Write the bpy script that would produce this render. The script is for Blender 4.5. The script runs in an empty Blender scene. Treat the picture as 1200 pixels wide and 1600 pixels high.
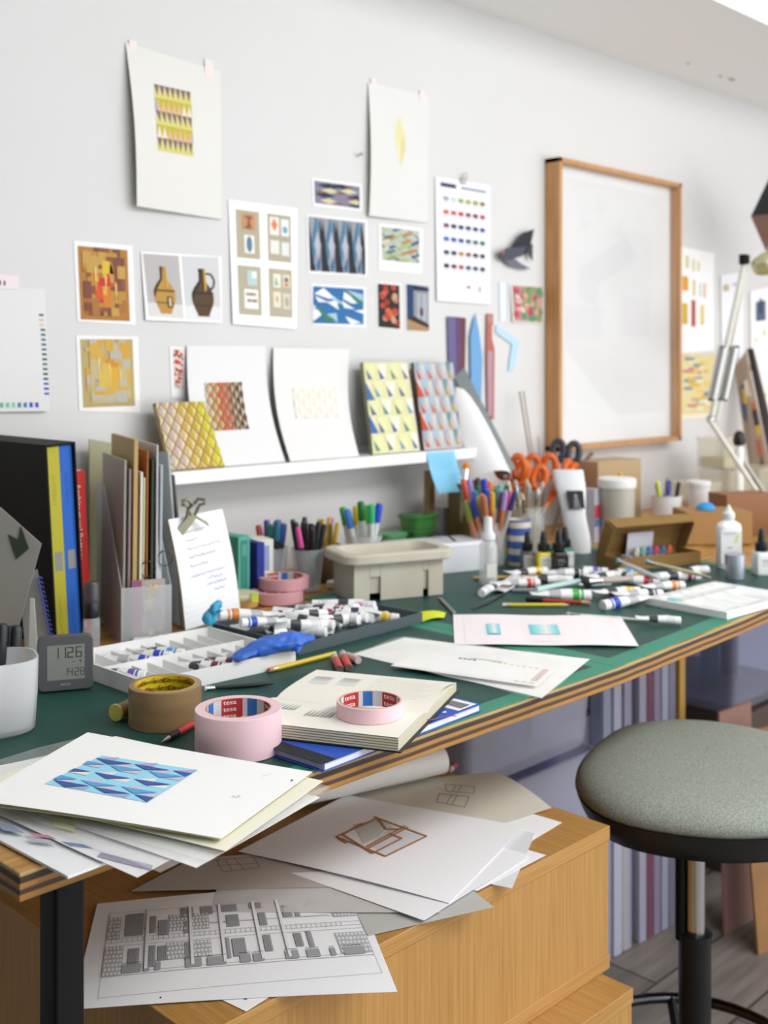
import bpy, bmesh, math, random
from mathutils import Vector as V, Matrix as M4, noise
R = random.Random(7)
PI = math.pi
C = bpy.context.scene.collection
# ---------------------------------------------------------------- camera
FPX = 1770.0
AZ = math.atan2(1750, 1770)
cA, sA = math.cos(AZ), math.sin(AZ)
CZ, HV = 1.365, 570.0
WY = 1.97            # back wall
DZ = 0.900           # bare worktop
MZ = 0.903           # top of the cutting mats
def ray(u, v):
    r = (u - 600) / FPX
    return V((sA * r + cA, -cA * r + sA, (HV - v) / FPX))
def at(u, v, z=MZ):              # measured spot on a horizontal surface
    d = ray(u, v); t = (z - CZ) / d.z
    return V((d.x * t, d.y * t, z))
def wp(u, v, y=WY):              # measured spot on the wall (or a plane parallel to it)
    d = ray(u, v); t = y / d.y
    return V((d.x * t, y, CZ + d.z * t))
def dp(u, v, f):                 # measured spot at a distance
    d = ray(u, v) * f
    return V((d.x, d.y, CZ + d.z))
cd = bpy.data.cameras.new('camera'); cam = bpy.data.objects.new('camera', cd); C.objects.link(cam)
cam.location = (0, 0, CZ); cam.rotation_euler = (PI/2, 0, AZ - PI/2)
cd.sensor_fit = 'VERTICAL'; cd.sensor_height = 36; cd.lens = 36 * FPX / 1600
cd.shift_y = -(800 - HV) / 1600
cd.clip_start = 0.05
cd.dof.use_dof = True; cd.dof.focus_distance = 1.27; cd.dof.aperture_fstop = 5.6
bpy.context.scene.camera = cam

# ---------------------------------------------------------------- colour and materials
def lin(c):
    if isinstance(c, str):
        c = tuple(int(c[i:i+2], 16) for i in (0, 2, 4))
    return tuple(((x/255)/12.92 if x/255 <= .04045 else ((x/255+.055)/1.055)**2.4) for x in c)
MATS = {}
def mat(name, col='ffffff', rough=.5, metal=0., trans=0., spec=.5, sub=0., sheen=0.):
    if name in MATS: return MATS[name]
    m = bpy.data.materials.new(name); m.use_nodes = True
    b = m.node_tree.nodes['Principled BSDF']
    b.inputs['Base Color'].default_value = (*lin(col), 1)
    b.inputs['Roughness'].default_value = rough
    b.inputs['Metallic'].default_value = metal
    b.inputs['Specular IOR Level'].default_value = spec
    b.inputs['Transmission Weight'].default_value = trans
    b.inputs['Sheen Weight'].default_value = sheen
    MATS[name] = m
    return m
def nt(m): return m.node_tree.nodes, m.node_tree.links, m.node_tree.nodes['Principled BSDF']
def noisy(name, c1, c2, scale=(1, 1, 1), nscale=5, rough=.5, bump=0., detail=4, lo=.35, hi=.65, spec=.5, bscale=None, metal=0):
    if name in MATS: return MATS[name]
    m = mat(name, c1, rough, spec=spec, metal=metal); n, l, b = nt(m)
    tc = n.new('ShaderNodeTexCoord'); mp = n.new('ShaderNodeMapping'); mp.inputs['Scale'].default_value = scale
    no = n.new('ShaderNodeTexNoise'); no.inputs['Scale'].default_value = nscale; no.inputs['Detail'].default_value = detail
    cr = n.new('ShaderNodeValToRGB')
    cr.color_ramp.elements[0].position = lo; cr.color_ramp.elements[1].position = hi
    cr.color_ramp.elements[0].color = (*lin(c1), 1); cr.color_ramp.elements[1].color = (*lin(c2), 1)
    l.new(tc.outputs['Object'], mp.inputs[0]); l.new(mp.outputs[0], no.inputs['Vector'])
    l.new(no.outputs['Fac'], cr.inputs[0]); l.new(cr.outputs[0], b.inputs['Base Color'])
    if bump:
        bp = n.new('ShaderNodeBump'); bp.inputs['Strength'].default_value = bump; bp.inputs['Distance'].default_value = .002
        if bscale:
            n2 = n.new('ShaderNodeTexNoise'); n2.inputs['Scale'].default_value = bscale
            l.new(tc.outputs['Object'], n2.inputs['Vector']); l.new(n2.outputs['Fac'], bp.inputs['Height'])
        else: l.new(no.outputs['Fac'], bp.inputs['Height'])
        l.new(bp.outputs[0], b.inputs['Normal'])
    return m
def clear(name, col='ffffff', alpha=.3, rough=.15, spec=.5, tint='ffffff'):
    if name in MATS: return MATS[name]
    m = mat(name, col, rough, spec=spec); n, l, b = nt(m)
    mx = n.new('ShaderNodeMixShader'); tr = n.new('ShaderNodeBsdfTransparent')
    tr.inputs[0].default_value = (*lin(tint), 1); mx.inputs[0].default_value = alpha
    out = n['Material Output']
    l.new(tr.outputs[0], mx.inputs[1]); l.new(b.outputs[0], mx.inputs[2]); l.new(mx.outputs[0], out.inputs[0])
    return m
def attrmat(name, rough=.6, spec=.3, alpha=None):
    m = mat(name, 'ffffff', rough, spec=spec) if alpha is None else clear(name, 'ffffff', alpha, rough, spec)
    n, l, b = nt(m)
    a = n.new('ShaderNodeVertexColor'); a.layer_name = 'Col'
    l.new(a.outputs[0], b.inputs['Base Color'])
    return m
PRINT = attrmat('printed_paper', .6, .25)
GLOSSP = attrmat('printed_gloss', .25, .5)
PLAS = attrmat('printed_plastic', .38, .5)

# ---------------------------------------------------------------- mesh helpers
def tag(o, label=None, cat=None, group=None, kind=None):
    if label: o['label'] = label
    if cat: o['category'] = cat
    if group: o['group'] = group
    if kind: o['kind'] = kind
    return o
def BM():
    return bmesh.new()
def obj(name, bm, m, parent=None, smooth=None, bevel=0, origin=None):
    """link one mesh object; origin: move the object's origin there keeping world geometry"""
    bmesh.ops.recalc_face_normals(bm, faces=bm.faces) if not bm.loops.layers.float_color.get('Col') else None
    me = bpy.data.meshes.new(name)
    if origin is not None:
        bmesh.ops.translate(bm, verts=bm.verts, vec=-V(origin))
    bm.to_mesh(me); bm.free()
    for x in (m if isinstance(m, (list, tuple)) else [m]): me.materials.append(x)
    o = bpy.data.objects.new(name, me); C.objects.link(o)
    if origin is not None: o.location = origin
    if parent: o.parent = parent
    if smooth is not None:
        for p in me.polygons: p.use_smooth = True
        try: me.set_sharp_from_angle(angle=math.radians(smooth))
        except Exception: pass
    if bevel:
        b = o.modifiers.new('bevel', 'BEVEL'); b.width = bevel; b.segments = 2; b.limit_method = 'ANGLE'
    return o
def thing(name, label, cat, loc=(0, 0, 0), rotz=0, group=None, rot=None):
    o = bpy.data.objects.new(name, None); C.objects.link(o)
    o.empty_display_size = .02
    o.location = loc; o.rotation_euler = rot if rot else (0, 0, rotz)
    return tag(o, label, cat, group)
def dup(root, loc, rot=None, label=None, group=None):
    r = root.copy(); C.objects.link(r); r.location = loc
    if rot is not None: r.rotation_euler = rot
    if label: r['label'] = label
    if group: r['group'] = group
    for ch in list(root.children):
        c = ch.copy(); C.objects.link(c); c.parent = r
        for g in ch.children:
            d = g.copy(); C.objects.link(d); d.parent = c
    return r
def box(bm, c, s, rz=0, M=None):
    m = M4.Translation(V(c)) @ M4.Rotation(rz, 4, 'Z') @ M4.Diagonal((s[0], s[1], s[2], 1))
    if M is not None: m = M @ m
    r = bmesh.ops.create_cube(bm, size=1, matrix=m)
    return r['verts']
def ring(bm, pts): return [bm.verts.new(p) for p in pts]
def loft(bm, rings, closed=True, cap=True, mi=0):
    rs = [ring(bm, r) for r in rings]
    n = len(rs[0])
    for a, b in zip(rs, rs[1:]):
        for i in range(n if closed else n - 1):
            f = bm.faces.new((a[i], a[(i+1) % n], b[(i+1) % n], b[i])); f.material_index = mi
    if cap and closed:
        bm.faces.new(rs[0][::-1]).material_index = mi; bm.faces.new(rs[-1]).material_index = mi
    return rs
def lathe(bm, prof, n=32, c=(0, 0, 0), M=None, cap=True, a0=0.):
    rings = []
    for r, z in prof:
        pts = [V((c[0] + r*math.cos(2*PI*i/n+a0), c[1] + r*math.sin(2*PI*i/n+a0), c[2] + z)) for i in range(n)]
        if M is not None: pts = [M @ p for p in pts]
        rings.append(pts)
    return loft(bm, rings, True, cap)
def tube(bm, pts, r, n=10, flat=None):
    """tube along points; r a number or list"""
    pts = [V(p) for p in pts]; rings = []
    up = V((0, 0, 1))
    for i, p in enumerate(pts):
        t = (pts[min(i+1, len(pts)-1)] - pts[max(i-1, 0)]).normalized()
        a = t.cross(up)
        if a.length < .05: a = t.cross(V((1, 0, 0)))
        a.normalize(); b = t.cross(a)
        rr = r[i] if isinstance(r, (list, tuple)) else r
        fl = flat or 1
        rings.append([p + a*rr*math.cos(2*PI*k/n) + b*rr*fl*math.sin(2*PI*k/n) for k in range(n)])
    return loft(bm, rings)
def prism(bm, poly, z0, z1, M=None):
    a = [V((p[0], p[1], z0)) for p in poly]; b = [V((p[0], p[1], z1)) for p in poly]
    if M is not None: a = [M @ p for p in a]; b = [M @ p for p in b]
    loft(bm, [a, b])
def rrect(w, h, r, n=5):
    out = []
    for cx, cy, a in ((w/2-r, h/2-r, 0), (-w/2+r, h/2-r, PI/2), (-w/2+r, -h/2+r, PI), (w/2-r, -h/2+r, 1.5*PI)):
        for i in range(n+1):
            t = a + PI/2*i/n; out.append((cx + r*math.cos(t), cy + r*math.sin(t)))
    return out
def frame_to(p0, p1, roll=0):
    """matrix with local +z along p0->p1, origin p0"""
    d = (V(p1)-V(p0)).normalized()
    return M4.Translation(V(p0)) @ d.to_track_quat('Z', 'Y').to_matrix().to_4x4() @ M4.Rotation(roll, 4, 'Z')
def euler_to(p0, p1, roll=0): return frame_to(p0, p1, roll).to_euler()

# ---------------------------------------------------------------- drawn marks: coloured polygons on a surface S(u,v), u,v in 0..1, v downwards
_txt = {}
def txt_mesh(s):
    if s not in _txt:
        cu = bpy.data.curves.new('t', 'FONT'); cu.body = s; cu.size = 1; cu.resolution_u = 2
        ob = bpy.data.objects.new('t', cu); C.objects.link(ob)
        dg = bpy.context.evaluated_depsgraph_get(); dg.update()
        me = bpy.data.meshes.new_from_object(ob.evaluated_get(dg))
        vs = [v.co.copy() for v in me.vertices]; fs = [tuple(p.vertices) for p in me.polygons]
        bpy.data.objects.remove(ob); bpy.data.curves.remove(cu); bpy.data.meshes.remove(me)
        w = max([v.x for v in vs] or [1])
        _txt[s] = (vs, fs, w)
    return _txt[s]
class Art:
    def __init__(s, asp=1.): s.a = asp; s.p = []; s.L = 1      # asp = height / width
    def poly(s, pts, c, L=None): s.p.append(([tuple(p) for p in pts], lin(c), L or s.L)); return s
    def rect(s, u0, v0, u1, v1, c, L=None, nx=1, ny=1):
        for i in range(nx):
            for j in range(ny):
                a, b = u0+(u1-u0)*i/nx, u0+(u1-u0)*(i+1)/nx; d, e = v0+(v1-v0)*j/ny, v0+(v1-v0)*(j+1)/ny
                s.poly([(a, d), (b, d), (b, e), (a, e)], c, L)
        return s
    def line(s, p, q, w, c, L=None, seg=1):
        dx, dy = q[0]-p[0], (q[1]-p[1])*s.a; l = math.hypot(dx, dy) or 1
        nx, ny = -dy/l*w/2, dx/l*w/2/s.a
        for i in range(seg):
            A = (p[0]+(q[0]-p[0])*i/seg, p[1]+(q[1]-p[1])*i/seg); B = (p[0]+(q[0]-p[0])*(i+1)/seg, p[1]+(q[1]-p[1])*(i+1)/seg)
            s.poly([(A[0]+nx, A[1]+ny), (B[0]+nx, B[1]+ny), (B[0]-nx, B[1]-ny), (A[0]-nx, A[1]-ny)], c, L)
        return s
    def path(s, pts, w, c, L=None):
        for a, b in zip(pts, pts[1:]): s.line(a, b, w, c, L)
        return s
    def oval(s, cu, cv, ru, rv, c, L=None, n=14):
        return s.poly([(cu+ru*math.cos(2*PI*i/n), cv+rv*math.sin(2*PI*i/n)) for i in range(n)], c, L)
    def text(s, t, u, v, h, c, L=None, rot=0, sx=1.):
        """baseline start (u,v); h = letter size in v units of width-normalised space"""
        vs, fs, w = txt_mesh(t); ca, sa = math.cos(rot), math.sin(rot); hh = h*s.a
        pp = []
        for q in vs:
            x, y = q.x*hh*sx, -q.y*hh
            pp.append((u + x*ca - y*sa, v + (x*sa + y*ca)/s.a))
        for f in fs: s.poly([pp[i] for i in f], c, L)
        return s
    def scrawl(s, u, v, ln, h, c, w=.004, L=None, rnd=R, rot=0.):
        """handwriting-like stroke"""
        pts = []; n = min(60, max(4, int(ln/(h*s.a)*1.7)))
        for i in range(n+1):
            x = u + ln*i/n + rnd.uniform(-.2, .2)*ln/n
            y = v - h*(.15 + .6*(i % 2) + rnd.uniform(-.1, .4)*(rnd.random() < .4)) + (x-u)*rot
            pts.append((x, y))
        return s.path(pts, w, c, L)
    def emit(s, bm, S, lift=.00025):
        col = bm.loops.layers.float_color.get('Col') or bm.loops.layers.float_color.new('Col')
        e = 1e-3
        def P(u, v, L):
            p = S(u, v)
            n = (S(u+e, v)-S(u-e, v)).cross(S(u, v-e)-S(u, v+e))
            return p + n.normalized()*lift*L
        for ix, (pts, c, L) in enumerate(s.p):
            L = L + (ix % 45)*.02
            try: f = bm.faces.new([bm.verts.new(P(u, v, L)) for u, v in pts])
            except ValueError: continue
            # orient with the surface
            f.normal_update()
            u, v = pts[0]; n = (S(u+e, v)-S(u-e, v)).cross(S(u, v-e)-S(u, v+e))
            if f.normal.dot(n) < 0: f.normal_flip()
            for lp in f.loops: lp[col] = (*c, 1)
def quadS(tl, tr, br, bl, bend=None):
    tl, tr, br, bl = V(tl), V(tr), V(br), V(bl)
    n = (tr-tl).cross(tl-bl).normalized()
    def S(u, v):
        p = (tl*(1-u)+tr*u)*(1-v) + (bl*(1-u)+br*u)*v
        return p + n*bend(u, v) if bend else p
    return S
def sheet_bm(S, col='f4f4f2', th=.0004, nx=10, ny=10, back=None, bm=None):
    """a sheet of paper with thickness; front towards dS/du x -dS/dv"""
    bm = bm or BM(); lay = bm.loops.layers.float_color.get('Col') or bm.loops.layers.float_color.new('Col')
    e = 1e-3; F = []; B = []
    for j in range(ny+1):
        fr, br_ = [], []
        for i in range(nx+1):
            u, v = i/nx, j/ny; p = S(u, v)
            n = (S(u+e, v)-S(u-e, v)).cross(S(u, v-e)-S(u, v+e)).normalized()
            fr.append(bm.verts.new(p)); br_.append(bm.verts.new(p - n*th))
        F.append(fr); B.append(br_)
    c1 = (*lin(col), 1); c2 = (*lin(back or col), 1)
    def face(vs, c, sm=True):
        if not sm: vs = [bm.verts.new(v.co) for v in vs]
        f = bm.faces.new(vs); f.smooth = sm
        for lp in f.loops: lp[lay] = c
    for j in range(ny):
        for i in range(nx):
            face((F[j][i], F[j+1][i], F[j+1][i+1], F[j][i+1]), c1)
            face((B[j][i], B[j][i+1], B[j+1][i+1], B[j+1][i]), c2)
    for i in range(nx):
        face((F[0][i], F[0][i+1], B[0][i+1], B[0][i]), c2, False); face((F[ny][i+1], F[ny][i], B[ny][i], B[ny][i+1]), c2, False)
    for j in range(ny):
        face((F[j+1][0], F[j][0], B[j][0], B[j+1][0]), c2, False); face((F[j][nx], F[j+1][nx], B[j+1][nx], B[j][nx]), c2, False)
    return bm
def sheet(name, label, cat, S, col='f4f4f2', art=None, m=None, th=.0004, nx=10, ny=10, parent=None, group=None, back=None, lift=.0003):
    bm = sheet_bm(S, col, th, nx, ny, back)
    if art: art.emit(bm, S, lift)
    o = obj(name, bm, m or PRINT, parent, origin=(S(.5, .5) if not parent else None))
    if label: tag(o, label, cat, group)
    return o
def colbox(bm, c, s, col, rz=0, M=None):
    lay = bm.loops.layers.float_color.get('Col') or bm.loops.layers.float_color.new('Col')
    vs = box(bm, c, s, rz, M); fs = set(f for v in vs for f in v.link_faces)
    for f in fs:
        for lp in f.loops: lp[lay] = (*lin(col), 1)
def paint(bm, fn):
    lay = bm.loops.layers.float_color.get('Col') or bm.loops.layers.float_color.new('Col')
    bmesh.ops.recalc_face_normals(bm, faces=bm.faces)
    for f in bm.faces:
        c = (*lin(fn(f.calc_center_median(), f)), 1)
        for lp in f.loops: lp[lay] = c
# ================================================================ materials
WALL = noisy('white_wall_paint', 'd9d9d9', 'd7d7d6', nscale=3, rough=.75, bump=.05, bscale=60, spec=.2)
CEIL = mat('white_ceiling_paint', 'fafafa', .8, spec=.2)
WHITEP = mat('white_plastic', 'f0f0ee', .4)
def oak(name, sc):
    m = noisy(name, 'a97c40', 'ba8d50', scale=sc, nscale=14, rough=.45, detail=8, lo=.35, hi=.62, bump=.05)
    return m
OAKV = oak('oak_grain_vertical', (26, 26, .45)); OAKX = oak('oak_grain_lengthwise', (.6, 26, 26)); OAKY = oak('oak_grain_across', (26, .6, 26))
PLY = noisy('plywood_face', '94662f', 'cf9f58', scale=(1, 8, 8), nscale=10, rough=.5, detail=6)
def plyedge():
    m = mat('plywood_edge', 'c08a48', .6); n, l, b = nt(m)
    tc = n.new('ShaderNodeTexCoord'); sp = n.new('ShaderNodeSeparateXYZ'); l.new(tc.outputs['Object'], sp.inputs[0])
    no = n.new('ShaderNodeTexNoise'); no.inputs['Scale'].default_value = 9; l.new(tc.outputs['Object'], no.inputs['Vector'])
    md = n.new('ShaderNodeMath'); md.operation = 'MULTIPLY_ADD'; md.inputs[1].default_value = .0035; l.new(no.outputs['Fac'], md.inputs[0]); l.new(sp.outputs[2], md.inputs[2])
    mr = n.new('ShaderNodeMapRange'); mr.inputs['From Min'].default_value = .8725; mr.inputs['From Max'].default_value = .9025; l.new(md.outputs[0], mr.inputs[0])
    cr = n.new('ShaderNodeValToRGB'); e = cr.color_ramp; e.interpolation = 'EASE'
    cols = [(0, 'a47434'), (.26, 'b88640'), (.33, '4c3420'), (.43, '5a4029'), (.5, 'b88442'), (.60, 'ba8644'), (.67, '3c2a1c'), (.83, '4a3522'), (.88, 'c4a672'), (1, 'c4a672')]
    e.elements[0].position = 0; e.elements[0].color = (*lin(cols[0][1]), 1); e.elements[1].position = 1; e.elements[1].color = (*lin(cols[-1][1]), 1)
    for p, c in cols[1:-1]:
        q = e.elements.new(p); q.color = (*lin(c), 1)
    n2 = n.new('ShaderNodeTexNoise'); n2.inputs['Scale'].default_value = 60; n2.inputs['Detail'].default_value = 6
    mp = n.new('ShaderNodeMapping'); mp.inputs['Scale'].default_value = (.4, .4, 6); l.new(tc.outputs['Object'], mp.inputs[0]); l.new(mp.outputs[0], n2.inputs['Vector'])
    mx = n.new('ShaderNodeMix'); mx.data_type = 'RGBA'; mx.blend_type = 'MULTIPLY'; mx.inputs[0].default_value = .4
    l.new(cr.outputs[0], mx.inputs[6]); l.new(n2.outputs['Fac'], mx.inputs[7]); l.new(mr.outputs[0], cr.inputs[0])
    g = n.new('ShaderNodeBrightContrast'); g.inputs['Bright'].default_value = 0.0; l.new(mx.outputs[2], g.inputs[0]); l.new(g.outputs[0], b.inputs['Base Color'])
    return m
PLYE = plyedge()
def floor_mat():
    m = mat('grey_plank_floor', '6f6a64', .5); n, l, b = nt(m)
    tc = n.new('ShaderNodeTexCoord'); br = n.new('ShaderNodeTexBrick')
    mp0 = n.new('ShaderNodeMapping'); mp0.inputs['Rotation'].default_value = (0, 0, math.radians(0)); l.new(tc.outputs['Object'], mp0.inputs[0]); l.new(mp0.outputs[0], br.inputs['Vector'])
    br.inputs['Color1'].default_value = (*lin('8a837b'), 1); br.inputs['Color2'].default_value = (*lin('777069'), 1); br.inputs['Mortar'].default_value = (*lin('4a4642'), 1)
    br.inputs['Scale'].default_value = 1; br.inputs['Mortar Size'].default_value = .004; br.inputs['Brick Width'].default_value = 1.1; br.inputs['Row Height'].default_value = .19
    mp = n.new('ShaderNodeMapping'); mp.inputs['Scale'].default_value = (1.2, 14, 1); l.new(tc.outputs['Object'], mp.inputs[0])
    no = n.new('ShaderNodeTexNoise'); no.inputs['Scale'].default_value = 3; no.inputs['Detail'].default_value = 6; l.new(mp.outputs[0], no.inputs['Vector'])
    cr = n.new('ShaderNodeValToRGB'); cr.color_ramp.elements[0].position = .35; cr.color_ramp.elements[1].position = .65
    cr.color_ramp.elements[0].color = (.55, .55, .55, 1); cr.color_ramp.elements[1].color = (1, 1, 1, 1); l.new(no.outputs['Fac'], cr.inputs[0])
    mx = n.new('ShaderNodeMix'); mx.data_type = 'RGBA'; mx.blend_type = 'MULTIPLY'; mx.inputs[0].default_value = .8
    l.new(br.outputs['Color'], mx.inputs[6]); l.new(cr.outputs[0], mx.inputs[7]); l.new(mx.outputs[2], b.inputs['Base Color'])
    return m
FLOOR = floor_mat()
BLACKP = mat('black_plastic', '17181a', .4); BLACKM = mat('black_steel', '0a0b0e', .55, spec=.25)
CHROME = mat('chrome', 'd8d8d8', .12, metal=1); STEEL = mat('brushed_steel', 'b8b8b6', .35, metal=1); OLDSTEEL = mat('tarnished_steel', '8f8c78', .3, metal=1)
FABRIC = noisy('grey_wool_fabric', '7d8279', 'aab0a5', nscale=420, rough=.95, bump=.35, detail=2, lo=.3, hi=.7, spec=.1)
KRAFT = noisy('kraft_card', '967748', '8c6e42', scale=(1, 1, 6), nscale=20, rough=.8, spec=.15)
FROST = clear('frosted_plastic', 'eef0f2', .5, .3)
CLEARP = clear('clear_plastic', 'f2f5f8', .25, .08, spec=.8)
SLEEVE = clear('thin_clear_film', 'ffffff', .12, .12, spec=1.)
GLASS = clear('clear_glass', 'dfe6e4', .22, .03, spec=1.)
LILAC = clear('lilac_tinted_plastic', 'e2e3ee', .36, .3, tint='e9eaf6')
PINKT = mat('pink_masking_tape', 'ecc3ca', .6); TRACE = attrmat('tracing_paper', .55, .3, alpha=.86)

# ================================================================ room
def struct(name, bm, m, origin=None): return tag(obj(name, bm, m, origin=origin), kind='structure')
b = BM(); box(b, (2.6, WY+.05, 1.35), (9.4, .1, 2.7)); struct('wall_back', b, WALL, (2.6, WY+.05, 1.35))
b = BM(); box(b, (2.6, .2, -.025), (9.4, 3.64, .05)); struct('floor', b, FLOOR, (0, 0, 0))
b = BM(); box(b, (2.6, 1.72, 2.51), (9.4, .5, .38)); struct('trim_1', b, CEIL, (2.6, 1.72, 2.51))           # boxed soffit over the worktop
b = BM(); box(b, (2.6, .2, 2.74), (9.4, 3.64, .08)); struct('ceiling', b, mat('bright_ceiling', 'f2f2f2', .8), (2.6, .2, 2.74))
b = BM(); box(b, (7.35, .95, 1.35), (.1, 2.14, 2.7)); struct('wall_right', b, WALL, (7.35, .95, 1.35))
for u, v, w, h in ((1075, 99, .02, .01), (1126, 119, .022, .012), (1143, 124, .045, .014)):
    p = at(u, v, 2.3195); bb = BM(); bmesh.ops.create_circle(bb, cap_ends=True, radius=1, segments=9, matrix=M4.Translation(p) @ M4.Diagonal((w/2, h/2, 1, 1)))
    r = bmesh.ops.extrude_face_region(bb, geom=bb.faces[:]); bmesh.ops.translate(bb, verts=[x for x in r['geom'] if isinstance(x, bmesh.types.BMVert)], vec=(0, 0, -.0006))
    tag(obj('ceiling_chip', bb, mat('chipped_plaster', 'b39468', .9), origin=p), {1075: 'small brown chip in the soffit paint, farthest left and alone', 1126: 'small brown chip in the soffit paint, just left of the long chip', 1143: 'longest brown chip in the soffit paint, farthest right'}[u], 'paint chip')

# ================================================================ worktop
top = thing('worktop', 'long plywood worktop with exposed layered edge under green cutting mats', 'desk', (2.3, 1.5, 0))
def kid(name, bm, m, par, **k):
    o = obj(name, bm, m, **k); o.parent = par; o.matrix_parent_inverse = par.matrix_basis.inverted() if False else M4.Identity()
    o.location = V(o.location) - V(par.location); return o
def wk(name, bm, m, par, **k):
    """child whose mesh was built in world coordinates of an unrotated thing"""
    bmesh.ops.translate(bm, verts=bm.verts, vec=-V(par.location)); return obj(name, bm, m, par, **k)
# polygon board; own coordinates kept in world so the ply layers line up
poly = [(.502, .965), (1.483, .965), (1.895, .988), (2.45, 1.03), (4.3, 1.17), (4.3, WY-.002), (.502, WY-.002)]
b = BM(); prism(b, poly, .873, DZ)
b.normal_update()
for f in b.faces: f.material_index = 0 if abs(f.normal.z) > .5 else 1
o = obj('tabletop', b, [PLY, PLYE], top, bevel=.0012); o.location = -V(top.location)
for x, y in ((.558, .988), (.55, 1.9), (3.6, 1.18), (3.6, 1.9)):
    b = BM(); prism(b, [(x+a, y+c) for a, c in rrect(.032, .032, .004)], 0, .873); wk('leg', b, BLACKM, top, smooth=30)
# the cutting mats (a lighter border printed round each)
def matt(name, label, pts, inset, par=None):
    cx = sum(p[0] for p in pts)/4; cy = sum(p[1] for p in pts)/4
    b = BM(); prism(b, pts, DZ+.0002, MZ-.0004)
    lay = b.loops.layers.float_color.new('Col'); bmesh.ops.recalc_face_normals(b, faces=b.faces)
    for f in b.faces:
        for lp in f.loops: lp[lay] = (*lin('37886f' if f.calc_center_median().z > DZ+.001 else 'c9ccd4'), 1)
    q = [V((p[0], p[1], 0)) for p in pts]; d = inset
    def S(u, v): return (q[3]*(1-u)+q[2]*u)*(1-v) + (q[0]*(1-u)+q[1]*u)*v + V((0, 0, MZ-.0004))
    w = (q[1]-q[0]).length; h = (q[3]-q[0]).length
    A = Art(h/w); A.rect(d/w, d/h, 1-d/w, 1-d/h, '1f4a43')
    for i in range(1, 18): A.line((i/18, d*.35/h), (i/18, d*.7/h), .0006, '5f9482', 2)
    A.emit(b, S, .00015)
    return tag(obj(name, b, attrmat('mat_rubber', .45, .25), origin=(cx, cy, DZ)), label, 'cutting mat', 'green cutting mats on the worktop')
matt('cutting_mat', 'dark green cutting mat on the left half, under the open notebook and tape rolls', [(.56, .9665), (1.4835, .9665), (1.4835, 1.63), (.56, 1.63)], .026)
matt('cutting_mat', 'green cutting mat at right with a lighter green border, under the palette and paint tubes', [(1.4845, .9672), (2.44, 1.031), (2.41, 1.75), (1.4845, 1.69)], .034)
# ================================================================ oak drawer units under the worktop
def unit(label, x0, x1, y0, y1, z0, z1, grp):
    t = thing('oak_cabinet', label, 'cabinet', ((x0+x1)/2, (y0+y1)/2, z0), group=grp)
    g = .0015; th = .021
    b = BM(); box(b, ((x0+x1)/2, (y0+y1)/2, z1-th/2), (x1-x0, y1-y0, th)); b.normal_update()
    for f in b.faces: f.material_index = 0 if abs(f.normal.z) > .5 else 1
    wk('top_panel', b, [OAKY, OAKX], t, bevel=.0008)
    b = BM(); box(b, ((x0+x1)/2, (y0+y1)/2, z0+th/2), (x1-x0, y1-y0, th)); wk('bottom_panel', b, OAKX, t, bevel=.0008)
    h0, h1 = z0+th, z1-th
    b = BM(); box(b, ((x0+x1)/2, y0+g+.009, (h0+h1)/2), (x1-x0-2*g-.002, .018, h1-h0)); wk('front_panel', b, OAKV, t)
    b = BM(); box(b, ((x0+x1)/2, y1-g-.009, (h0+h1)/2), (x1-x0-.002, .018, h1-h0)); wk('back_panel', b, OAKV, t)
    b = BM(); box(b, (x1-g-.009, (y0+y1)/2, (h0+h1)/2), (.018, y1-y0-.038, h1-h0)); wk('side_panel', b, OAKV, t)
    b = BM(); box(b, (x0+g+.009, (y0+y1)/2, (h0+h1)/2), (.018, y1-y0-.038, h1-h0)); wk('side_panel', b, OAKV, t)
    return t
g_ = 'stacked oak units under the worktop'
unit('upper oak cabinet under the worktop, covered with loose drawings', .6853, 1.4336, .9451, 1.40, .468, .680, g_)
unit('lower oak cabinet, jutting forward beneath the upper one', .6706, 1.413, .892, 1.35, 0, .4675, g_)

# ================================================================ stool
st = thing('stool', 'drafting stool with grey woven seat and black shell on a chrome gas post', 'stool', (1.687, .948, 0))
def seat_ring(z, s, sm=0):
    out = []; n = 60
    K = [(-40, .262), (5, .262), (31, .275), (56, .268), (94, .215), (120, .214), (139, .230), (161, .250), (175, .253), (198, .233), (231, .222), (275, .222), (320, .262)]
    for i in range(n):
        a = 360*i/n
        for (a0, r0), (a1, r1) in zip(K, K[1:]):
            aa = a-360 if a > 320 else a
            if a0 <= aa <= a1: u = (aa-a0)/(a1-a0); u = u*u*(3-2*u)*.5+u*.5; r_ = r0*(1-u)+r1*u; break
        t = math.radians(a); out.append(V((1.731 + r_*s*math.cos(t), .947 + r_*s*math.sin(t), z)))
    for _ in range(4): out = [(out[i-1]+out[i]*2+out[(i+1) % n])/4 for i in range(n)]
    return out
def mk(rs):
    b = BM(); loft(b, rs); return b
wk('cushion', mk([seat_ring(.661, .975), seat_ring(.669, 1.0), seat_ring(.680, .99), seat_ring(.691, .945), seat_ring(.699, .86), seat_ring(.704, .72), seat_ring(.706, .5), seat_ring(.704, .25), seat_ring(.703, .05)]), FABRIC, st, smooth=60)
wk('seat_shell', mk([seat_ring(.612, .55), seat_ring(.613, .84), seat_ring(.618, .90), seat_ring(.640, .955), seat_ring(.6608, .99)]), BLACKP, st, smooth=50)
px, py = 1.687, .948
b = BM(); lathe(b, [(.0165, .40), (.0165, .612)], 24, (px, py, 0)); wk('gas_piston', b, CHROME, st, smooth=40)
b = BM(); tube(b, [(px-.0165, py+.0168, .612), (px-.0165, py+.0168, .42)], .0085, 12); wk('black_rod', b, BLACKM, st, smooth=40)  # thin black rod touching the piston, from seat down to cover
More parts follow.
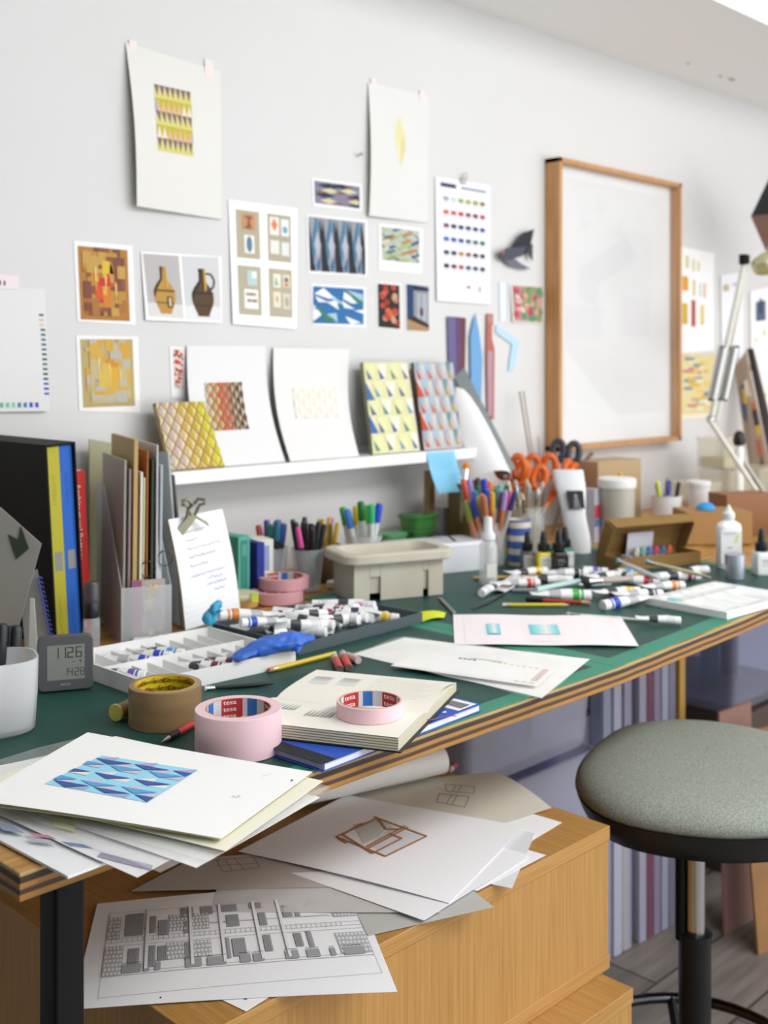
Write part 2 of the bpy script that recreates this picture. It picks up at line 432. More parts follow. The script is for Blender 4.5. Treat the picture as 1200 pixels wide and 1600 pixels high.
b = BM(); lathe(b, [(.022, .06), (.026, .08), (.026, .25), (.0265, .415), (.0285, .423), (.0285, .431), (.022, .433)], 24, (px, py, 0)); wk('column_cover', b, BLACKP, st, smooth=40)
b = BM(); k = 40
rr = [V((px+.192*math.cos(2*PI*i/k), py+.192*math.sin(2*PI*i/k), .215)) for i in range(k)]
rs = []
for i in range(k):
    c = rr[i]; a = 2*PI*i/k; d = V((math.cos(a), math.sin(a), 0))
    rs.append([c + d*.0095*math.cos(q*2*PI/10) + V((0, 0, 1))*.0095*math.sin(q*2*PI/10) for q in range(10)])
rv = [ring(b, r) for r in rs]
for i in range(k):
    for q in range(10): b.faces.new((rv[i][q], rv[i][(q+1) % 10], rv[(i+1) % k][(q+1) % 10], rv[(i+1) % k][q]))
wk('foot_ring', b, mat('dark_chrome', '55565a', .15, metal=1), st, smooth=60)
for i in range(4):
    a = PI*i/2 + 2.3; b = BM(); d = V((math.cos(a), math.sin(a), 0))
    tube(b, [V((px, py, .13))+d*.02, V((px, py, .16))+d*.11, V((px, py, .215))+d*.19], .009, 8); wk('ring_spoke', b, BLACKM, st, smooth=40)
for i in range(5):
    a = 2*PI*i/5 + math.radians(56); d = V((math.cos(a), math.sin(a), 0)); b = BM()
    tube(b, [V((px, py, .085))+d*.02, V((px, py, .075))+d*.17, V((px, py, .058))+d*.29], [.022, .018, .013], 10); lg = wk('leg', b, BLACKP, st, smooth=40)
    b = BM(); p = V((px, py, .024))+d*.295; lathe(b, [(.024, -.012), (.024, .012)], 16, (0, 0, 0), M=M4.Translation(p) @ M4.Rotation(a, 4, 'Z') @ M4.Rotation(PI/2, 4, 'X'))
    tube(b, [p, p+V((0, 0, .04))], .005, 8); w_ = wk('castor', b, BLACKP, st, smooth=40); w_.parent = lg

# ================================================================ crates and things under the worktop
def crate(label, x0, x1, y0, y1, z0, z1, m, goods, grp, lip=.012):
    t = thing('storage_crate', label, 'storage box', ((x0+x1)/2, (y0+y1)/2, z0), group=grp)
    b = BM(); w, d = x1-x0, y1-y0; c = ((x0+x1)/2, (y0+y1)/2)
    def rg(s, z, k=0): return [V((c[0]+p[0], c[1]+p[1], z)) for p in rrect(w*s-k, d*s-k, .02)]
    rs = [rg(.9, z0+.002), rg(.93, z0+.02), rg(.99, z1-.03), rg(.99, z1-.012), rg(.99, z1-.004, -.008), rg(.99, z1-.004, .006), rg(.93, z0+.024, .008)]
    loft(b, rs); wk('tub', b, m, t, smooth=35)
    return t
SG = 'translucent crates stacked under the worktop'
GOOD = [('box_of_paper', 'c8ccd8'), ('teal_box', '4e8a94'), ('purple_box', '7a4f7a'), ('ochre_box', 'c59a4a'), ('grey_box', '8a8fa2'), ('blue_box', '5f86b4'), ('pale_box', 'd9d2d6')]
ci = 0
def goods(x0, x1, y0, y1, z, h, cols, where):
    n = len(cols); w = (x1-x0)/n
    for i, (c, nm) in enumerate(cols):
        hh = h*R.uniform(.7, 1); b = BM(); cx = x0+w*(i+.5)
        box(b, (0, 0, hh/2), (w*.86, (y1-y0)*.9, hh)); o = obj('carton', b, mat('carton_'+c, c, .7), bevel=.002); o.location = (cx, (y0+y1)/2, z); o.rotation_euler = (0, 0, R.uniform(-.04, .04))
        tag(o, '%s carton inside %s' % (nm, where), 'box')
S1 = [(1.60, 2.02, 1.36, 1.80), (2.06, 2.46, 1.50, 1.86)]
rows = [(0, .28), (.281, .56), (.561, .84)]
cl = [[[('8e93a8', 'dull grey'), ('c4c7d6', 'pale grey')], [('5d6f8a', 'slate blue'), ('b9bdd0', 'off white')], [('3f6a74', 'dark teal'), ('7f9ab4', 'light blue'), ('b4b9cc', 'pale')]],
      [[('9a9fb2', 'grey'), ('c9cbd8', 'near white')], [('b9b3c2', 'lavender'), ('8a6f92', 'mauve')], [('6a4c6c', 'purple'), ('c6bed0', 'pinkish white'), ('bd9752', 'ochre yellow')]]]
wn = [['lowest', 'middle', 'top'], ['lowest', 'middle', 'top']]
for si, (x0, x1, y0, y1) in enumerate(S1):
    for ri, (z0, z1) in enumerate(rows):
        nm = '%s crate of the %s stack beneath the worktop' % (wn[si][ri], 'left' if si == 0 else 'right')
        crate('translucent lilac storage box, ' + nm, x0, x1, y0, y1, z0, z1, LILAC, None, SG)
        goods(x0+.04, x1-.04, y0+.05, y1-.05, z0+.026, (z1-z0)*.82, cl[si][ri], 'the ' + nm)
crate('clear storage box holding two tape rolls, on the dark box at right under the worktop', 2.78, 3.22, 1.44, 1.86, .43, .80, clear('clear_crate_plastic', 'dcdeec', .2, .2, tint='e6e7f5'), None, None)
b = BM(); box(b, (3.05, 1.66, .214), (.5, .44, .428)); tag(obj('brown_chest', b, mat('dark_brown_wood', '4a3a35', .6), bevel=.004, origin=(3.05, 1.66, 0)), 'dark brown chest under the clear storage box, behind the stool', 'chest')
for i, (x, y, c, nm) in enumerate(((2.93, 1.60, '3f6b86', 'large blue tape roll in the clear box under the worktop'), (3.08, 1.62, '34406a', 'navy tape roll in the clear box under the worktop'))):
    b = BM(); Mx = M4.Translation((x, y, .4570+.085)) @ M4.Rotation(.5, 4, 'Z') @ M4.Rotation(PI/2, 4, 'X')
    lathe(b, [(.05, -.025), (.085, -.025), (.085, .025), (.05, .025), (.05, -.025)], 32, M=Mx, cap=False); tag(obj('tape_roll', b, mat('tape_'+c, c, .5), smooth=40, origin=(x, y, .457)), nm, 'tape')
# unseen wall added at left, dark so that little light comes from there
b = BM(); box(b, (-1.35, .2, 1.35), (.1, 3.64, 2.7)); struct('light_block_left', b, mat('light_block_dark_grey', '44413e', .8), (-1.35, .2, 1.35))
b = BM(); box(b, (-.8, -1.65, 1.35), (1.2, .1, 2.7)); struct('light_block_front', b, WALL, (-.8, -1.65, 1.35))  # unseen wall piece, added to block light from behind left of the camera
# standing plastic rolls and card by the crates
for i, (u, v, rr_, h, c, nm) in enumerate(((958, 1478, .036, .42, 'c9ccc8', 'tall pale plastic roll standing on the floor beside the oak cabinets'), (1010, 1450, .03, .40, 'b4b6c6', 'slimmer grey plastic roll standing on the floor behind the stool post'))):
    p = at(u, v, 0) if i == 0 else V((2.525, 1.48, 0)); b = BM(); lathe(b, [(rr_*.8, 0), (rr_, .004), (rr_, h), (rr_*.8, h+.002), (rr_*.78, h-.02), (rr_*.78, .02)], 24, M=M4.Translation(p))
    tag(obj('plastic_roll', b, clear('roll_film_'+c, c, .45, .3), smooth=40, origin=p), nm, 'roll')
def board(name, label, cat, p0, p1, h, lean, th, m, z=.0):
    """a board on its lower edge p0-p1 leaning back by lean"""
    p0, p1 = V((*p0, z)), V((*p1, z)); d = (p1-p0).normalized(); n = V((-d.y, d.x, 0)); up = V((0, 0, 1))*math.cos(lean) + n*math.sin(lean)
    nn = d.cross(up)
    b = BM(); L = (p1-p0).length
    loft(b, [[p0+nn*th, p1+nn*th, p1, p0], [p0+nn*th+up*h, p1+nn*th+up*h, p1+up*h, p0+up*h]]); return tag(obj(name, b, m, origin=p0), label, cat)
fol = [(2.335, 1.452, 'b9b7cc', .74, 'pale lilac'), (2.365, 1.450, '8c5a70', .76, 'maroon'), (2.392, 1.448, 'a79ab8', .74, 'mauve'), (2.425, 1.446, 'c0c2da', .78, 'bluish'), (2.455, 1.444, '9a98b2', .75, 'grey violet'), (2.20, 1.462, 'a9b0c6', .72, 'dull blue'), (2.24, 1.460, 'c6c8dc', .75, 'whitish'), (2.28, 1.458, 'b0aac4', .73, 'dusky lilac'), (2.495, 1.44, 'c49a48', .72, 'ochre')]
for x, y, c, hh, nm in fol:
    b = BM(); box(b, (0, 0, hh/2), (.026, .010, hh)); loft(b, [[V((-.013, .005, 0)), V((.013, .005, 0)), V((.016, .038, 0)), V((-.010, .038, 0))], [V((-.013, .005, hh)), V((.013, .005, hh)), V((.016, .038, hh)), V((-.010, .038, hh))]])
    o = obj('portfolio', b, clear('portfolio_'+c, c, .62 if nm != 'ochre' else .95, .3), bevel=.001); o.location = (x, y, .001); o.rotation_euler = (.0, 0, R.uniform(-.15, .05)); tag(o, nm+' plastic portfolio standing upright beside the crates under the worktop', 'folder', 'upright portfolios under the worktop')
bb = noisy('stained_card', '8a6646', '9c7248', nscale=9, rough=.8, spec=.15)
board('cardboard_folder', 'brown cardboard sheet standing on the floor behind the stool post', 'cardboard', (2.47, 1.23), (2.63, 1.20), .50, .10, .006, bb)
board('cardboard_folder', 'tall pinkish card leaning against the crates behind the stool seat', 'cardboard', (2.50, 1.33), (2.64, 1.32), .53, .03, .006, mat('pinkish_card', '8f6c60', .8))
# ================================================================ measuring on sheets
def prj(p):
    r = sA*p.x - cA*p.y; f = cA*p.x + sA*p.y
    return 600 + FPX*r/f, HV - FPX*(p.z-CZ)/f
def uvp(S, x, y):
    u = v = .5
    for _ in range(12):
        a = prj(S(u, v)); b_ = prj(S(u+.01, v)); c = prj(S(u, v+.01))
        j = ((b_[0]-a[0])/.01, (c[0]-a[0])/.01, (b_[1]-a[1])/.01, (c[1]-a[1])/.01)
        dt = j[0]*j[3]-j[1]*j[2] or 1e-9; ex, ey = x-a[0], y-a[1]
        u += (ex*j[3]-ey*j[1])/dt; v += (ey*j[0]-ex*j[2])/dt
    return u, v
def bil(c, u, v): return tuple((c[0][k]*(1-u)+c[1][k]*u)*(1-v)+(c[3][k]*(1-u)+c[2][k]*u)*v for k in (0, 1))
def place(A, S, px, sub):
    """put the drawing `sub` (unit square) on the sheet where these four measured corners lie"""
    c = [uvp(S, *p) for p in px]
    for pts, col, L in sub.p: A.p.append(([bil(c, *p) for p in pts], col, L))
    return A
def wallS(px, off=.0012, bend=None):
    o = off if isinstance(off, (tuple, list)) else [off]*4
    return quadS(*[wp(u, v, WY-k) for (u, v), k in zip(px, o)], bend=bend)
def wsheet(name, label, cat, px, off=.0012, col='f2f2f0', arts=(), bend=None, nx=6, ny=6, m=None, group=None, back=None, th=.0004):
    S = wallS(px, off, bend); A = Art(1.3)
    for c, sub in arts: place(A, S, c, sub)
    return sheet(name, label, cat, S, col, A, m, th=th, nx=nx, ny=ny, group=group, back=back)
PR = 'prints pinned on the white wall'
rr = random.Random(3)
# zigzag print
z = Art(1.7); DKP, LY, MY, PK = '7f6672', 'd6cf7d', 'c0b43c', 'ddb48f'
for r_, (bg, sp) in enumerate(((LY, DKP), (MY, PK), (LY, DKP), (MY, PK), (LY, DKP))):
    v0, v1 = r_/5, (r_+1)/5; z.rect(0, v0, 1, v1, bg)
    for i in range(7):
        u0 = i/7
        if bg == LY: z.poly([(u0, v0), (u0+.13, v0), (u0+.075+.03*(r_ == 2), v1-.03)], sp, 2)
        else: z.poly([(u0, v1), (u0+.14, v1), (u0+.07, v0+.02)], 'ecdccb' if (i > 4 and r_ == 1) or (i < 2 and r_ == 3) else sp, 2)
    if r_ == 1: z.poly([(0, v0), (.1, v1), (0, v1)], 'b9a5bf', 3)
    if r_ == 3: z.poly([(1, v0+.05), (1, v1), (.93, v1)], 'b9a5bf', 3)
S1_ = [(196, 66), (345, 112), (347, 343), (214, 322)]
wsheet('art_print', 'large white sheet with a small yellow and plum zigzag print, top left of the wall', 'print', S1_, (.002, .002, .004, .022), 'e0dfda', [([(240, 131), (298, 144), (302, 245), (246, 235)], z)], group=PR, back='d6d5b0', bend=lambda u, v: .012*(1-u)*math.sin(PI*v), nx=10, ny=12)
for u, v, nm in ((208, 80, 'left strip of faint pink tape holding the zigzag sheet'), (326, 110, 'right strip of faint pink tape holding the zigzag sheet')):
    wsheet('tape_strip', nm, 'tape', [(u-6, v-18), (u+6, v-15), (u+7, v+14), (u-5, v+10)], .0032, 'efdfdd', nx=1, ny=2, th=.0002)
leaf = Art(2.6)
leaf.poly([(.5, 0), (.85, .35), (.5, .55), (.1, .35)], 'dcdca0'); leaf.poly([(.1, .35), (.5, .55), (.5, 1), (.05, .6)], 'e2dcae'); leaf.poly([(.85, .35), (.95, .62), (.5, 1), (.5, .55)], 'd9cf98')
leaf.poly([(0, 0), (.4, 0), (.1, .3)], 'e3ddd2'); leaf.poly([(1, .1), (1, .4), (.6, .05)], 'e3ded2')
wsheet('art_print', 'white sheet with a pale yellow leaf shaped print, upper centre of the wall', 'print', [(575, 128), (670, 150), (668, 348), (577, 337)], (.002, .002, .003, .012), 'dededc', [([(614, 180), (634, 183), (635, 263), (617, 258)], leaf)], group=PR, back='d6d5b0', bend=lambda u, v: .008*(1-u)*math.sin(PI*v), nx=10, ny=10)
for u, v, nm in ((584, 131, 'left bit of faint pink tape on the leaf print sheet'), (660, 150, 'right bit of faint pink tape on the leaf print sheet')):
    wsheet('tape_strip', nm, 'tape', [(u-4, v-9), (u+4, v-8), (u+4, v+8), (u-4, v+7)], .0032, 'efdfdd', nx=1, ny=1, th=.0002)
# woven colour block prints
def weave(base, cols, seed, n=13, m=17, core=()):
    q = random.Random(seed); a = Art(1.3); a.rect(0, 0, 1, 1, base)
    for _ in range(150):
        w, h = q.choice((1, 2, 2, 3)), q.choice((1, 2, 3, 4)); i, j = q.randint(1, n-1-w), q.randint(0, m-1-h)
        d = abs((i+w/2)/n-.5)*1.1+abs((j+h/2)/m-.5)
        c = q.choice(core) if d < .28 else q.choice(cols)
        if d < .75: a.rect(i/n, j/m, (i+w)/n, (j+h)/m, c, 2+(_ % 5))
    for k in range(3): u0 = .3+.2*k; a.poly([(u0, .25+.1*k), (u0+.04, .3+.1*k), (u0+.02, .62+.08*k)], 'e8cf7a', 9)
    return a
wsheet('art_print', 'ochre and red woven block print above the yellow one at far left', 'print', [(115, 376), (207, 384), (212, 508), (121, 502)], .0012, 'f0f0f0', [([(121, 384), (199, 391), (203, 502), (126, 499)], weave('b17a3c', ('a8713a', '8a5440', 'b98c3c', '7c4c3c', 'c29a52'), 5, core=('c23a2e', 'd4562e', 'd9b63a', 'cf7c34', 'b83a48', 'cfa84a')))], group=PR)
wsheet('art_print', 'yellow and orange woven block print below the ochre one at far left', 'print', [(119, 524), (216, 526), (219, 645), (124, 642)], .0012, 'f0f0f0', [([(125, 530), (207, 530), (211, 634), (130, 637)], weave('b7a36c', ('c3b182', 'cfa84e', 'b8b4a4', 'd0a23e', 'bfa878'), 8, core=('cf8d34', 'd9a83a', 'c64a2a', 'd6962e', 'd4b458')))], group=PR)
# two photographs of jugs on one sheet
def jug(bg, bg2, body, dark, handle):
    a = Art(1.6); a.rect(0, 0, 1, .78, bg, nx=4, ny=4); a.rect(0, .78, 1, 1, bg2)
    prof = [(.09, .19), (.10, .22), (.08, .26), (.09, .38), (.24, .5), (.31, .62), (.30, .72), (.22, .84), (.17, .9), (.16, .94)]
    pts = [(.5+x, y) for x, y in prof] + [(.5-x, y) for x, y in prof[::-1]]
    for (x0, y0), (x1, y1) in zip(prof, prof[1:]): a.poly([(.5-x0, y0), (.5+x0, y0), (.5+x1, y1), (.5-x1, y1)], body, 2)
    a.poly([(.42, .19), (.5, .19), (.46, .4), (.3, .55), (.22, .7), (.19, .6), (.26, .5), (.41, .38)], dark, 3)
    a.rect(.2, .56, .8, .585, dark, 4); a.rect(.24, .76, .76, .775, dark, 4); a.poly([(.55, .2), (.6, .2), (.62, .5), (.56, .56)], 'c9a248', 4)
    if handle: a.path([(.6, .27), (.75, .27), (.84, .36), (.82, .46), (.72, .52)], .05, dark, 3)
    else: a.rect(.56, .66, .7, .84, dark, 5); a.rect(.60, .68, .66, .82, 'd8c9a8', 6)
    return a
wsheet('photo_print', 'sheet with two photographs of old brown stoneware jugs', 'photo', [(220, 393), (346, 401), (347, 505), (228, 500)], (.002, .002, .003, .006), 'f4f4f4', [([(223, 396), (279, 400), (287, 498), (233, 494)], jug('b9b4b4', 'd9d6d4', 'b98f45', '4a3a26', False)), ([(284, 400), (341, 402), (346, 502), (291, 499)], jug('d0d0d2', 'e2e2e2', '54402c', '2e2620', True))], group=PR)
# four-panel sheet
fp = Art(1.35); BG = 'a99f86'
cells = [(.04, .0, .44, .45), (.58, .0, 1., .45), (.04, .52, .44, .98), (.58, .52, 1., .98)]
for c in cells: fp.rect(*c, BG, nx=2, ny=2)
def card(u, v, w, h, c): fp.rect(u, v, u+w, v+h, c, 2)
card(.14, .03, .22, .15, 'c07b3e'); fp.poly([(.18, .05), (.32, .05), (.22, .11), (.3, .17), (.18, .17), (.27, .1)], '6f3b26', 3); card(.17, .23, .17, .17, 'e6e4da'); fp.oval(.255, .315, .05, .075, '3b6c90', 3)
card(.62, .03, .16, .17, 'e8e4dc'); fp.poly([(.7, .04), (.76, .10), (.7, .17), (.64, .10)], 'd8754a', 3); card(.82, .04, .14, .16, 'e4e4e0'); fp.oval(.89, .14, .045, .035, '5fa0b8', 3)
card(.62, .25, .16, .13, 'dedcd4'); card(.82, .26, .14, .13, 'd8dad6')
card(.2, .56, .17, .14, 'a9c4c4'); fp.rect(.28, .57, .36, .63, 'f0eee6', 3); card(.14, .74, .24, .18, 'eeeae2')
for k in range(10): fp.rect(.17+.018*k, .77+.02*(k*3 % 6), .20+.018*k, .80+.02*(k*3 % 6), ('c86a4a', '5b7d96', '8a9a8a')[k % 3], 4)
card(.66, .57, .13, .13, 'e4e2d2'); fp.poly([(.70, .59), (.76, .68), (.68, .68)], '7dae98', 3); card(.83, .57, .13, .12, 'd8cfae'); fp.rect(.86, .6, .93, .64, '4a5878', 3); fp.rect(.86, .65, .93, .68, 'c66a3e', 4)
card(.65, .74, .14, .15, 'dcd2b8'); fp.oval(.72, .81, .015, .03, 'a87850', 3); card(.83, .75, .13, .15, 'cfc9b4'); fp.oval(.9, .83, .04, .05, 'a79f8c', 3)
wsheet('reference_sheet', 'white sheet with four taupe panels of small motifs', 'print', [(357, 312), (464, 326), (463, 514), (364, 506)], (.002, .002, .004, .006), 'f4f4f6', [([(364, 326), (454, 338), (457, 500), (370, 494)], fp)], m=GLOSSP, group=PR)
# diamonds, lozenges, arrows
lz = Art(.6); lz.rect(0, 0, 1, 1, '847f92', nx=3); CL = lambda P_: [(min(1, max(0, a)), min(1, max(0, c))) for a, c in P_]
for u, v in ((.3, .18), (.2, .6), (.95, .55), (.6, .1), (.95, .95)): lz.poly(CL([(u-.25, v), (u, v-.14), (u+.25, v), (u, v+.12)]), '2e3444', 2)
for u, v in ((.33, .38), (.3, .85), (.92, .75), (.75, .3)): lz.poly(CL([(u-.2, v), (u, v-.13), (u+.2, v), (u, v+.12)]), 'cfcba0', 3)
for u, v in ((.6, .42), (.55, .9), (.85, .6), (.15, .5), (.75, .08)): lz.poly([(u-.16, v-.05), (u+.1, v), (u-.05, v+.06)], '8d4a3c', 4)
wsheet('postcard', 'small lozenge patterned card in grey, black and cream, highest of the centre group', 'print', [(487, 278), (565, 288), (565, 330), (489, 322)], .0012, 'efeff1', [([(491, 282), (562, 292), (562, 326), (492, 317)], lz)], group=PR)
bd = Art(1.0); bd.rect(0, 0, 1, 1, '9a9ca4', nx=3)
for i in range(4):
    u = .13+.245*i
    bd.poly([(u-.13, 0), (u-.09, .5), (u-.03, 1), (u-.12, 1), (u-.16 if i else 0, .5)], '23252e', 2); bd.poly([(u-.10, .45), (u-.01, 0), (u+.03, .2), (u-.06, .9)], '4f7c98', 3)
    bd.poly([(u, 0), (u+.05, .1), (u+.03, .3), (u-.01, .3)], '5d8aa4', 4); bd.poly([(u-.05, .5), (u+.01, .25), (u+.06, .5), (u+.01, .8)], 'b4b6c4', 4); bd.poly([(u-.02, .9), (u+.06, .7), (u+.05, .95), (u+.01, 1)], '3d6f92', 4)
    bd.poly([(u+.06, 0), (u+.12, .45), (u+.10, .6), (u+.05, .4)], '2b2d36', 5); bd.poly([(u+.07, .55), (u+.13, .5), (u+.12, 1), (u+.08, 1)], '2b2d36', 5)
wsheet('postcard', 'large print of tall blue, grey and black spindle shapes', 'print', [(479, 335), (574, 344), (574, 432), (481, 427)], .0012, 'efeff1', [([(482, 338), (570, 348), (571, 429), (484, 423)], bd)], group=PR)
bw = Art(.78); bw.rect(0, 0, 1, 1, '2f6ea8', nx=2); wt, gr = 'e8eaec', '3f7f5c'
for p in ([(.02, .2), (.2, .03), (.42, .3), (.3, .32)], [(.6, .1), (.95, .4), (.75, .42), (.58, .3)], [(.25, .4), (.45, .38), (.5, .62)], [(.55, .35), (.82, .58), (.6, .55)], [(.62, .78), (.95, .95), (.75, 1), (.7, .95)], [(.8, .62), (1, .58), (1, .7)], [(0, .5), (.2, .72), (0, .95)], [(.03, .26), (.3, .42), (.1, .42)]): bw.poly(p, wt, 3)
for p in ([(.62, .02), (1, .42), (.9, .45), (.75, .25)], [(.05, .55), (.45, .92), (.25, .95)], [(.5, .45), (.56, .55), (.5, .58)], [(0, .58), (.2, .55), (.1, .65)]): bw.poly(p, gr, 4)
for p in ([(.4, .25), (.6, .45), (.35, .42)], [(.2, .75), (.45, .7), (.48, .95), (.3, .92)], [(.6, .03), (.98, .15), (.98, .35)]): bw.poly(p, '9fc4d6', 2)
wsheet('postcard', 'blue, white and green arrow shaped print', 'print', [(486, 443), (571, 449), (572, 512), (488, 508)], .0012, 'efeff1', [([(489, 447), (568, 452), (568, 507), (489, 505)], bw)], group=PR)
og = Art(.85); og.rect(0, 0, 1, 1, 'b4bfb4', nx=2)
q = random.Random(12)
for i in range(55):
    u, v = q.uniform(-.1, .85), q.uniform(-.08, .9); s = q.choice((1, -1)); c = q.choice(('b97c42', '3b5a8c', '3f6b52', 'd8d4b0', 'a8b878', '37568a', 'c0843c'))
    og.poly(CL([(u, v+.1 if s > 0 else v), (u+.22, v if s > 0 else v+.16), (u+.28, v+.05 if s > 0 else v+.2), (u+.05, v+.17 if s > 0 else v+.06)]), c, 2+i % 4)
wsheet('postcard', 'orange, blue and green chevron print on a white card', 'print', [(592, 349), (661, 357), (659, 428), (592, 422)], .0012, 'f0f0ee', [([(596, 354), (655, 361), (655, 412), (597, 406)], og)], group=PR)
rb = Art(2.); rb.rect(0, 0, 1, 1, '2e2626', ny=2)
for i in range(26):
    u, v = q.uniform(.1, .9), q.uniform(.05, .95); rb.oval(u, v, .13, .07, q.choice(('b8482e', '9c3a2a', 'c9654a', 'b8482e', 'c99a7c')), 2+i % 4, 9)
wsheet('photo_print', 'narrow red and black photograph below the chevron card', 'photo', [(588, 441), (626, 443), (627, 516), (589, 513)], .0012, 'eeeeee', [([(590, 443), (624, 446), (625, 514), (591, 511)], rb)], group=PR)
iv = Art(2.); iv.rect(0, 0, 1, 1, '8d9298', ny=2); iv.poly([(0, 0), (.3, 0), (.3, .7), (0, .82)], '26406c', 2); iv.poly([(.3, 0), (1, .05), (1, .12), (.3, .12)], '1e2c4c', 2); iv.rect(.45, .18, .9, .78, 'a9afb6', 3); iv.rect(.62, .2, .66, .78, '6a7078', 4)
iv.poly([(0, .75), (1, .93), (1, 1), (0, 1)], 'a98a64', 3); iv.poly([(.3, .68), (1, .85), (1, .93), (.0, .75)], '3a2c26', 4); iv.rect(.58, .5, .72, .66, '6d3038', 5); iv.rect(.6, .5, .66, .58, '2e3a68', 6)
wsheet('photo_print', 'narrow photograph of a blue framed interior, right of the red one', 'photo', [(634, 443), (671, 446), (671, 520), (635, 517)], .0012, 'eeeeee', [([(635, 444), (670, 447), (670, 518), (636, 516)], iv)], group=PR)
# paint colour chart with clip
ch = Art(2.1); rows_ = [['9aa0b4', 'c9d3d0', '8aa83a', 'a8a83a', '9c983a', '8c7a2e'], ['c0663a', 'c2563a', 'b23a3e', '8c2f42', '7c2a44', 'b0304a'], ['8c2f62', '3a3048', '2c3048', '24304a', '2c3a68', '2f4a8c'], ['2f62b0', '2f52a0', '2c4684', '2f6a70', '2f7060', '2f6c4a'], ['2c4440', '24302e', 'b98a30', '9c4a30', '2e3a3a', '2a2e34'], ['22262a', '6a2c34', 'b04a44', '464e72', '3a4054', '33363e']]
ch.rect(.05, .02, .35, .055, '3c4260'); ch.rect(.45, .03, .95, .05, '8a90a6'); ch.rect(.08, .10, .75, .105, 'b0b2bc')
for j, r_ in enumerate(rows_):
    for i, c in enumerate(r_):
        u = .10+.145*i; v = .135+.115*j
        ch.rect(u, v, u+.10, v+.034, c, 2); ch.rect(u, v+.045, u+.09, v+.049, 'b6b8c2', 2); ch.rect(u, v+.06, u+.07, v+.064, 'c4c6ce', 2)
ch.rect(.55, .885, .62, .905, 'a8305a', 2); ch.rect(.8, .88, .83, .93, '8a8e98', 2)
for k in range(5): ch.rect(.1+.08*k, .88, .14+.08*k, .884, 'b0b2bc', 2)
wsheet('colour_chart', 'white paint colour chart with six rows of swatches under a clip', 'chart', [(680, 276), (766, 290), (766, 476), (683, 470)], (.003, .003, .004, .006), 'ebebf1', [([(684, 280), (763, 294), (763, 470), (686, 464)], ch)], nx=8)
p = wp(723, 283, WY-.004); t = thing('bulldog_clip', 'small steel clip holding the colour chart to the wall', 'clip', p)
b = BM(); box(b, (0, -.003, 0), (.016, .006, .014)); box(b, (0, -.008, .006), (.018, .006, .003)); obj('jaw', b, STEEL, t, bevel=.001)
b = BM(); tube(b, [(-.007, -.006, .006), (-.006, -.009, .02), (.006, -.009, .02), (.007, -.006, .006)], .0011, 6); obj('handle', b, OLDSTEEL, t)
# crow-like scrap of smoked black film
b = BM(); S_ = wallS([(776, 362), (832, 358), (832, 425), (776, 428)], .012); lay = b.loops.layers.float_color.new('Col')
def shard(pts, d, c):
    A_ = [S_(*p) + V((0, -d, 0)) for p in pts]; vs = [b.verts.new(p) for p in A_]; vs2 = [b.verts.new(p+V((0, .0006, 0))) for p in A_]
    fs = [b.faces.new(vs), b.faces.new(vs2[::-1])] + [b.faces.new((vs[i], vs2[i], vs2[(i+1) % len(vs)], vs[(i+1) % len(vs)])) for i in range(len(vs))]
    for f in fs:
        for l_ in f.loops: l_[lay] = (*lin(c), 1)
shard([(.4, .35), (.65, .08), (1., 0), (.92, .3), (.8, .55), (.45, .6)], .006, '2c2e34'); shard([(0, .5), (.2, .4), (.75, .4), (.62, .62), (.35, .66), (.05, .66)], .010, '4c4e5c'); shard([(.7, .3), (.98, .35), (.97, .75), (.85, .6)], .004, '44464c')
shard([(.1, .62), (.4, .62), (.68, .8), (.95, .93), (.7, .92), (.35, .82)], .002, '6c6e7c'); shard([(.0, .45), (.12, .42), (.1, .55)], .012, 'a8786c')
tag(obj('black_scrap', b, PRINT, origin=S_(.5, .5)), 'crumpled scrap of smoky black film fixed to the wall left of the big frame', 'scrap')
pg = Art(.9); pg.rect(0, 0, 1, 1, 'b98a84', nx=2)
for i in range(40):
    u, v = q.uniform(.05, .95), q.uniform(.1, .95); pg.oval(u, v, .1, .1, q.choice(('5a8a5e', '7d9a62', 'c9a08c', 'b4505c', '8a9a6a', '4f9a74') if u > .25 else ('c04a5c', 'd8a8a8')), 2+i % 5, 8)
wsheet('art_print', 'small pink and green painting print beside the big frame', 'print', [(797, 445), (848, 447), (848, 505), (801, 503)], (.002, .002, .002, .006), 'dcd9cc', [([(800, 446), (847, 449), (847, 503), (804, 501)], pg)], group=PR)
wsheet('film_strip', 'narrow clear strip pinned left of the pink and green print', 'strip', [(779, 441), (794, 442), (793, 503), (780, 502)], .0012, 'e2e8ee', [([(779, 441), (781, 441), (782, 502), (780, 502)], Art(4).rect(0, 0, 1, 1, 'bccbd8')), ([(791, 442), (794, 442), (793, 503), (791, 503)], Art(4).rect(0, 0, 1, 1, 'bccbd8'))], nx=1, ny=3)
wsheet('paper_strip', 'broad mauve to maroon strip hanging beside the shelf', 'strip', [(699, 494), (728, 497), (726, 618), (703, 640)], .006, '6a6490', [([(712, 495), (728, 497), (726, 618), (714, 634)], Art(4).rect(0, 0, .5, 1, '66486c').rect(.5, 0, 1, 1, '6c4048'))], nx=2, ny=4)
def wpoly(name, label, cat, pts, off, c, th=.0012, marks=None):
    b = BM(); A = [wp(u, v, WY-off) for u, v in pts]; loft(b, [A, [p+V((0, th, 0)) for p in A]]); paint(b, lambda p, f: c)
    if marks:
        marks(b)
    return tag(obj(name, b, GLOSSP, origin=A[0]), label, cat)
wpoly('paper_strip', 'long blue spearhead shaped strip hanging on the wall', 'strip', [(743, 489), (735, 525), (736, 605), (741, 650), (746, 677), (752, 630), (754, 560), (749, 520)], .008, '629cd0')
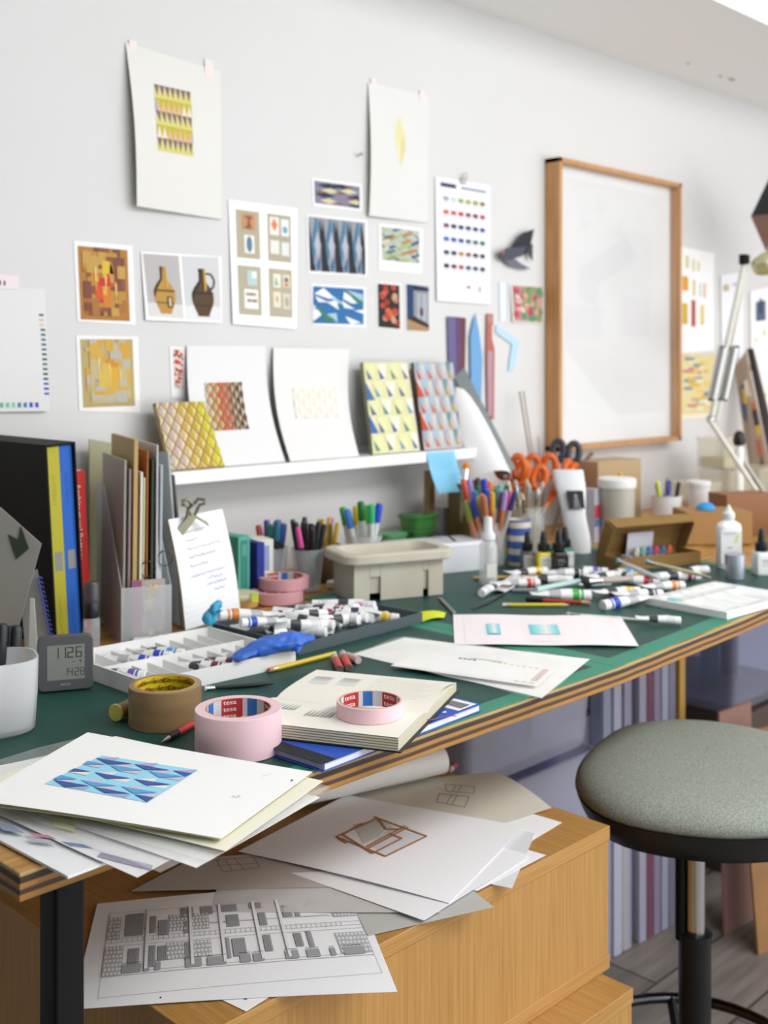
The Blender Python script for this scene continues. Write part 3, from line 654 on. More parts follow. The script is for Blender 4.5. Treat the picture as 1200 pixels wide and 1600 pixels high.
def mk_ticks(b):
    S0 = wallS([(761, 491), (772, 491), (771, 656), (761, 650)], .0072); a = Art(14)
    for k in range(26): a.rect(.1, .36+.024*k, .75, .372+.024*k, 'b8b0cc')
    for k in range(3): a.rect(.15+.3*k, .01, .25+.3*k, .08, 'd8b8a8')
    a.emit(b, S0, .0004)
wpoly('ruler', 'narrow brick red scale ruler hanging on the wall', 'ruler', [(761, 490), (771, 491), (771, 505), (769, 510), (769, 530), (773, 545), (772, 656), (762, 648), (760, 560)], .0065, 'b05a4e', marks=mk_ticks)
wpoly('paper_strip', 'pale blue bent strip like a boomerang on the wall', 'strip', [(775, 507), (812, 533), (803, 579), (794, 579), (800, 538), (775, 520)], .004, 'b4d4ec')
# far left swatch sheet, tag, small patterned card, nail
sw = Art(2.2); G_ = ['5a5848', 'e0b898', 'e2bc9c', '2f5a64', '366068', '3a6468', '36606e', '3a607a', '2e5868', '28505e', '3f6a4a', '2c5a5c', '2a545c', '2a5058', '3a4cae', '2f3fa0', '4450b8']
for j, c in enumerate(G_): v = .205+.0335*j; sw.rect(.865-.02*(j < 3)+.007*j*.3, v*1.2-.04, .985-.02*(j < 3)+.007*j*.3-.02, v*1.2-.022, c)
for i, c in enumerate(['58b48a', '74c0aa', '86ccae', '3d8494', '3a7aa8', '3c4cc0', '4650c0']): sw.rect(.02+.115*i, .93, .085+.115*i, .97, c)
wsheet('swatch_sheet', 'large white sheet edged with painted colour swatches at far left', 'paper', [(-70, 442), (70, 452), (78, 642), (-66, 645)], (.002, .002, .012, .004), 'dfdfdf', [([(-2, 446), (70, 452), (78, 642), (-2, 643)], sw)])
pt_ = Art(.5); pt_.oval(.8, .55, .05, .2, '7a5878').oval(.66, .55, .04, .2, '7a5878')
wsheet('paper_tag', 'pale pink tag with tiny purple marks at the left edge', 'paper', [(-30, 426), (29, 431), (29, 452), (-30, 450)], .0036, 'ecdfe2', [([(-30, 426), (29, 431), (29, 452), (-30, 450)], Art(.4).oval(.62, .6, .03, .2, '7a5878').oval(.5, .6, .03, .2, '7a5878'))], nx=1, ny=1)
rs_ = Art(3.6); rs_.rect(0, 0, 1, 1, 'e4d4cc')
for i in range(60): u, v = q.random()*.8, q.random()*.94; rs_.poly([(u, v), (u+.22, v+.01), (u+.15, v+.06), (u+.02, v+.04)], q.choice(('c2402c', 'd05a30', 'b8503a', '8a4038')), 2+i % 4)
wsheet('pattern_strip', 'slim strip of red mosaic pattern on a white slip', 'print', [(265, 541), (287, 543), (288, 622), (268, 620)], .0012, 'efefef', [([(270, 545), (286, 546), (286, 609), (272, 607)], rs_)], nx=1, ny=3)
p = wp(558, 243); b = BM(); lathe(b, [(.0015, 0), (.0015, .014), (.004, .014), (.004, .016)], 10, M=frame_to(p, p+V((0, -1, .1)))); tag(obj('nail', b, OLDSTEEL, origin=p), 'bare nail in the wall left of the leaf print', 'nail')
# ================================================================ big picture frame
def wk2(name, bm, m, par, **k): return wk(name, bm, m, par, **k)
D_ = .052; yF = WY-D_
c4 = [wp(874, 245, yF), wp(1067, 287, yF), wp(1063, 688, yF), wp(874, 706, yF)]
x0, x1 = (c4[0].x+c4[3].x)/2, (c4[1].x+c4[2].x)/2; z1, z0 = (c4[0].z+c4[1].z)/2, (c4[2].z+c4[3].z)/2
t = thing('framed_drawing', 'large oak framed pale pencil drawing behind glass', 'picture', ((x0+x1)/2, WY-.001, (z0+z1)/2))
FR = noisy('frame_oak', 'b9854f', 'c79662', scale=(6, 6, .5), nscale=12, rough=.5); w = .014
for nm, (a0, a1, b0, b1) in {'l': (x0, x0+w, z0, z1), 'r': (x1-w, x1, z0, z1), 't': (x0, x1, z1-w, z1), 'b': (x0, x1, z0, z0+w)}.items():
    b = BM(); box(b, ((a0+a1)/2, WY-D_/2-.001, (b0+b1)/2), (a1-a0, D_, b1-b0)); wk('frame_rail', b, FR, t, bevel=.001)
dr = Art((z1-z0)/(x1-x0)); g1, g2 = 'd2d2d3', 'c9c9cb'
dr.rect(.06, .04, .96, .9, 'dbdcdd', nx=2, ny=2)
q = random.Random(4)
for k in range(34): v = .3+.016*k; dr.line((.08, v+.02), (.92, v-.02), .0012, g1, 2)
for u, v in ((.25, .18), (.38, .12), (.55, .2), (.62, .28)):
    for k in range(5): dr.line((u+.03*math.cos(k), v+.03*math.sin(k)), (u+.03*math.cos(k+1.2), v+.03*math.sin(k+1.2)), .003, g2, 3)
dr.poly([(.2, .36), (.6, .22), (.7, .3), (.35, .42)], 'd5d5d7', 2); dr.poly([(.2, .36), (.35, .42), (.35, .5), (.2, .46)], 'd6d6d8', 2); dr.rect(.55, .45, .8, .6, 'd6d6d8', 2); dr.rect(.1, .5, .4, .62, 'd7d7d9', 2)
for k in range(16): dr.line((.12+.05*k, .62+.01*k), (.1+.05*k+.1, .86), .0015, g1, 3)
dr.poly([(.1, .66), (.5, .9), (.1, .9)], 'e0e3e3', 2)
for k in range(9): dr.line((.45+.045*k, .2), (.45+.045*k, .45), .002, g2, 3)
Sd = quadS((x0+w, WY-.018, z1-w), (x1-w, WY-.018, z1-w), (x1-w, WY-.018, z0+w), (x0+w, WY-.018, z0+w))
bm_ = sheet_bm(Sd, 'e1e3e4', .003, 4, 4); dr.emit(bm_, Sd, .0002); wk('drawing', bm_, PRINT, t)
b = BM(); box(b, ((x0+x1)/2, WY-.046, (z0+z1)/2), (x1-x0-2*w, .002, z1-z0-2*w)); wk('glass', b, clear('picture_glass', 'ffffff', .03, .02, spec=1), t)
# papers past the frame
pp = Art(1.2)
for u, v, w_, h, c in ((.1, 0, .12, .12, 'd2cba0'), (.32, .02, .1, .12, 'd8d2a4'), (.5, .03, .08, .1, 'dcc89c'), (0, .2, .2, .14, 'd89a30'), (.34, .22, .1, .16, 'd2c48c'), (.56, .24, .08, .14, 'c8c8d8'), (.72, .24, .06, .15, 'd0903a'), (0, .46, .18, .2, 'd0ac3c'), (.3, .42, .14, .26, 'a84c3c'), (.6, .46, .14, .2, 'e0c884')): pp.rect(u, v, u+w_, v+h, c)
wsheet('swatch_sheet', 'white sheet with rows of ochre and red swatches, just right of the big frame', 'paper', [(1064, 385), (1116, 396), (1116, 548), (1064, 552)], .002, 'f2f2f3', [([(1066, 398), (1112, 408), (1112, 560), (1066, 562)], pp)])
yp = Art(1.2); yp.rect(0, 0, 1, 1, 'dccf9c', nx=2, ny=2)
for i in range(44): u, v = q.random()*.75, q.random()*.9; yp.rect(u, v, u+q.uniform(.1, .3), v+.05, q.choice(('d8b84a', 'e6dcb0', 'e6c678', 'd8b84a', '7c8aa8', 'e8e2cc', 'c88a8a')), 2+i % 5)
wsheet('pattern_sheet', 'yellow patterned sheet below the ochre swatches, right of the big frame', 'print', [(1065, 553), (1120, 553), (1118, 652), (1065, 656)], .003, 'e8e2cc', [([(1065, 553), (1120, 553), (1118, 645), (1065, 648)], yp)])
wsheet('drawing_sheet', 'white sheet with faint sketches behind the lamp arm', 'paper', [(1126, 430), (1162, 424), (1162, 560), (1128, 560)], .004, 'eeeff4', [([(1126, 430), (1162, 424), (1162, 560), (1128, 560)], Art(3).rect(.1, .12, .35, .2, 'c4b08c').rect(.5, .12, .7, .15, 'b0b4c4').scrawl(.2, .5, .6, .08, 'b8bccc', .01))], nx=2)
wsheet('drawing_sheet', 'white sheet with a dark blue photograph at the right edge', 'paper', [(1172, 455), (1240, 440), (1240, 650), (1174, 640)], .004, 'f4f4f4', [([(1172, 455), (1240, 440), (1240, 650), (1174, 640)], Art(3).rect(.12, .1, .34, .26, '55617a').rect(.2, .08, .26, .2, '2f3e5c').rect(.1, .4, .14, .43, 'c8d080').rect(.28, .34, .33, .38, 'c8d080').rect(.3, .85, .34, .88, 'c8d080'))], nx=2)
# ================================================================ shelf with leaning works
sy = 1.85; xl, xr = 1.283, 2.228; zt, zb = 1.154, 1.129
t = thing('picture_ledge', 'narrow white wall shelf with small works leaning on it', 'shelf', ((xl+xr)/2, WY-.001, zb))
b = BM(); box(b, ((xl+xr)/2, (sy+WY)/2-.001, (zt+zb)/2+.0005), (xr-xl, WY-sy-.002, zt-zb)); wk('shelf_board', b, mat('white_lacquer', 'efeff2', .35), t, bevel=.001)
b = BM(); box(b, ((xl+xr)/2, WY-.008, zt+.008), (xr-xl, .012, .016)); wk('back_rail', b, mat('white_lacquer'), t, bevel=.001)
SZ = zt+.001
def shelfS(px, yb, yt, bend=None):
    """corner pixels of a leaning panel: lower edge at depth yb, upper edge at yt"""
    tl, tr, br, bl = px
    A, B = wp(*bl, yb), wp(*br, yb)
    A.z = B.z = SZ+.001
    return quadS(wp(*tl, yt), wp(*tr, yt), B, A, bend)
def panel(name, label, cat, px, yb, yt, th, col, art, side, m=PRINT, group=None, lift=.0004):
    tl, tr, br, bl = px; A, B = wp(*bl, yb), wp(*br, yb); A.z = B.z = SZ + .001
    TL, TR = wp(*tl, yt), wp(*tr, yt); TL.z = TR.z = (TL.z+TR.z)/2
    S = quadS(TL, TR, B, A); bm = sheet_bm(S, col, th, 4, 4, back=side)
    if art: art.emit(bm, S, lift)
    return tag(obj(name, bm, m, origin=S(.5, 1)), label, cat, group)
# faceted diamond reliefs, built in real depth
def relief(bm, S, cols, nu, nv, depth, fr=(0, 0, 1, 1), shade=.8):
    lay = bm.loops.layers.float_color.get('Col') or bm.loops.layers.float_color.new('Col')
    u0, v0, u1, v1 = fr; e = 1e-3; n = (S(.5+e, .5)-S(.5-e, .5)).cross(S(.5, .5-e)-S(.5, .5+e)).normalized()
    du, dv = (u1-u0)/nu, (v1-v0)/nv
    def Pt(u, v, k): u = min(max(u, u0), u1); v = min(max(v, v0), v1); return S(u, v)+n*(k*depth+.0006)
    def face(pts, c):
        f = bm.faces.new([bm.verts.new(p) for p in pts]); f.normal_update()
        if f.normal.dot(n) < 0: f.normal_flip()
        for lp in f.loops: lp[lay] = (*lin(c), 1)
    for j in range(-1, 2*nv+1):
        for i in range(-1, nu+1):
            cu = u0+du*(i+.5*(j % 2)+.5); cv = v0+dv*(j*.5+.5)
            if cu < u0-.01 or cu > u1+.01 or cv < v0-.01 or cv > v1+.01: continue
            g = .86
            L_, R_, T_, B_ = (cu-du/2*g, cv), (cu+du/2*g, cv), (cu, cv-dv/2*g), (cu, cv+dv/2*g)
            if any(not (u0-1e-6 <= a <= u1+1e-6 and v0-1e-6 <= c <= v1+1e-6) for a, c in (L_, R_, T_, B_)):
                if not (u0 <= cu <= u1 and v0 <= cv <= v1): continue
            c = cols(min(max((cu-u0)/(u1-u0), 0), 1), i, j)
            m_ = Pt(cu, cv, 1)
            face([Pt(*L_, 0), Pt(*B_, 0), m_], c[0]); face([Pt(*L_, 0), m_, Pt(*T_, 0)], c[0])
            face([Pt(*R_, 0), m_, Pt(*B_, 0)], c[1]); face([Pt(*R_, 0), Pt(*T_, 0), m_], c[1])
def yc(u, i, j):
    l = ['cdb9b0', 'cdb4b4', 'd8b89a', 'd3b05c', 'cfae3a', 'd8cf3e']; r = ['d8cfa4', 'dcd3a4', 'dfd0a0', 'd9cf94', 'dcd28a', 'd9d060']
    k = min(5, int(u*6)); return l[k], r[k]
tl, tr, br, bl = (241, 631), (318, 626), (351, 727), (266, 737)
A_, B_ = wp(*bl, 1.868), wp(*br, 1.868); A_.z = B_.z = SZ+.001; TL, TR = wp(*tl, 1.925), wp(*tr, 1.925); TL.z = TR.z = (TL.z+TR.z)/2
S = quadS(TL, TR, B_, A_); bm = sheet_bm(S, '9a7c50', .008, 2, 2, back='b59d66')
relief(bm, S, yc, 5, 4, .005, (.01, .01, .99, .99)); tag(obj('relief_tile', bm, PRINT, origin=S(.5, 1)), 'yellow and lilac diamond relief tile leaning at the left end of the shelf', 'artwork')
# curved white sheets behind
def curl(px, yb, yt, k): return shelfS(px, yb, yt, bend=lambda u, v: k*math.sin(PI*v))
S = curl([(292, 540), (414, 540), (446, 722), (318, 736)], 1.872, 1.966, -.018); bm = sheet_bm(S, 'e2e2e2', .0008, 8, 12)
def rc(u, i, j):
    l = ['c9a88a', 'c48a50', 'cf5c46', 'c86a50', '7c5a48', '54383a']; r = ['d8cdb0', 'd3b88c', 'd47a5c', 'b89474', 'c8ba9c', 'd0c8a8']; k = min(5, int(u*6)); return l[k], r[k]
c = [uvp(S, *p) for p in ((320, 598), (381, 598), (384, 670), (330, 674))]
uu0, uu1 = (c[0][0]+c[3][0])/2, (c[1][0]+c[2][0])/2; vv0, vv1 = (c[0][1]+c[1][1])/2, (c[2][1]+c[3][1])/2
Art(1).rect(uu0, vv0, uu1, vv1, '75604c', nx=3, ny=6).emit(bm, S, .0006)
relief(bm, S, rc, 5, 4, .003, (uu0, vv0, uu1, vv1)); tag(obj('relief_print', bm, PRINT, origin=S(.5, 1)), 'white sheet with a coral and brown diamond relief, behind the yellow tile', 'artwork')
S = curl([(427, 543), (546, 545), (561, 716), (454, 724)], 1.862, 1.964, -.02); bm = sheet_bm(S, 'e3e2e1', .001, 8, 12, back='b9b9a4')
c = [uvp(S, *p) for p in ((457, 607), (525, 606), (528, 650), (464, 655))]; uu0, uu1 = (c[0][0]+c[3][0])/2, (c[1][0]+c[2][0])/2; vv0, vv1 = (c[0][1]+c[1][1])/2, (c[2][1]+c[3][1])/2
Art(1).rect(uu0, vv0, uu1, vv1, 'e5e0d6', nx=3, ny=3).emit(bm, S, .0006)
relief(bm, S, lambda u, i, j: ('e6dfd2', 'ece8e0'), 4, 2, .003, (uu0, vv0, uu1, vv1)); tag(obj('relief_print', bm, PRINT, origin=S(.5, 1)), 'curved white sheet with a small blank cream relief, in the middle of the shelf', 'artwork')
# two patterned sketchbooks
def tri_cover(base, kind):
    a = Art(1.55); o_ = a.poly; a.poly = lambda P_, c, L=None: o_([(min(1, max(0, x)), min(1, max(0, y))) for x, y in P_], c, L); a.rect(0, 0, 1, 1, base, nx=2, ny=3)
    for j in range(5):
        for i in range(5):
            u = (i+.15)/3.7 - (.13 if j % 2 else 0); v = .02+j*.195; 
            if kind == 'y':
                a.poly([(max(0, u-.02), v), (min(1, u+.2), v), (min(1, u+.14), v+.19), (max(0, u+.04), v+.19)], 'e2e0d2' if (i+j) % 2 else 'dcdcaa', 2)
                c = ('5c6a9c', '6d7278', '4f5a96', '6c9ab8', '5f8a84')[(i*2+j) % 5]
            else:
                a.poly([(max(0, u-.06), v-.02), (min(1, u+.08), v-.02), (min(1, max(0, u+.02)), v+.17)], ('8fa8bc', '9fb8cc', 'a4a4b0', '6f8c98', '55708c')[i % 5], 2)
                a.poly([(max(0, u+.1), v), (min(1, u+.22), v), (min(1, max(0, u+.16)), v+.19)], 'c9c8c4', 2); c = ('cc4e34', 'd0603c', 'cf8446', 'c9a04a', 'c8b058')[min(4, i)]
            if u+.12 <= 1 and u >= -.02: a.poly([(max(0, u), v+.06), (u+.12, v+.17), (max(0, u+.03), v+.17)], c, 4)
    if kind == 'y': a.poly([(0, .22), (.16, .42), (0, .42)], '45709a', 5); a.poly([(0, .58), (.16, .78), (0, .78)], '4566b0', 5)
    else: a.poly([(0, .2), (.16, .4), (0, .4)], 'c04a38', 5); a.poly([(0, .56), (.16, .78), (0, .78)], 'c04a38', 5)
    return a
panel('sketchbook', 'sketchbook with pale yellow cover and dark triangles, left of the grey one', 'book', [(567, 566), (636, 566), (656, 700), (583, 706)], 1.875, 1.93, .011, 'd9d8a6', tri_cover('d8d6a2', 'y'), '8a8a72', group='patterned sketchbooks on the shelf')
panel('sketchbook', 'sketchbook with grey cover and orange triangles, right end of the shelf', 'book', [(646, 567), (707, 566), (722, 696), (663, 700)], 1.875, 1.93, .011, 'b4b6b6', tri_cover('b2b6b8', 'r'), '7a5a4a', group='patterned sketchbooks on the shelf')
# blue sticky note on the shelf edge
a_, b_2 = wp(667, 707, sy-.0012), wp(710, 704, sy-.0012); d_, c_ = wp(686, 771, sy-.035), wp(731, 767, sy-.035)
S = quadS(a_, b_2, c_, d_, bend=lambda u, v: -.006*math.sin(PI*v)); A = Art(1.3)
for k in range(6): A.scrawl(.1, .12+.06*k, .75, .035, '5f9cc0', .006)
sheet('sticky_note', 'light blue sticky note hanging from the front edge of the shelf', 'note', S, '88cdec', A, nx=4, ny=8)
# ---- rolled white paper and dark set-square strip behind the brush pots
S = quadS(wp(690, 610, 1.95), wp(745, 615, 1.93), wp(800, 742, 1.80), wp(745, 742, 1.84), bend=lambda u, v: .03*math.sin(PI*u)); S_base = None
sheet('paper_curl', 'long curved white sheet standing between the shelf and the scissors pot', 'paper', S, 'ececec', None, nx=10, ny=6, th=.0008)
p0, p1 = wp(716, 583, 1.93), wp(800, 736, 1.80); n_ = V((.02, -.006, .016))
b = BM(); loft(b, [[p0-n_*.6, p0+n_*.9, p0+n_*.9+V((0, .003, 0)), p0-n_*.6+V((0, .003, 0))], [p1-n_*1.1, p1+n_*.5, p1+n_*.5+V((0, .003, 0)), p1-n_*1.1+V((0, .003, 0))]])
tag(obj('straightedge', b, mat('dark_grey_acrylic', '66706f', .35), origin=p1), 'long dark grey straightedge leaning diagonally off the wall', 'ruler')
b = BM(); pp_ = [wp(700, 588, 1.94), wp(716, 578, 1.93), wp(737, 588, 1.92), wp(727, 600, 1.93), wp(708, 602, 1.94)]; loft(b, [pp_, [p+V((0, .003, 0)) for p in pp_]])
# ================================================================ upright things behind, desk level
SLIP = mat('black_cloth_board', '12110e', .65, spec=.2)
def wkart(name, col, S, art, par, m=PRINT, th=.0006, nx=2, ny=4, lift=.0002, back=None):
    bm = sheet_bm(S, col, th, nx, ny, back)
    if art: art.emit(bm, S, lift)
    return wk(name, bm, m, par)
# slipcase with two books: spines face the room (-y), box runs back to the wall
X0, X1, Y0, Y1, ZT = .934, .988, 1.672, 1.935, 1.236
def lean(b, px, a=-.058):
    m = M4.Translation((px, 0, DZ)) @ M4.Rotation(a, 4, 'Y') @ M4.Translation((-px, 0, -DZ)); bmesh.ops.transform(b, matrix=m, verts=b.verts)
t = thing('book_slipcase', 'tall black slipcase open at the spines', 'slipcase', ((X0+X1)/2, (Y0+Y1)/2, MZ-.001))
zb_ = DZ+.0005
b = BM(); bx_ = lambda c, s: box(b, c, s)
bx_((X0+.0015, (Y0+Y1)/2, (zb_+ZT)/2), (.003, Y1-Y0, ZT-zb_)); bx_((X1-.0015, (Y0+Y1)/2, (zb_+ZT)/2), (.003, Y1-Y0, ZT-zb_)); bx_(((X0+X1)/2, (Y0+Y1)/2, ZT-.0015), (X1-X0-.006, Y1-Y0, .003)); bx_(((X0+X1)/2, (Y0+Y1)/2, zb_+.0015), (X1-X0-.006, Y1-Y0, .003)); bx_(((X0+X1)/2, Y1-.0015, (zb_+ZT)/2), (X1-X0-.006, .003, ZT-zb_-.006))
lean(b, X0); wk('case', b, SLIP, t)
def spine_book(x0, x1, col, label, a):
    b = BM(); colbox(b, ((x0+x1)/2, (Y0+.001+Y1)/2, (zb_+ZT)/2), (x1-x0, Y1-Y0-.012, ZT-zb_-.009), col)
    S = quadS((x0, Y0+.0068, ZT-.0045), (x1, Y0+.0068, ZT-.0045), (x1, Y0+.0068, zb_+.0045), (x0, Y0+.0068, zb_+.0045)); a.emit(b, S, .0003); lean(b, X0)
    tag(obj('book', b, PRINT, origin=((x0+x1)/2, (Y0+Y1)/2, zb_+.004)), label, 'book', 'art books in the black slipcase')
H_ = (ZT-zb_)/.0235
a = Art(H_); a.text('Josef Albers', .35, .14, .032, '9a9428', rot=PI/2, sx=1); a.rect(.26, .53, .86, .625, '8a8d86'); a.text('Interaction of Color', .35, .76, .029, '9a9428', rot=PI/2); spine_book(X0+.0038, X0+.0272, 'b3ab35', 'book with a yellow spine and grey square, in the black slipcase', a)
a = Art(H_); a.text('Josef Albers', .35, .14, .032, '2450a4', rot=PI/2, sx=1); a.rect(.26, .53, .86, .625, '8a8d86'); a.text('Interaction of Color', .35, .76, .029, '2450a4', rot=PI/2); spine_book(X0+.0276, X1-.0038, '2a62bc', 'book with a blue spine and grey square, in the black slipcase', a)
# red book
p = at(146, 1004, DZ); x0, x1, y0 = .998, 1.026, 1.716
b = BM(); colbox(b, ((x0+x1)/2, y0+.10, DZ+.142), (x1-x0, .20, .284), 'd23a34'); colbox(b, ((x0+x1)/2, y0+.104, DZ+.1421), (x1-x0-.006, .1985, .2846), 'e8e4dc')
a = Art(.284/.026); a.text('Architectural Pottery', .28, .075, .0525, 'f0e4de', rot=PI/2); a.text('fifty years of pots', .5, .72, .018, '6a2020', rot=PI/2); a.rect(.35, .90, .65, .94, 'f0e4de')
S = quadS((x0, y0, DZ+.284), (x1, y0, DZ+.284), (x1, y0, DZ), (x0, y0, DZ)); a.emit(b, S, .0003); lean(b, .988, -.05); tag(obj('book', b, PRINT, origin=(x0, y0, DZ)), 'red book with white title lettering on its spine, right of the slipcase', 'book')
b = BM(); colbox(b, (1.038, 1.86, DZ+.13), (.016, .17, .26), '3c4664'); lean(b, 1.02, -.04); tag(obj('book', b, PRINT, origin=(1.043, 1.86, DZ)), 'slim navy book just behind the red one', 'book')
# grey folder cards leaning left of the slipcase
def vboard(name, label, cat, pts, c, th=.003, m=PRINT, art=None, px=None):
    """an upright card given by corner spots (u, v, distance)"""
    P = [dp(*p) for p in pts]; S = quadS(*P); bm = sheet_bm(S, c, th, 3, 3); A = Art(1.3)
    if art: place(A, S, px, art)
    A.emit(bm, S, .0004); return tag(obj(name, bm, m, origin=P[3]), label, cat)
def zdist(v, z): return FPX*(CZ-z)/(v-HV)
P = [at(-40, 760, 1.22), None]
def upoly(name, label, cat, pts, c, th, m=None, extra=None):
    A = [dp(*p) for p in pts]; zm = min(p.z for p in A)
    for p in A:
        if p.z < zm+.03: p.z = MZ
    n = (A[1]-A[0]).cross(A[2]-A[0]).normalized()
    if n.dot(-A[0]+V((0, 0, CZ))) < 0: n = -n
    b = BM(); loft(b, [A, [p - n*th for p in A]]); paint(b, lambda p, f: c)
    if extra: extra(b, n)
    return tag(obj(name, b, m or PRINT, origin=min(A, key=lambda p: p.z)), label, cat)
def mlabel(b, n):
    lay = b.loops.layers.float_color['Col']; A = [dp(u, v, 1.80) for u, v in ((13, 834), (29, 843), (33, 820), (46, 857), (26, 874))]
    A = [p+n*.002 for p in A]; vs = [b.verts.new(p) for p in A]
    for tri in ((0, 1, 4), (1, 2, 3), (1, 3, 4)):
        f = b.faces.new([vs[i] for i in tri]); f.normal_update()
        if f.normal.dot(n) < 0: f.normal_flip()
        for lp in f.loops: lp[lay] = (*lin('38433a'), 1)
upoly('grey_folder', 'grey card folder with a dark notched emblem, at the left edge', 'folder', [(-40, 778, 1.80), (0, 793, 1.80), (64, 850, 1.80), (30, 975, 1.80), (26, 1034, 1.80), (-40, 1034, 1.80)], '9a9892', .003, extra=mlabel)
sb = BM(); A4 = [dp(30, 905, 1.83), dp(58, 890, 1.83), dp(80, 1000, 1.83), dp(82, 1024, 1.83), dp(40, 1024, 1.83)]
t = thing('spiral_notebook', 'grey notebook with blue wire spiral standing behind the clock', 'notebook', A4[4])
loft(sb, [A4, [p+V((.004, .007, 0)) for p in A4]]); wk('cover', sb, mat('grey_cover', 'a3a2a0', .6), t)
sb = BM(); a0, a1 = dp(61, 905, 1.825), dp(83, 1015, 1.825)
for k in range(16):
    c = a0.lerp(a1, k/15); tube(sb, [c+V((.004*math.cos(w_), -.002, .004*math.sin(w_))) for w_ in [PI*2*j/8 for j in range(7)]], .0012, 5)
wk('spiral', sb, mat('blue_wire', '3c4ca8', .4), t)
upoly('white_card', 'narrow white card upright between the grey folder and the clock', 'card', [(47, 935, 1.74), (53, 935, 1.74), (60, 1052, 1.74), (44, 1052, 1.74)], 'd4d2c6', .002)
# bottle in front of the red book
p = at(143, 1022); t = thing('spray_bottle', 'slim clear bottle with a black collar and dark cap, in front of the red book', 'bottle', p)
b = BM(); lathe(b, [(.001, .001), (.0125, .001), (.0135, .004), (.0135, .055), (.010, .064)], 20); obj('bottle', b, CLEARP, t, smooth=40)
b = BM(); lathe(b, [(.0115, .058), (.0125, .060), (.0125, .082), (.011, .084)], 20); obj('collar', b, BLACKP, t, smooth=40)
b = BM(); lathe(b, [(.0125, .0825), (.0125, .112), (.011, .115), (.002, .1155)], 20); obj('cap', b, clear('smoked_cap', '4a4c52', .75, .2), t, smooth=40)
# magazine file, frosted, with its papers
p = at(170, 1012); fx0, fx1 = 1.00, 1.085; fy0, fy1 = 1.625, 1.88
fx0, fx1, fy0, fy1 = 1.008, 1.108, 1.60, 1.70
ang = -.36
t = thing('magazine_file', 'frosted plastic magazine file stuffed with folders and envelopes', 'file box', (1.101, 1.708, MZ-.0005), ang)
b = BM(); w, d, h, hl = .084, .22, .25, .094
# local: x width, y depth (front at -d/2 low, back high)
def wall_poly(pts, n, th=.0018):
    A = [V(q_) for q_ in pts]; loft(b, [A, [q_+V(n)*th for q_ in A]])
yf, yb = -d/2, d/2
wall_poly([(-w/2, yf, 0), (w/2, yf, 0), (w/2, yf, hl), (-w/2, yf, hl)], (0, 1, 0))
for sx in (-1, 1):
    wall_poly([(sx*w/2, yf+.002, 0), (sx*w/2, yb, 0), (sx*w/2, yb, h), (sx*w/2, yf+.15, h), (sx*w/2, yf+.002, hl)], (-sx, 0, 0))
wall_poly([(-w/2+.002, yb, 0), (w/2-.002, yb, 0), (w/2-.002, yb, h), (-w/2+.002, yb, h)], (0, -1, 0)); box(b, (0, 0, .001), (w-.004, d-.004, .002))
obj('case', b, clear('thin_frosted_plastic', 'eef0f2', .3, .25), t)
Mw = M4.Translation(t.location) @ M4.Rotation(ang, 4, 'Z')
inside = [(-.040, .02, .30, 'b9b7a8', .004, 'clear sleeve of papers nearest the red book in the file'), (-.031, .01, .285, 'c9b2b4', .004, 'pink tinted plastic folder in the file'), (-.022, -.005, .335, 'bf9f66', .007, 'thick buff envelope standing tall in the file'), (-.010, .0, .28, 'e4e2dc', .004, 'white papers beside the buff envelope in the file'), (-.003, .01, .27, 'cfcf9c', .003, 'pale yellow card in the file'), (.004, .01, .315, 'b8703c', .003, 'orange brown folder in the file'), (.013, .0, .30, '4a5048', .004, 'dark green card in the file'), (.022, -.01, .325, 'c4c5c8', .003, 'white punched strip pocket in the file'), (.032, .01, .29, 'aab2b8', .004, 'bluish plastic pocket in the file')]
for x, y, hh, c, th, nm in inside:
    b = BM(); box(b, (0, 0, hh/2), (th, .19, hh), rz=0)
    o = obj('folder', b, mat('folder_'+c, c, .6), bevel=.0006); lc = Mw @ V((x*.84, y*.5, .003)); o.location = lc; o.rotation_euler = (0, R.uniform(.006, .014), ang); tag(o, nm, 'folder', 'papers in the magazine file')
b = BM(); colbox(b, (0, 0, .05), (.056, .002, .10), 'b9a9a4')
Sx = quadS((-.028, -.0012, .10), (.028, -.0012, .10), (.028, -.0012, 0), (-.028, -.0012, 0)); A = Art(1.8); A.rect(0, 0, .3, 1, '9c5a7c')
for k in range(26):
    u, v = .35+R.random()*.55, R.random()*.9+.05; A.oval(u, v, .09, .04, R.choice(('d8cfae', '9aa8b4', 'c8b87c', 'b4b8b8', 'e4dcc0')), 2+k % 4, 6)
for k in range(6): A.poly([(.62, .16), (.62+.2*math.cos(k), .16+.1*math.sin(k)), (.62+.2*math.cos(k+.5), .16+.1*math.sin(k+.5))], 'd8c070', 8)
A.emit(b, Sx, .0004); o = obj('flower_card', b, PRINT); o.location = Mw @ V((.004, yf+.006, .004)); o.rotation_euler = (0, 0, ang); tag(o, 'flower printed card showing through the front of the file', 'card')
b = BM(); 
for k in (-1, 1): tube(b, [(k*.017+.013*math.cos(PI*2*j/14), 0, .013*math.sin(PI*2*j/14)) for j in range(15)], .0011, 6)
tube(b, [(-.004, 0, .003), (0, -.001, .006), (.004, 0, .003)], .001, 6)
o = obj('eyeglasses', b, mat('dark_wire', '3a3038', .3)); o.location = Mw @ V((.020, yf+.016, .128)); o.rotation_euler = (0, -.5, ang); tag(o, 'thin dark rimmed glasses resting in the file mouth', 'glasses')
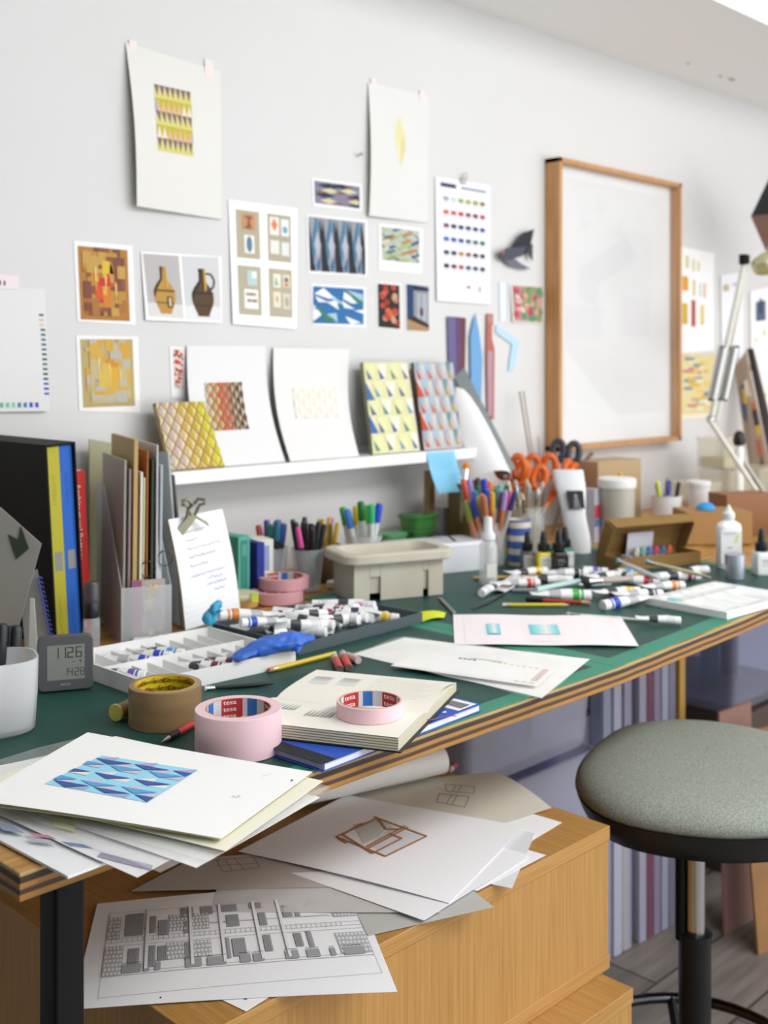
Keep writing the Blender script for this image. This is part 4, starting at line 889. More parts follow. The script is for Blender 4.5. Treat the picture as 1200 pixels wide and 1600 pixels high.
# big translucent folders behind the file
upoly('plastic_wallet', 'big grey translucent wallet leaning behind the magazine file', 'folder', [(205, 708, 2.2), (262, 705, 2.08), (282, 985, 2.0), (238, 985, 2.1)], 'a5abac', .004)
upoly('plastic_wallet', 'dark edged wallet directly left of the clipped list', 'folder', [(245, 745, 2.15), (270, 742, 2.11), (292, 982, 2.04), (262, 982, 2.09)], '57524a', .004)
upoly('envelope', 'olive card sticking up behind the papers of the file', 'folder', [(140, 686, 2.17), (262, 708, 2.30), (262, 960, 2.28), (140, 960, 2.15)], 'a6a483', .003)
upoly('swatch_book', 'white and blue lettered strip card in front of the grey wallet', 'card', [(230, 760, 1.93), (241, 755, 1.93), (258, 830, 1.90), (248, 840, 1.90)], 'd8dae0', .003)
# ================================================================ clipped list
t = thing('notepad', 'tall white lined pad with a handwritten list, clipped at its top', 'notepad', dp(290, 985, 1.97))
S = quadS(dp(263, 812, 2.03), dp(347, 795, 2.14), dp(376, 958, 2.085), dp(290, 985, 1.97), bend=lambda u, v: .006*math.sin(PI*v))
A = Art(1.9)
for k in range(19): A.line((.03, .09+.048*k), (.97, .09+.048*k), .0035, 'd3d6de')
for k in range(14): A.oval(.05, .12+.062*k, .008, .004, '9a9a9a', 2, 6)
q = random.Random(21)
for (u, v, l_, c) in ((.18, .165, .42, '2c2e38'), (.20, .245, .26, '3a3c48'), (.20, .325, .62, '4a4c58'), (.20, .405, .50, '3a3c48'), (.20, .485, .34, '5a5c66'), (.20, .575, .62, '2c50a8'), (.46, .625, .30, '3c5cb0'), (.46, .675, .36, '2c50a8'), (.56, .735, .2, '3a3c48')): A.scrawl(u, v, l_, .030, c, .0065, 3, q, -.02)
wkart('pad', 'f2f2f4', S, A, t, nx=4, ny=10, th=.006, back='8f7a5c')
p = dp(300, 806, 2.06); t = thing('bulldog_clip', 'old steel bulldog clip biting the top of the handwritten list', 'clip', p)
t.rotation_euler = (-.15, 0, -.35); t.scale = (1.15, 1.15, 1.15)
b = BM(); loft(b, [[V((-.030, -.008, -.022)), V((-.018, -.008, -.030)), V((-.018, .001, -.030)), V((-.030, .001, -.022))], [V((-.004, -.010, .004)), V((.006, -.010, -.002)), V((.006, .003, -.002)), V((-.004, .003, .004))], [V((.022, -.008, -.010)), V((.026, -.008, -.018)), V((.026, .001, -.018)), V((.022, .001, -.010))]]); 
obj('jaw', b, OLDSTEEL, t, bevel=.001)
b = BM(); tube(b, [(-.010, -.006, -.004), (-.008, -.010, .012), (-.002, -.013, .018)], .003, 8)
obj('spring', b, OLDSTEEL, t)
for sx in (-1, 1):
    b = BM(); tube(b, [(sx*.002, -.008, 0), (sx*.010, -.010, .016), (sx*.018, -.012, .018), (sx*.018, -.012, .024), (sx*.008, -.010, .026), (sx*.002, -.008, .018)], .0026, 8); obj('lever', b, OLDSTEEL, t, smooth=50)

# ================================================================ frosted marker cup (near left) and clock
c0 = V((.648, 1.368, MZ)); t = thing('pen_cup', 'frosted white oval plastic pen cup near the left edge', 'pen cup', c0, -.35)
def ov(w, d, z, n=40, e=2/3.2):
    out = []
    for i in range(n):
        a = 2*PI*i/n; out.append(V((w*math.copysign(abs(math.cos(a))**e, math.cos(a)), d*math.copysign(abs(math.sin(a))**e, math.sin(a)), z)))
    return out
b = BM(); rs = [ov(.070, .042, 0), ov(.075, .046, .004), ov(.078, .049, .05), ov(.079, .05, .092), ov(.0765, .0475, .092), ov(.0755, .0465, .05), ov(.072, .043, .007)]; loft(b, rs)
obj('cup', b, FROST, t, smooth=60)
cup_c = c0
def marker(name, label, cat, p0, d, L, r, body, cap, capL=.045, group=None, band=None, neck=None, m=PLAS):
    """a pen standing from p0 along d (cap end up)"""
    t = thing(name, label, cat, p0, group=group); t.rotation_euler = euler_to(p0, V(p0)+V(d))
    b = BM(); lathe(b, [(r*.7, 0), (r, .004), (r, L-capL)], 12); paint(b, lambda p, f: (band if band and p.z > L-capL-.03 else body)); obj('barrel', b, m, t, smooth=40)
    b = BM(); lathe(b, [(r*1.12, L-capL), (r*1.12, L-.006), (r*.85, L)], 12); paint(b, lambda p, f: cap); obj('cap', b, m, t, smooth=40)
    return t
for u, v, F, nm in ((3, 975, 1.62, 'leftmost, at the photo edge'), (16, 979, 1.60, 'second from the left'), (25, 978, 1.63, 'third from the left'), (-12, 978, 1.62, 'half hidden behind the leftmost')):
    tp = dp(u, v, 1.475+.02*(u % 3)); bs = V((tp.x, tp.y, c0.z+.006))+V((-.006, .004, 0)); d = tp-bs
    marker('marker_pen', 'black capped marker in the frosted cup, '+nm if u > -12 else 'black capped marker at the outer end of the frosted cup', 'pen', bs, d, d.length, .0075, 'e6e6e4', '202226', .052, 'markers in the frosted cup', band='c44a34')
cl0, cl1 = at(62, 1085), at(143, 1078); dx = (cl1-cl0).normalized(); rz = math.atan2(dx.y, dx.x)
cc = (cl0+cl1)/2; t = thing('desk_clock', 'small square grey digital clock showing 11:26', 'clock', cc + V((math.sin(rz)*-.010, math.cos(rz)*.010, 0)), rz)
GREYP = mat('dark_grey_clock_plastic', '55575a', .45)
b = BM(); tl_ = M4.Rotation(-.10, 4, 'X'); s_ = .0765; pts = rrect(s_, s_, .009, 5); m_ = tl_ @ M4.Translation((0, 0, s_/2+.001)) @ M4.Rotation(PI/2, 4, 'X')
prism(b, pts, -.009, .0095, M=m_); obj('case', b, GREYP, t, bevel=.0015, smooth=50)
def CS(u, v): return tl_ @ V((-s_/2+s_*u, -.0098, .001+s_*(1-v)))
A = Art(1.0); A.rect(.17, .17, .84, .80, '888b84')
SEG = {'0': 'abcdef', '1': 'bc', '2': 'abged', '4': 'fgbc', '6': 'afedcg', '8': 'abcdefg'}
def digit(ch, u, v, w, h, c):
    k = w*.2; P_ = {'a': (u, v, u+w, v+k), 'g': (u, v+h/2-k/2, u+w, v+h/2+k/2), 'd': (u, v+h-k, u+w, v+h), 'f': (u, v, u+k, v+h/2), 'e': (u, v+h/2, u+k, v+h), 'b': (u+w-k, v, u+w, v+h/2), 'c': (u+w-k, v+h/2, u+w, v+h)}
    for sgm in SEG[ch]:
        x0_, y0_, x1_, y1_ = P_[sgm]; A.rect(x0_+.002, y0_+.002, x1_-.002, y1_-.002, c, 3)
for ch_, u in zip('1126', (.27, .40, .53, .68)): digit(ch_, u, .21, .11, .20, '3c3f3e')
for ch_, u in zip('1428', (.47, .56, .67, .77)): digit(ch_, u-.01, .59, .075, .15, '3c3f3e')
A.rect(.645, .64, .655, .65, '3c3f3e', 3); A.rect(.645, .69, .655, .70, '3c3f3e', 3); A.rect(.62, .475, .67, .485, '3c3f3e', 3); A.poly([(.74, .46), (.79, .46), (.765, .49)], '3c3f3e', 3); A.rect(.76, .48, .77, .51, '3c3f3e', 3)
A.text('BRAUN', .41, .90, .052, 'b8bcc4', 3)
b = BM(); A.emit(b, CS, .00015); obj('display', b, PRINT, t)

# ================================================================ paint tubes
def tube_proto(name, label, cat, band, txt, L=.105, r=.0105, group=None, worn=0):
    """lying along +x: crimped tail at 0, cap at L"""
    t = thing(name, label, cat, (0, 0, 0), group=group)
    b = BM(); n = 14; rs = []; q = random.Random(label)
    for k in range(9):
        s = k/8; x = s*L*.78; w_ = r*(1.45-.45*s); h_ = r*(.06+.94*math.sin(min(1, s*1.15)*PI/2)**1.2)*(1-worn*q.uniform(0, .7)*(1-s)); dz = worn*q.uniform(-.2, .4)*r
        rs.append([V((x, w_*math.cos(2*PI*i/n), h_*math.sin(2*PI*i/n)+dz*(s < .9))) for i in range(n)])
    rs.append([V((L*.80, r*.5*math.cos(2*PI*i/n), r*.5*math.sin(2*PI*i/n))) for i in range(n)])
    loft(b, rs)
    def col(p, f):
        s = p.x/(L*.78)
        if .40 < s < .58: return txt
        if s > .84: return band
        if s < .06: return 'c9cacc'
        return 'eceded'
    paint(b, col); obj('tube_body', b, PLAS, t, smooth=60)
    b = BM(); Mx = M4.Translation((L*.79, 0, 0)) @ M4.Rotation(PI/2, 4, 'Y')
    lathe(b, [(r*.78, 0), (r*.92, .001), (r*.92, L*.2), (r*.80, L*.21)], 16, M=Mx); paint(b, lambda p, f: 'f2f2f2'); obj('cap', b, PLAS, t, smooth=40)
    if band:
        b = BM(); lathe(b, [(r*.95, .004), (r*.95, .008)], 16, M=Mx); paint(b, lambda p, f: band); obj('colour_ring', b, PLAS, t, smooth=40)
    return t
COLS = {'blue': '2a4cc0', 'sky blue': '4a9cd8', 'green': '3ab040', 'yellow': 'e2c02c', 'red': 'd03a38', 'maroon': '7c2c44', 'orange': 'e0883c', 'violet': '6a5ab0', 'pink': 'd0408c', 'white': 'dcdcdc', 'black': '2a2a2c'}
TPX = {k: tube_proto('paint_tube', 'proto', 'paint tube', c, '3a3c40' if i % 2 else 'b4b6ba', worn=.5 if i % 3 == 0 else .1) for i, (k, c) in enumerate(COLS.items())}
used = set()
def put_tube(col, loc, rz, ry=0, rx=0, label=None, group=None):
    p = TPX[col]
    if col not in used: used.add(col); o = p; o.location = loc; o.rotation_euler = (rx, ry, rz)
    else: o = dup(p, loc, (rx, ry, rz))
    o['label'] = label
    if group: o['group'] = group
    return o
# ---- white compartment tray
q4 = [at(145, 1047), at(333, 992), at(463, 1032), at(243, 1086)]   # back-left, back-right, front-right, front-left
def tray(name, label, cat, q4, h, th, m, z=MZ, group=None):
    c = sum(q4, V())/4; c.z = z; t = thing(name, label, cat, c, group=group)
    b = BM(); cen = sum(q4, V())/4
    inn = [p+(cen-p).normalized()*th*1.4 for p in q4]
    def lv(P_, zz): return [V((p.x, p.y, zz)) for p in P_]
    loft(b, [lv(q4, z), lv(q4, z+h), lv(inn, z+h), lv(inn, z+.0025)]); wk('tray_shell', b, m, t)
    return t, inn
CARDW = mat('white_card', 'ececea', .6)
A_, B_, N_ = at(327, 979, MZ+.024), at(462, 1015, MZ+.024), at(224, 1092); A_.z = B_.z = MZ; q4 = [A_+N_-B_, A_, B_, N_]
print('white tray', [tuple(round(x, 3) for x in p) for p in q4])
t, inn = tray('paint_tray', 'white cardboard tray with rows of compartments holding a few paint tubes', 'tray', q4, .024, .003, CARDW)
def TP(u, v, z): a_ = inn[0]*(1-u)+inn[1]*u; b_ = inn[3]*(1-u)+inn[2]*u; p = a_*(1-v)+b_*v; return V((p.x, p.y, z))
for vv, hh in ((.46, .017), ):
    b = BM(); a_, b_ = TP(.01, vv, MZ+.003), TP(.99, vv, MZ+.003); n_ = V((0, .002, 0)); loft(b, [[a_, b_, b_+n_, a_+n_], [p+V((0, 0, hh)) for p in (a_, b_, b_+n_, a_+n_)]]); wk('long_divider', b, CARDW, t)
for row, (v0, v1) in enumerate(((.03, .44), (.50, .97))):
    for k in range(9):
        uu = .08+.102*k; b = BM(); a_, b_ = TP(uu, v0, MZ+.003), TP(uu+.01, v1, MZ+.003); n_ = V((.0012, 0, 0)); loft(b, [[a_, b_, b_+n_, a_+n_], [a_+V((0, 0, .014)), b_+V((0, 0, .010)), b_+n_+V((0, 0, .010)), a_+n_+V((0, 0, .014))]]); wk('divider', b, CARDW, t)
for (u, v, col, nm, a) in ((222, 1030, 'blue', 'blue ringed paint tube at the left of the white tray', -1.0), (245, 1022, 'blue', 'second blue ringed paint tube of the white tray, beside the sky blue one', -1.0), (265, 1018, 'sky blue', 'sky blue ringed paint tube in the back row of the white tray', -1.0), (268, 998, 'black', 'big dark labelled paint tube lying across the back compartments of the white tray', -.75), (205, 1052, 'violet', 'violet ringed paint tube in the front row of the white tray, near the brown tape', -1.0), (335, 1040, 'maroon', 'maroon ringed paint tube left of its twin in the front row of the white tray', -1.0), (358, 1034, 'maroon', 'maroon ringed paint tube right of its twin, below the blue glove', -1.0), (392, 1026, 'pink', 'pink ringed paint tube peeping out from under the blue glove', -1.05)):
    p = at(u, v, MZ+.011); d = V((math.cos(a), math.sin(a), 0)); put_tube(col, p-d*.062, a, .03, 0, nm, 'tubes in the white tray').scale = (.82, .82, .82)
# ---- dark grey tray with the heap of tubes
DG = mat('dark_slate_board', '4a565c', .5)
A_, B_, N_ = at(527, 931, MZ+.018), at(660, 957, MZ+.018), at(466, 1024); A_.z = B_.z = MZ; q5 = [A_+N_-B_, A_, B_, N_]
print('dark tray', [tuple(round(x, 3) for x in p) for p in q5])
t, inn = tray('paint_tray', 'dark slate grey tray heaped with white paint tubes', 'tray', q5, .018, .003, DG)
q = random.Random(31); cols = list(COLS)
wts = ['white']*9+['maroon']*4+['yellow', 'pink', 'black', 'black', 'violet']
N = 0
for layer in range(3):
    for k in range(17 if layer < 2 else 6):
        u = .16+.76*((k*.618+layer*.3) % 1); v = .20+.55*((k*.37+layer*.21) % 1); a = q.choice((-.25, -.9, -1.2, 2.3, .1))+q.uniform(-.25, .25)
        p = TP(u, v, MZ+.011+.0065*layer); d = V((math.cos(a), math.sin(a), 0)); c = q.choice(wts)
        # keep both ends inside
        cen = TP(.52, .5, p.z); p = p.lerp(cen, .12)
        put_tube(c, p-d*.052, a, q.uniform(-.06, .06), q.uniform(0, 6), 'white paint tube with a %s ring, jumbled in the heap of the dark grey tray' % c, 'heap of tubes with a %s ring in the dark tray' % c).scale = (.9, .9, .9); N += 1
for u, v, col, a, nm in ((355, 965, 'orange', 2.75, 'orange ringed paint tube sticking out over the left end of the dark tray'), (372, 978, 'blue', 2.9, 'blue ringed paint tube at the left end of the dark tray, below the orange one')):
    p = at(u, v, MZ+.036); d = V((math.cos(a), math.sin(a), 0)); put_tube(col, p-d*.09, a, -.05, 0, nm)
# ---- loose tubes on the right mat
loose = [(757, 921, 'white', 3.5, .9, 'paint tube with a big white cap at the left of the loose heap'), (830, 908, 'red', -.55, .9, 'red ringed paint tube in the back left of the loose heap'), (842, 890, 'yellow', -.35, 1, 'yellow ringed paint tube just in front of the ink bottles'), (905, 893, 'black', -.7, 1, 'dark labelled paint tube behind the heap, nearest the kraft box'), (935, 890, 'violet', -.8, 1, 'violet ringed paint tube at the back of the loose heap'), (965, 896, 'white', -.4, 1, 'plain paint tube between the violet and the sky blue ones'), (985, 892, 'sky blue', -.5, 1, 'sky blue ringed paint tube in the back of the loose heap'), (905, 926, 'green', -.72, 1.15, 'long green ringed paint tube at the front of the loose heap'), (1000, 902, 'yellow', -1.9, 1, 'yellow ringed paint tube standing off behind the red one'), (1015, 905, 'red', -.9, 1, 'red ringed paint tube at the right of the loose heap'), (985, 921, 'yellow', -.5, 1, 'yellow ringed paint tube in the front of the loose heap'), (1055, 912, 'orange', -.45, 1, 'orange ringed paint tube touching the palette corner'), (1095, 888, 'white', -.25, 1, 'plain paint tube at the far right end of the heap'), (1080, 897, 'maroon', -.6, 1, 'maroon ringed paint tube behind the palette'), (955, 940, 'blue', 2.9, 1.1, 'big blue ringed paint tube lying alone in front of the heap'), (1050, 966, 'white', -.9, .75, 'small squeezed paint tube alone below the palette'), (880, 903, 'white', -.8, 1, 'flattened paint tube beneath the long green one'), (940, 906, 'white', -.3, 1, 'plain paint tube in the middle of the heap, under the brushes'), (1020, 925, 'black', -.6, 1, 'dark labelled paint tube beside the palette edge'), (1050, 898, 'black', -.5, 1, 'dark labelled paint tube just left of the maroon one')]
for i, (u, v, col, a, s, nm) in enumerate(loose):
    p = at(u, v, MZ+.0125); d = V((math.cos(a), math.sin(a), 0)); put_tube(col, p-d*.085*s, a, .05, 0, nm).scale = (s, s, s)
p = at(772, 905, MZ+.002); 
b = BM(); S = quadS(at(762, 925, MZ+.004), at(805, 893, MZ+.012), at(822, 900, MZ+.014), at(790, 925, MZ+.004), bend=lambda u, v: .006*math.sin(PI*v)*math.cos(u*9)); sheet('squeezed_tube', 'flat squeezed out white tube curling beside the big white cap', 'paint tube', S, 'eeeeee', None, GLOSSP, nx=8, ny=4, th=.002)

# ================================================================ gloves
def glove(name, label, spine, rad, m, fl=.45, seed=1, extra=()):
    b = BM(); q = random.Random(seed); n = 18; rs = []; pts = [V(p) for p in spine]
    for i, p in enumerate(pts):
        tt = (pts[min(i+1, len(pts)-1)]-pts[max(0, i-1)]).normalized(); a = tt.cross(V((0, 0, 1))).normalized(); up = a.cross(tt)
        rs.append([p + a*rad[i]*math.cos(2*PI*k/n)*(1+.16*math.sin(3*k+i*1.7)) + up*rad[i]*fl*math.sin(2*PI*k/n)*(1+.28*math.sin(5*k+i*2.1)) for k in range(n)])
    loft(b, rs)
    for e_, r_ in extra: tube(b, e_, r_, 8, .6)
    o = obj(name, b, m, smooth=75, origin=pts[0]); sb_ = o.modifiers.new('s', 'SUBSURF'); sb_.levels = sb_.render_levels = 3; tx = bpy.data.textures.new('crumple', 'CLOUDS'); tx.noise_scale = .016; tx.noise_depth = 1; dm = o.modifiers.new('d', 'DISPLACE'); dm.texture = tx; dm.texture_coords = 'LOCAL'; dm.strength = .008; dm.mid_level = .5
    return tag(o, label, 'glove')
g1 = noisy('blue_nitrile', '2f5fc0', '3c70d0', nscale=30, rough=.5, bump=.2); g2 = noisy('cyan_nitrile', '2f9cc8', '42acd4', nscale=30, rough=.5, bump=.2)
zz = MZ+.030
glove('rubber_glove', 'crumpled royal blue rubber glove draped over the corner of the white tray', [at(360, 1029, zz-.004), at(385, 1018, zz), at(412, 1010, zz+.006), at(440, 1004, zz+.008), at(462, 1000, zz+.010), at(478, 996, zz+.010), at(492, 998, zz+.006)], [.003, .016, .024, .028, .024, .014, .004], g1, .5, 3, extra=[([at(400, 1016, zz+.004), at(385, 1026, zz+.002), at(368, 1033, zz-.004)], [.009, .008, .004]), ([at(455, 1006, zz+.006), at(468, 1014, zz+.002), at(462, 1020, zz-.004)], [.010, .009, .005])])
glove('rubber_glove', 'crumpled cyan rubber glove against the foot of the handwritten list', [at(326, 976, MZ+.03), dp(328, 962, 1.90), dp(334, 950, 1.90), dp(341, 942, 1.90), dp(346, 938, 1.90)], [.010, .016, .015, .011, .004], g2, .6, 5, extra=[([dp(340, 955, 1.895), dp(350, 954, 1.88)], [.006, .003])])
# ================================================================ pink masking tape behind, wooden disc, boxes
def ringmesh(ro, ri, h, n=64, z=0):
    b = BM(); rs = [[V((r_*math.cos(2*PI*i/n), r_*math.sin(2*PI*i/n), zz_)) for i in range(n)] for r_, zz_ in ((ri, z), (ro-.0006, z), (ro, z+.0006), (ro, z+h-.0006), (ro-.0006, z+h), (ri, z+h))]
    v = [ring(b, r_) for r_ in rs]; v.append(v[0])
    for a_, c_ in zip(v, v[1:]):
        for i in range(n): b.faces.new((a_[i], a_[(i+1) % n], c_[(i+1) % n], c_[i]))
    return b
def core(ri, h, z, art, parent, n=64, th=.0016, edge='c9a57c'):
    """printed cardboard core: S runs left to right as seen from inside"""
    bm = BM(); lay = bm.loops.layers.float_color.new('Col')
    e_ = (*lin(edge), 1); vs = []
    for r_, zz_ in ((ri, z+.0004), (ri, z+h+.0002), (ri+th, z+h+.0002), (ri+th, z+.0004)): vs.append([bm.verts.new((r_*math.cos(2*PI*i/n), r_*math.sin(2*PI*i/n), zz_)) for i in range(n)])
    vs.append(vs[0])
    for a_, c_ in zip(vs, vs[1:]):
        for i in range(n):
            f = bm.faces.new((a_[(i+1) % n], a_[i], c_[i], c_[(i+1) % n]))
            for lp in f.loops: lp[lay] = e_
    bmesh.ops.recalc_face_normals(bm, faces=bm.faces)
    def S(u, v):
        a_ = -2*PI*u; return V((ri*math.cos(a_), ri*math.sin(a_), z+h*(1-v)))
    art.emit(bm, S, -.0002 if False else .0002)
    return obj('core', bm, PRINT, parent)
def tesa_art(h, rows, ri=.038):
    L_ = 2*PI*ri; a = Art(h/L_); per = 4; W_ = 1/per
    for k in range(per):
        u0 = k*W_
        a.rect(u0, 0, u0+W_*.46, 1, 'c0393c', 2, nx=5); a.rect(u0+W_*.46, 0, u0+W_*.56, 1, 'd6d6da', 2, nx=2); a.rect(u0+W_*.56, 0, u0+W_*.78, 1, '3c78c4', 2, nx=3); a.rect(u0+W_*.78, 0, u0+W_, 1, 'd6d6da', 2, nx=3)
        for r_ in range(rows):
            vb = (r_+.78)/rows; a.text('tesa', u0+W_*.04, vb, 1.0/rows*.98, 'f2eaea', 4, sx=1.3)
            # bold look
            a.text('tesa', u0+W_*.047, vb, 1.0/rows*.98, 'f2eaea', 5, sx=1.3)
    return a
def tape(label, loc, ro, h, artf, m, rot=0, group=None, ri=.0385):
    t = thing('tape_roll', label, 'tape', loc, rot, group)
    obj('tape', ringmesh(ro, ri+.0012, h), m, t, smooth=40); core(ri-.0004, h, 0, artf, t)
    return t
PGM = mat('dusky_pink_tape', 'd9a0aa', .6)
p = V((1.445, 1.712, MZ))
tape('pink tape roll underneath, behind the dark tray', p+V((-.014, -.004, 0)), .050, .022, tesa_art(.022, 2), PGM, 0)
tape('pink tape roll lying on top of the other, behind the dark tray', p+V((.008, .004, .0225)), .050, .022, tesa_art(.022, 2), PGM, .3)
WOODL = mat('pale_wood', 'c79a5e', .5)
p = V((1.345, 1.722, MZ)); t = thing('round_box', 'small round wooden box with a cream lid, left of the pink tape rolls', 'box', p)
b = BM(); lathe(b, [(.036, 0), (.038, .002), (.038, .016)], 32); obj('body', b, WOODL, t, smooth=40); b = BM(); lathe(b, [(.0375, .0162), (.039, .018), (.039, .024), (.037, .026)], 32); obj('lid', b, mat('cream_lid', 'ddd8b8', .6), t, smooth=40)
S = quadS(at(392, 926, MZ+.028), at(404, 927, MZ+.028), at(404, 941, MZ+.028), at(394, 940, MZ+.028)); sheet('sticky_note', 'tiny lime sticky tab on the cream round box', 'note', S, 'c6dc3c', None, nx=2, ny=2)
def solid(name, label, cat, loc, size, rz, col, art=None, m=PRINT, face='f', group=None, ry=0):
    b = BM(); w, d, h = size; colbox(b, (0, 0, h/2), size, col)
    if art: S = quadS((-w/2, -d/2, h), (w/2, -d/2, h), (w/2, -d/2, 0), (-w/2, -d/2, 0)); art.emit(b, S, .0005)
    o = obj(name, b, m); o.location = loc; o.rotation_euler = (0, ry, rz); return tag(o, label, cat, group)
p = at(360, 940); solid('open_box', 'tall teal box edge standing right behind the handwritten list', 'box', V((1.372, 1.80, MZ)), (.030, .11, .128), .1, '5aa898', Art(4).rect(.18, .06, .82, .94, '3a8478').rect(.3, .12, .7, .3, '5a9c90', 2))
solid('book', 'dark blue book standing between the teal box and the white carton', 'book', V((1.415, 1.80, MZ)), (.018, .12, .112), .0, '2c3a8c')
solid('carton', 'white and blue carton standing behind the pink tape rolls', 'box', V((1.452, 1.79, MZ)), (.036, .06, .112), -.3, 'e6e6da', Art(2.8).rect(.25, .1, .75, .55, '9aa6d4').rect(.25, .6, .75, .64, 'b8bcd8').rect(.25, .7, .75, .72, 'c8cad8'))

# ================================================================ cups of pens in front of the wall
def tumbler(label, loc, r0, r1, h, m, group=None, name='pen_cup'):
    t = thing(name, label, 'pen cup', loc, group=group); b = BM()
    v = [(.001, 0), (r0, 0), (r0, .002), (r1, h), (r1+.0012, h+.001), (r1-.0012, h), (r0-.0012, .004), (.001, .004)]
    lathe(b, v, 32, cap=False); obj('cup', b, m, t, smooth=40); return t
def fan(n, loc, r0, r1, hc, seed): # base and direction of n pens leaning in a cup
    q = random.Random(seed); out = []
    for k in range(n):
        a = 2*PI*(k*.618 % 1); rr_ = r0*math.sqrt((k+.5)/n)*.8; s = r1/r0*1.05
        bs = V(loc)+V((rr_*math.cos(a+.6)*.7, rr_*math.sin(a+.6)*.7, .006)); tp = V(loc)+V((rr_*s*1.1*math.cos(a), rr_*s*1.1*math.sin(a), hc)); out.append((bs, (tp-bs).normalized(), a))
    return out
def pens(cup, loc, r0, r1, hc, L, specs, seed, r=.005):
    F_ = fan(len(specs), loc, r0, r1, hc, seed); q = random.Random(seed)
    for (bs, d, a), (nm, body, cap, grp) in zip(F_, specs):
        marker('felt_pen', '%s in the %s' % (nm, cup), 'pen', bs, d, L*q.uniform(.93, 1.05), r, body, cap, .042, grp)
lc = V((1.545, 1.748, MZ)); tumbler('clear plastic tumbler full of black capped pens', lc, .026, .034, .085, CLEARP)
pens('clear tumbler behind the pink tapes', lc, .025, .032, .085, .135, [('black capped pen', '26272a', '1c1d20', 'black pens in the clear tumbler')]*9+[('pink ended pen', '2a2a2c', 'd8509c', None), ('yellow banded black pen', 'c8b83c', '222222', None)], 3, .0052)
lc = V((1.503, 1.812, MZ)); tumbler('clear beaker of purple and green pens, leftmost of the pen cups', lc, .027, .033, .085, CLEARP)
pens('leftmost clear beaker', lc, .025, .030, .085, .137, [('purple felt pen', '30303a', '5a3c8c', None), ('green felt pen', '30303a', '2f7a68', None), ('indigo felt pen', '30303a', '4a3f98', None), ('blue felt pen', '30303a', '3c5c9c', None), ('red felt pen', '30303a', 'a8404a', None), ('magenta felt pen', '30303a', '8a3c8c', None), ('teal felt pen', '30303a', '2c6c8c', None)], 4, .006)
lc = V((1.64, 1.80, MZ)); tumbler('stoneware brown pot of gold pencils, between the tumblers', lc, .03, .034, .075, mat('brown_pot', '54402f', .4))
pens('brown pot', lc, .027, .031, .075, .125, [('gold pen', 'b08a2e', 'c8a23c', 'gold pens in the brown pot')]*4+[('black pen', '222222', '1c1c1e', None), ('violet topped pen', 'a8862e', 'b03ca0', None), ('olive pencil', '8c7a3c', '7a6a34', None)], 6, .0045)
lc = V((1.755, 1.80, MZ)); tumbler('clear cup of bright capped markers behind the cream basin', lc, .034, .042, .085, CLEARP)
pens('clear cup behind the basin', lc, .032, .040, .085, .150, [('lime capped marker', 'e0e4e0', '5ec832', None), ('dark green capped marker', 'e0e4e0', '1f7a3c', None), ('yellow capped marker', 'e0e4e0', 'e8c41c', None), ('royal blue capped marker', 'e0e4e0', '2c4cc8', None), ('light blue capped marker', 'e0e4e0', '3c80d0', None), ('red capped marker', 'e0e4e0', 'd83232', None), ('mint capped marker', 'e0e4e0', '3cb87a', None), ('mid green capped marker', 'e0e4e0', '2fa03c', None)], 8, .0075)
# green packets
for i, (x, y, z, w_, c, nm) in enumerate(((2.005, 1.868, 0, .085, '5a9a5a', 'lowest green tub of the right stack, behind the basin'), (2.005, 1.867, .034, .084, '529352', 'middle green tub of the right stack, behind the basin'), (2.005, 1.866, .068, .083, '4a8c46', 'topmost green tub of the right stack, behind the basin'), (1.908, 1.872, 0, .07, '6aa87a', 'lower green tub at left, behind the bright markers'), (1.908, 1.87, .034, .068, '6cab78', 'upper green tub at left, behind the bright markers'))):
    t = thing('plastic_tub', nm, 'tub', (x, y, DZ+.004+z+.0), 0, 'green tubs behind the basin'); b = BM()
    loft(b, [[V((a, c_, zz_)) for a, c_ in rrect(w_*s, .07*s, .014)] for s, zz_ in ((.88, 0), (.95, .024), (1.0, .0245))]); obj('tub', b, mat('tub_'+c, c, .35), t, smooth=40)
    b = BM(); loft(b, [[V((a, c_, zz_)) for a, c_ in rrect(w_*s, .07*s, .014)] for s, zz_ in ((1.02, .0248), (1.02, .031), (.96, .033))]); obj('lid', b, clear('lid_'+c, c, .8, .2), t, smooth=40)
solid('carton', 'pale carton standing right of the green tubs against the wall', 'box', V((2.14, 1.91, DZ+.001)), (.04, .04, .105), 0, 'dcdde4')
b = BM(); lathe(b, [(.001, 0), (.017, 0), (.018, .002), (.018, .012), (.001, .0125)], 24); o = obj('bottle_cap', b, WHITEP, smooth=40); o.location = at(524, 917, MZ); tag(o, 'white round cap lying between the pink tapes and the cream basin', 'cap')
# ================================================================ cream basin
bc = V((1.632, 1.602, MZ)); rzb = -.37
c_l, c_b, c_r = at(542, 925), at(626, 943), at(688, 925); print('basin', c_l, c_b, c_r)
t = thing('water_basin', 'cream plastic brush basin with wide rim and slotted foot', 'basin', bc, rzb); t.scale = (1.16, 1.16, 1.16)
BAS = noisy('cream_plastic', 'c8c3b4', 'bdb7a6', nscale=12, rough=.5, spec=.4)
b = BM(); W_, Dd = .180, .100
def rl(s, z, k=0, r=.026): return [V((a, c, z)) for a, c in rrect(W_*s+k, Dd*s+k, r*s, 6)]
rs = [rl(.90, .060), rl(.905, .0640, -.002), rl(1, .064, .022), rl(1, .066, .026), rl(1, .078, .026), rl(1, .081, .020), rl(.98, .081, -.004), rl(.93, .070, -.006), rl(.88, .012, -.006), rl(.6, .010, 0)]
loft(b, rs, cap=True); obj('bowl', b, BAS, t, smooth=35)
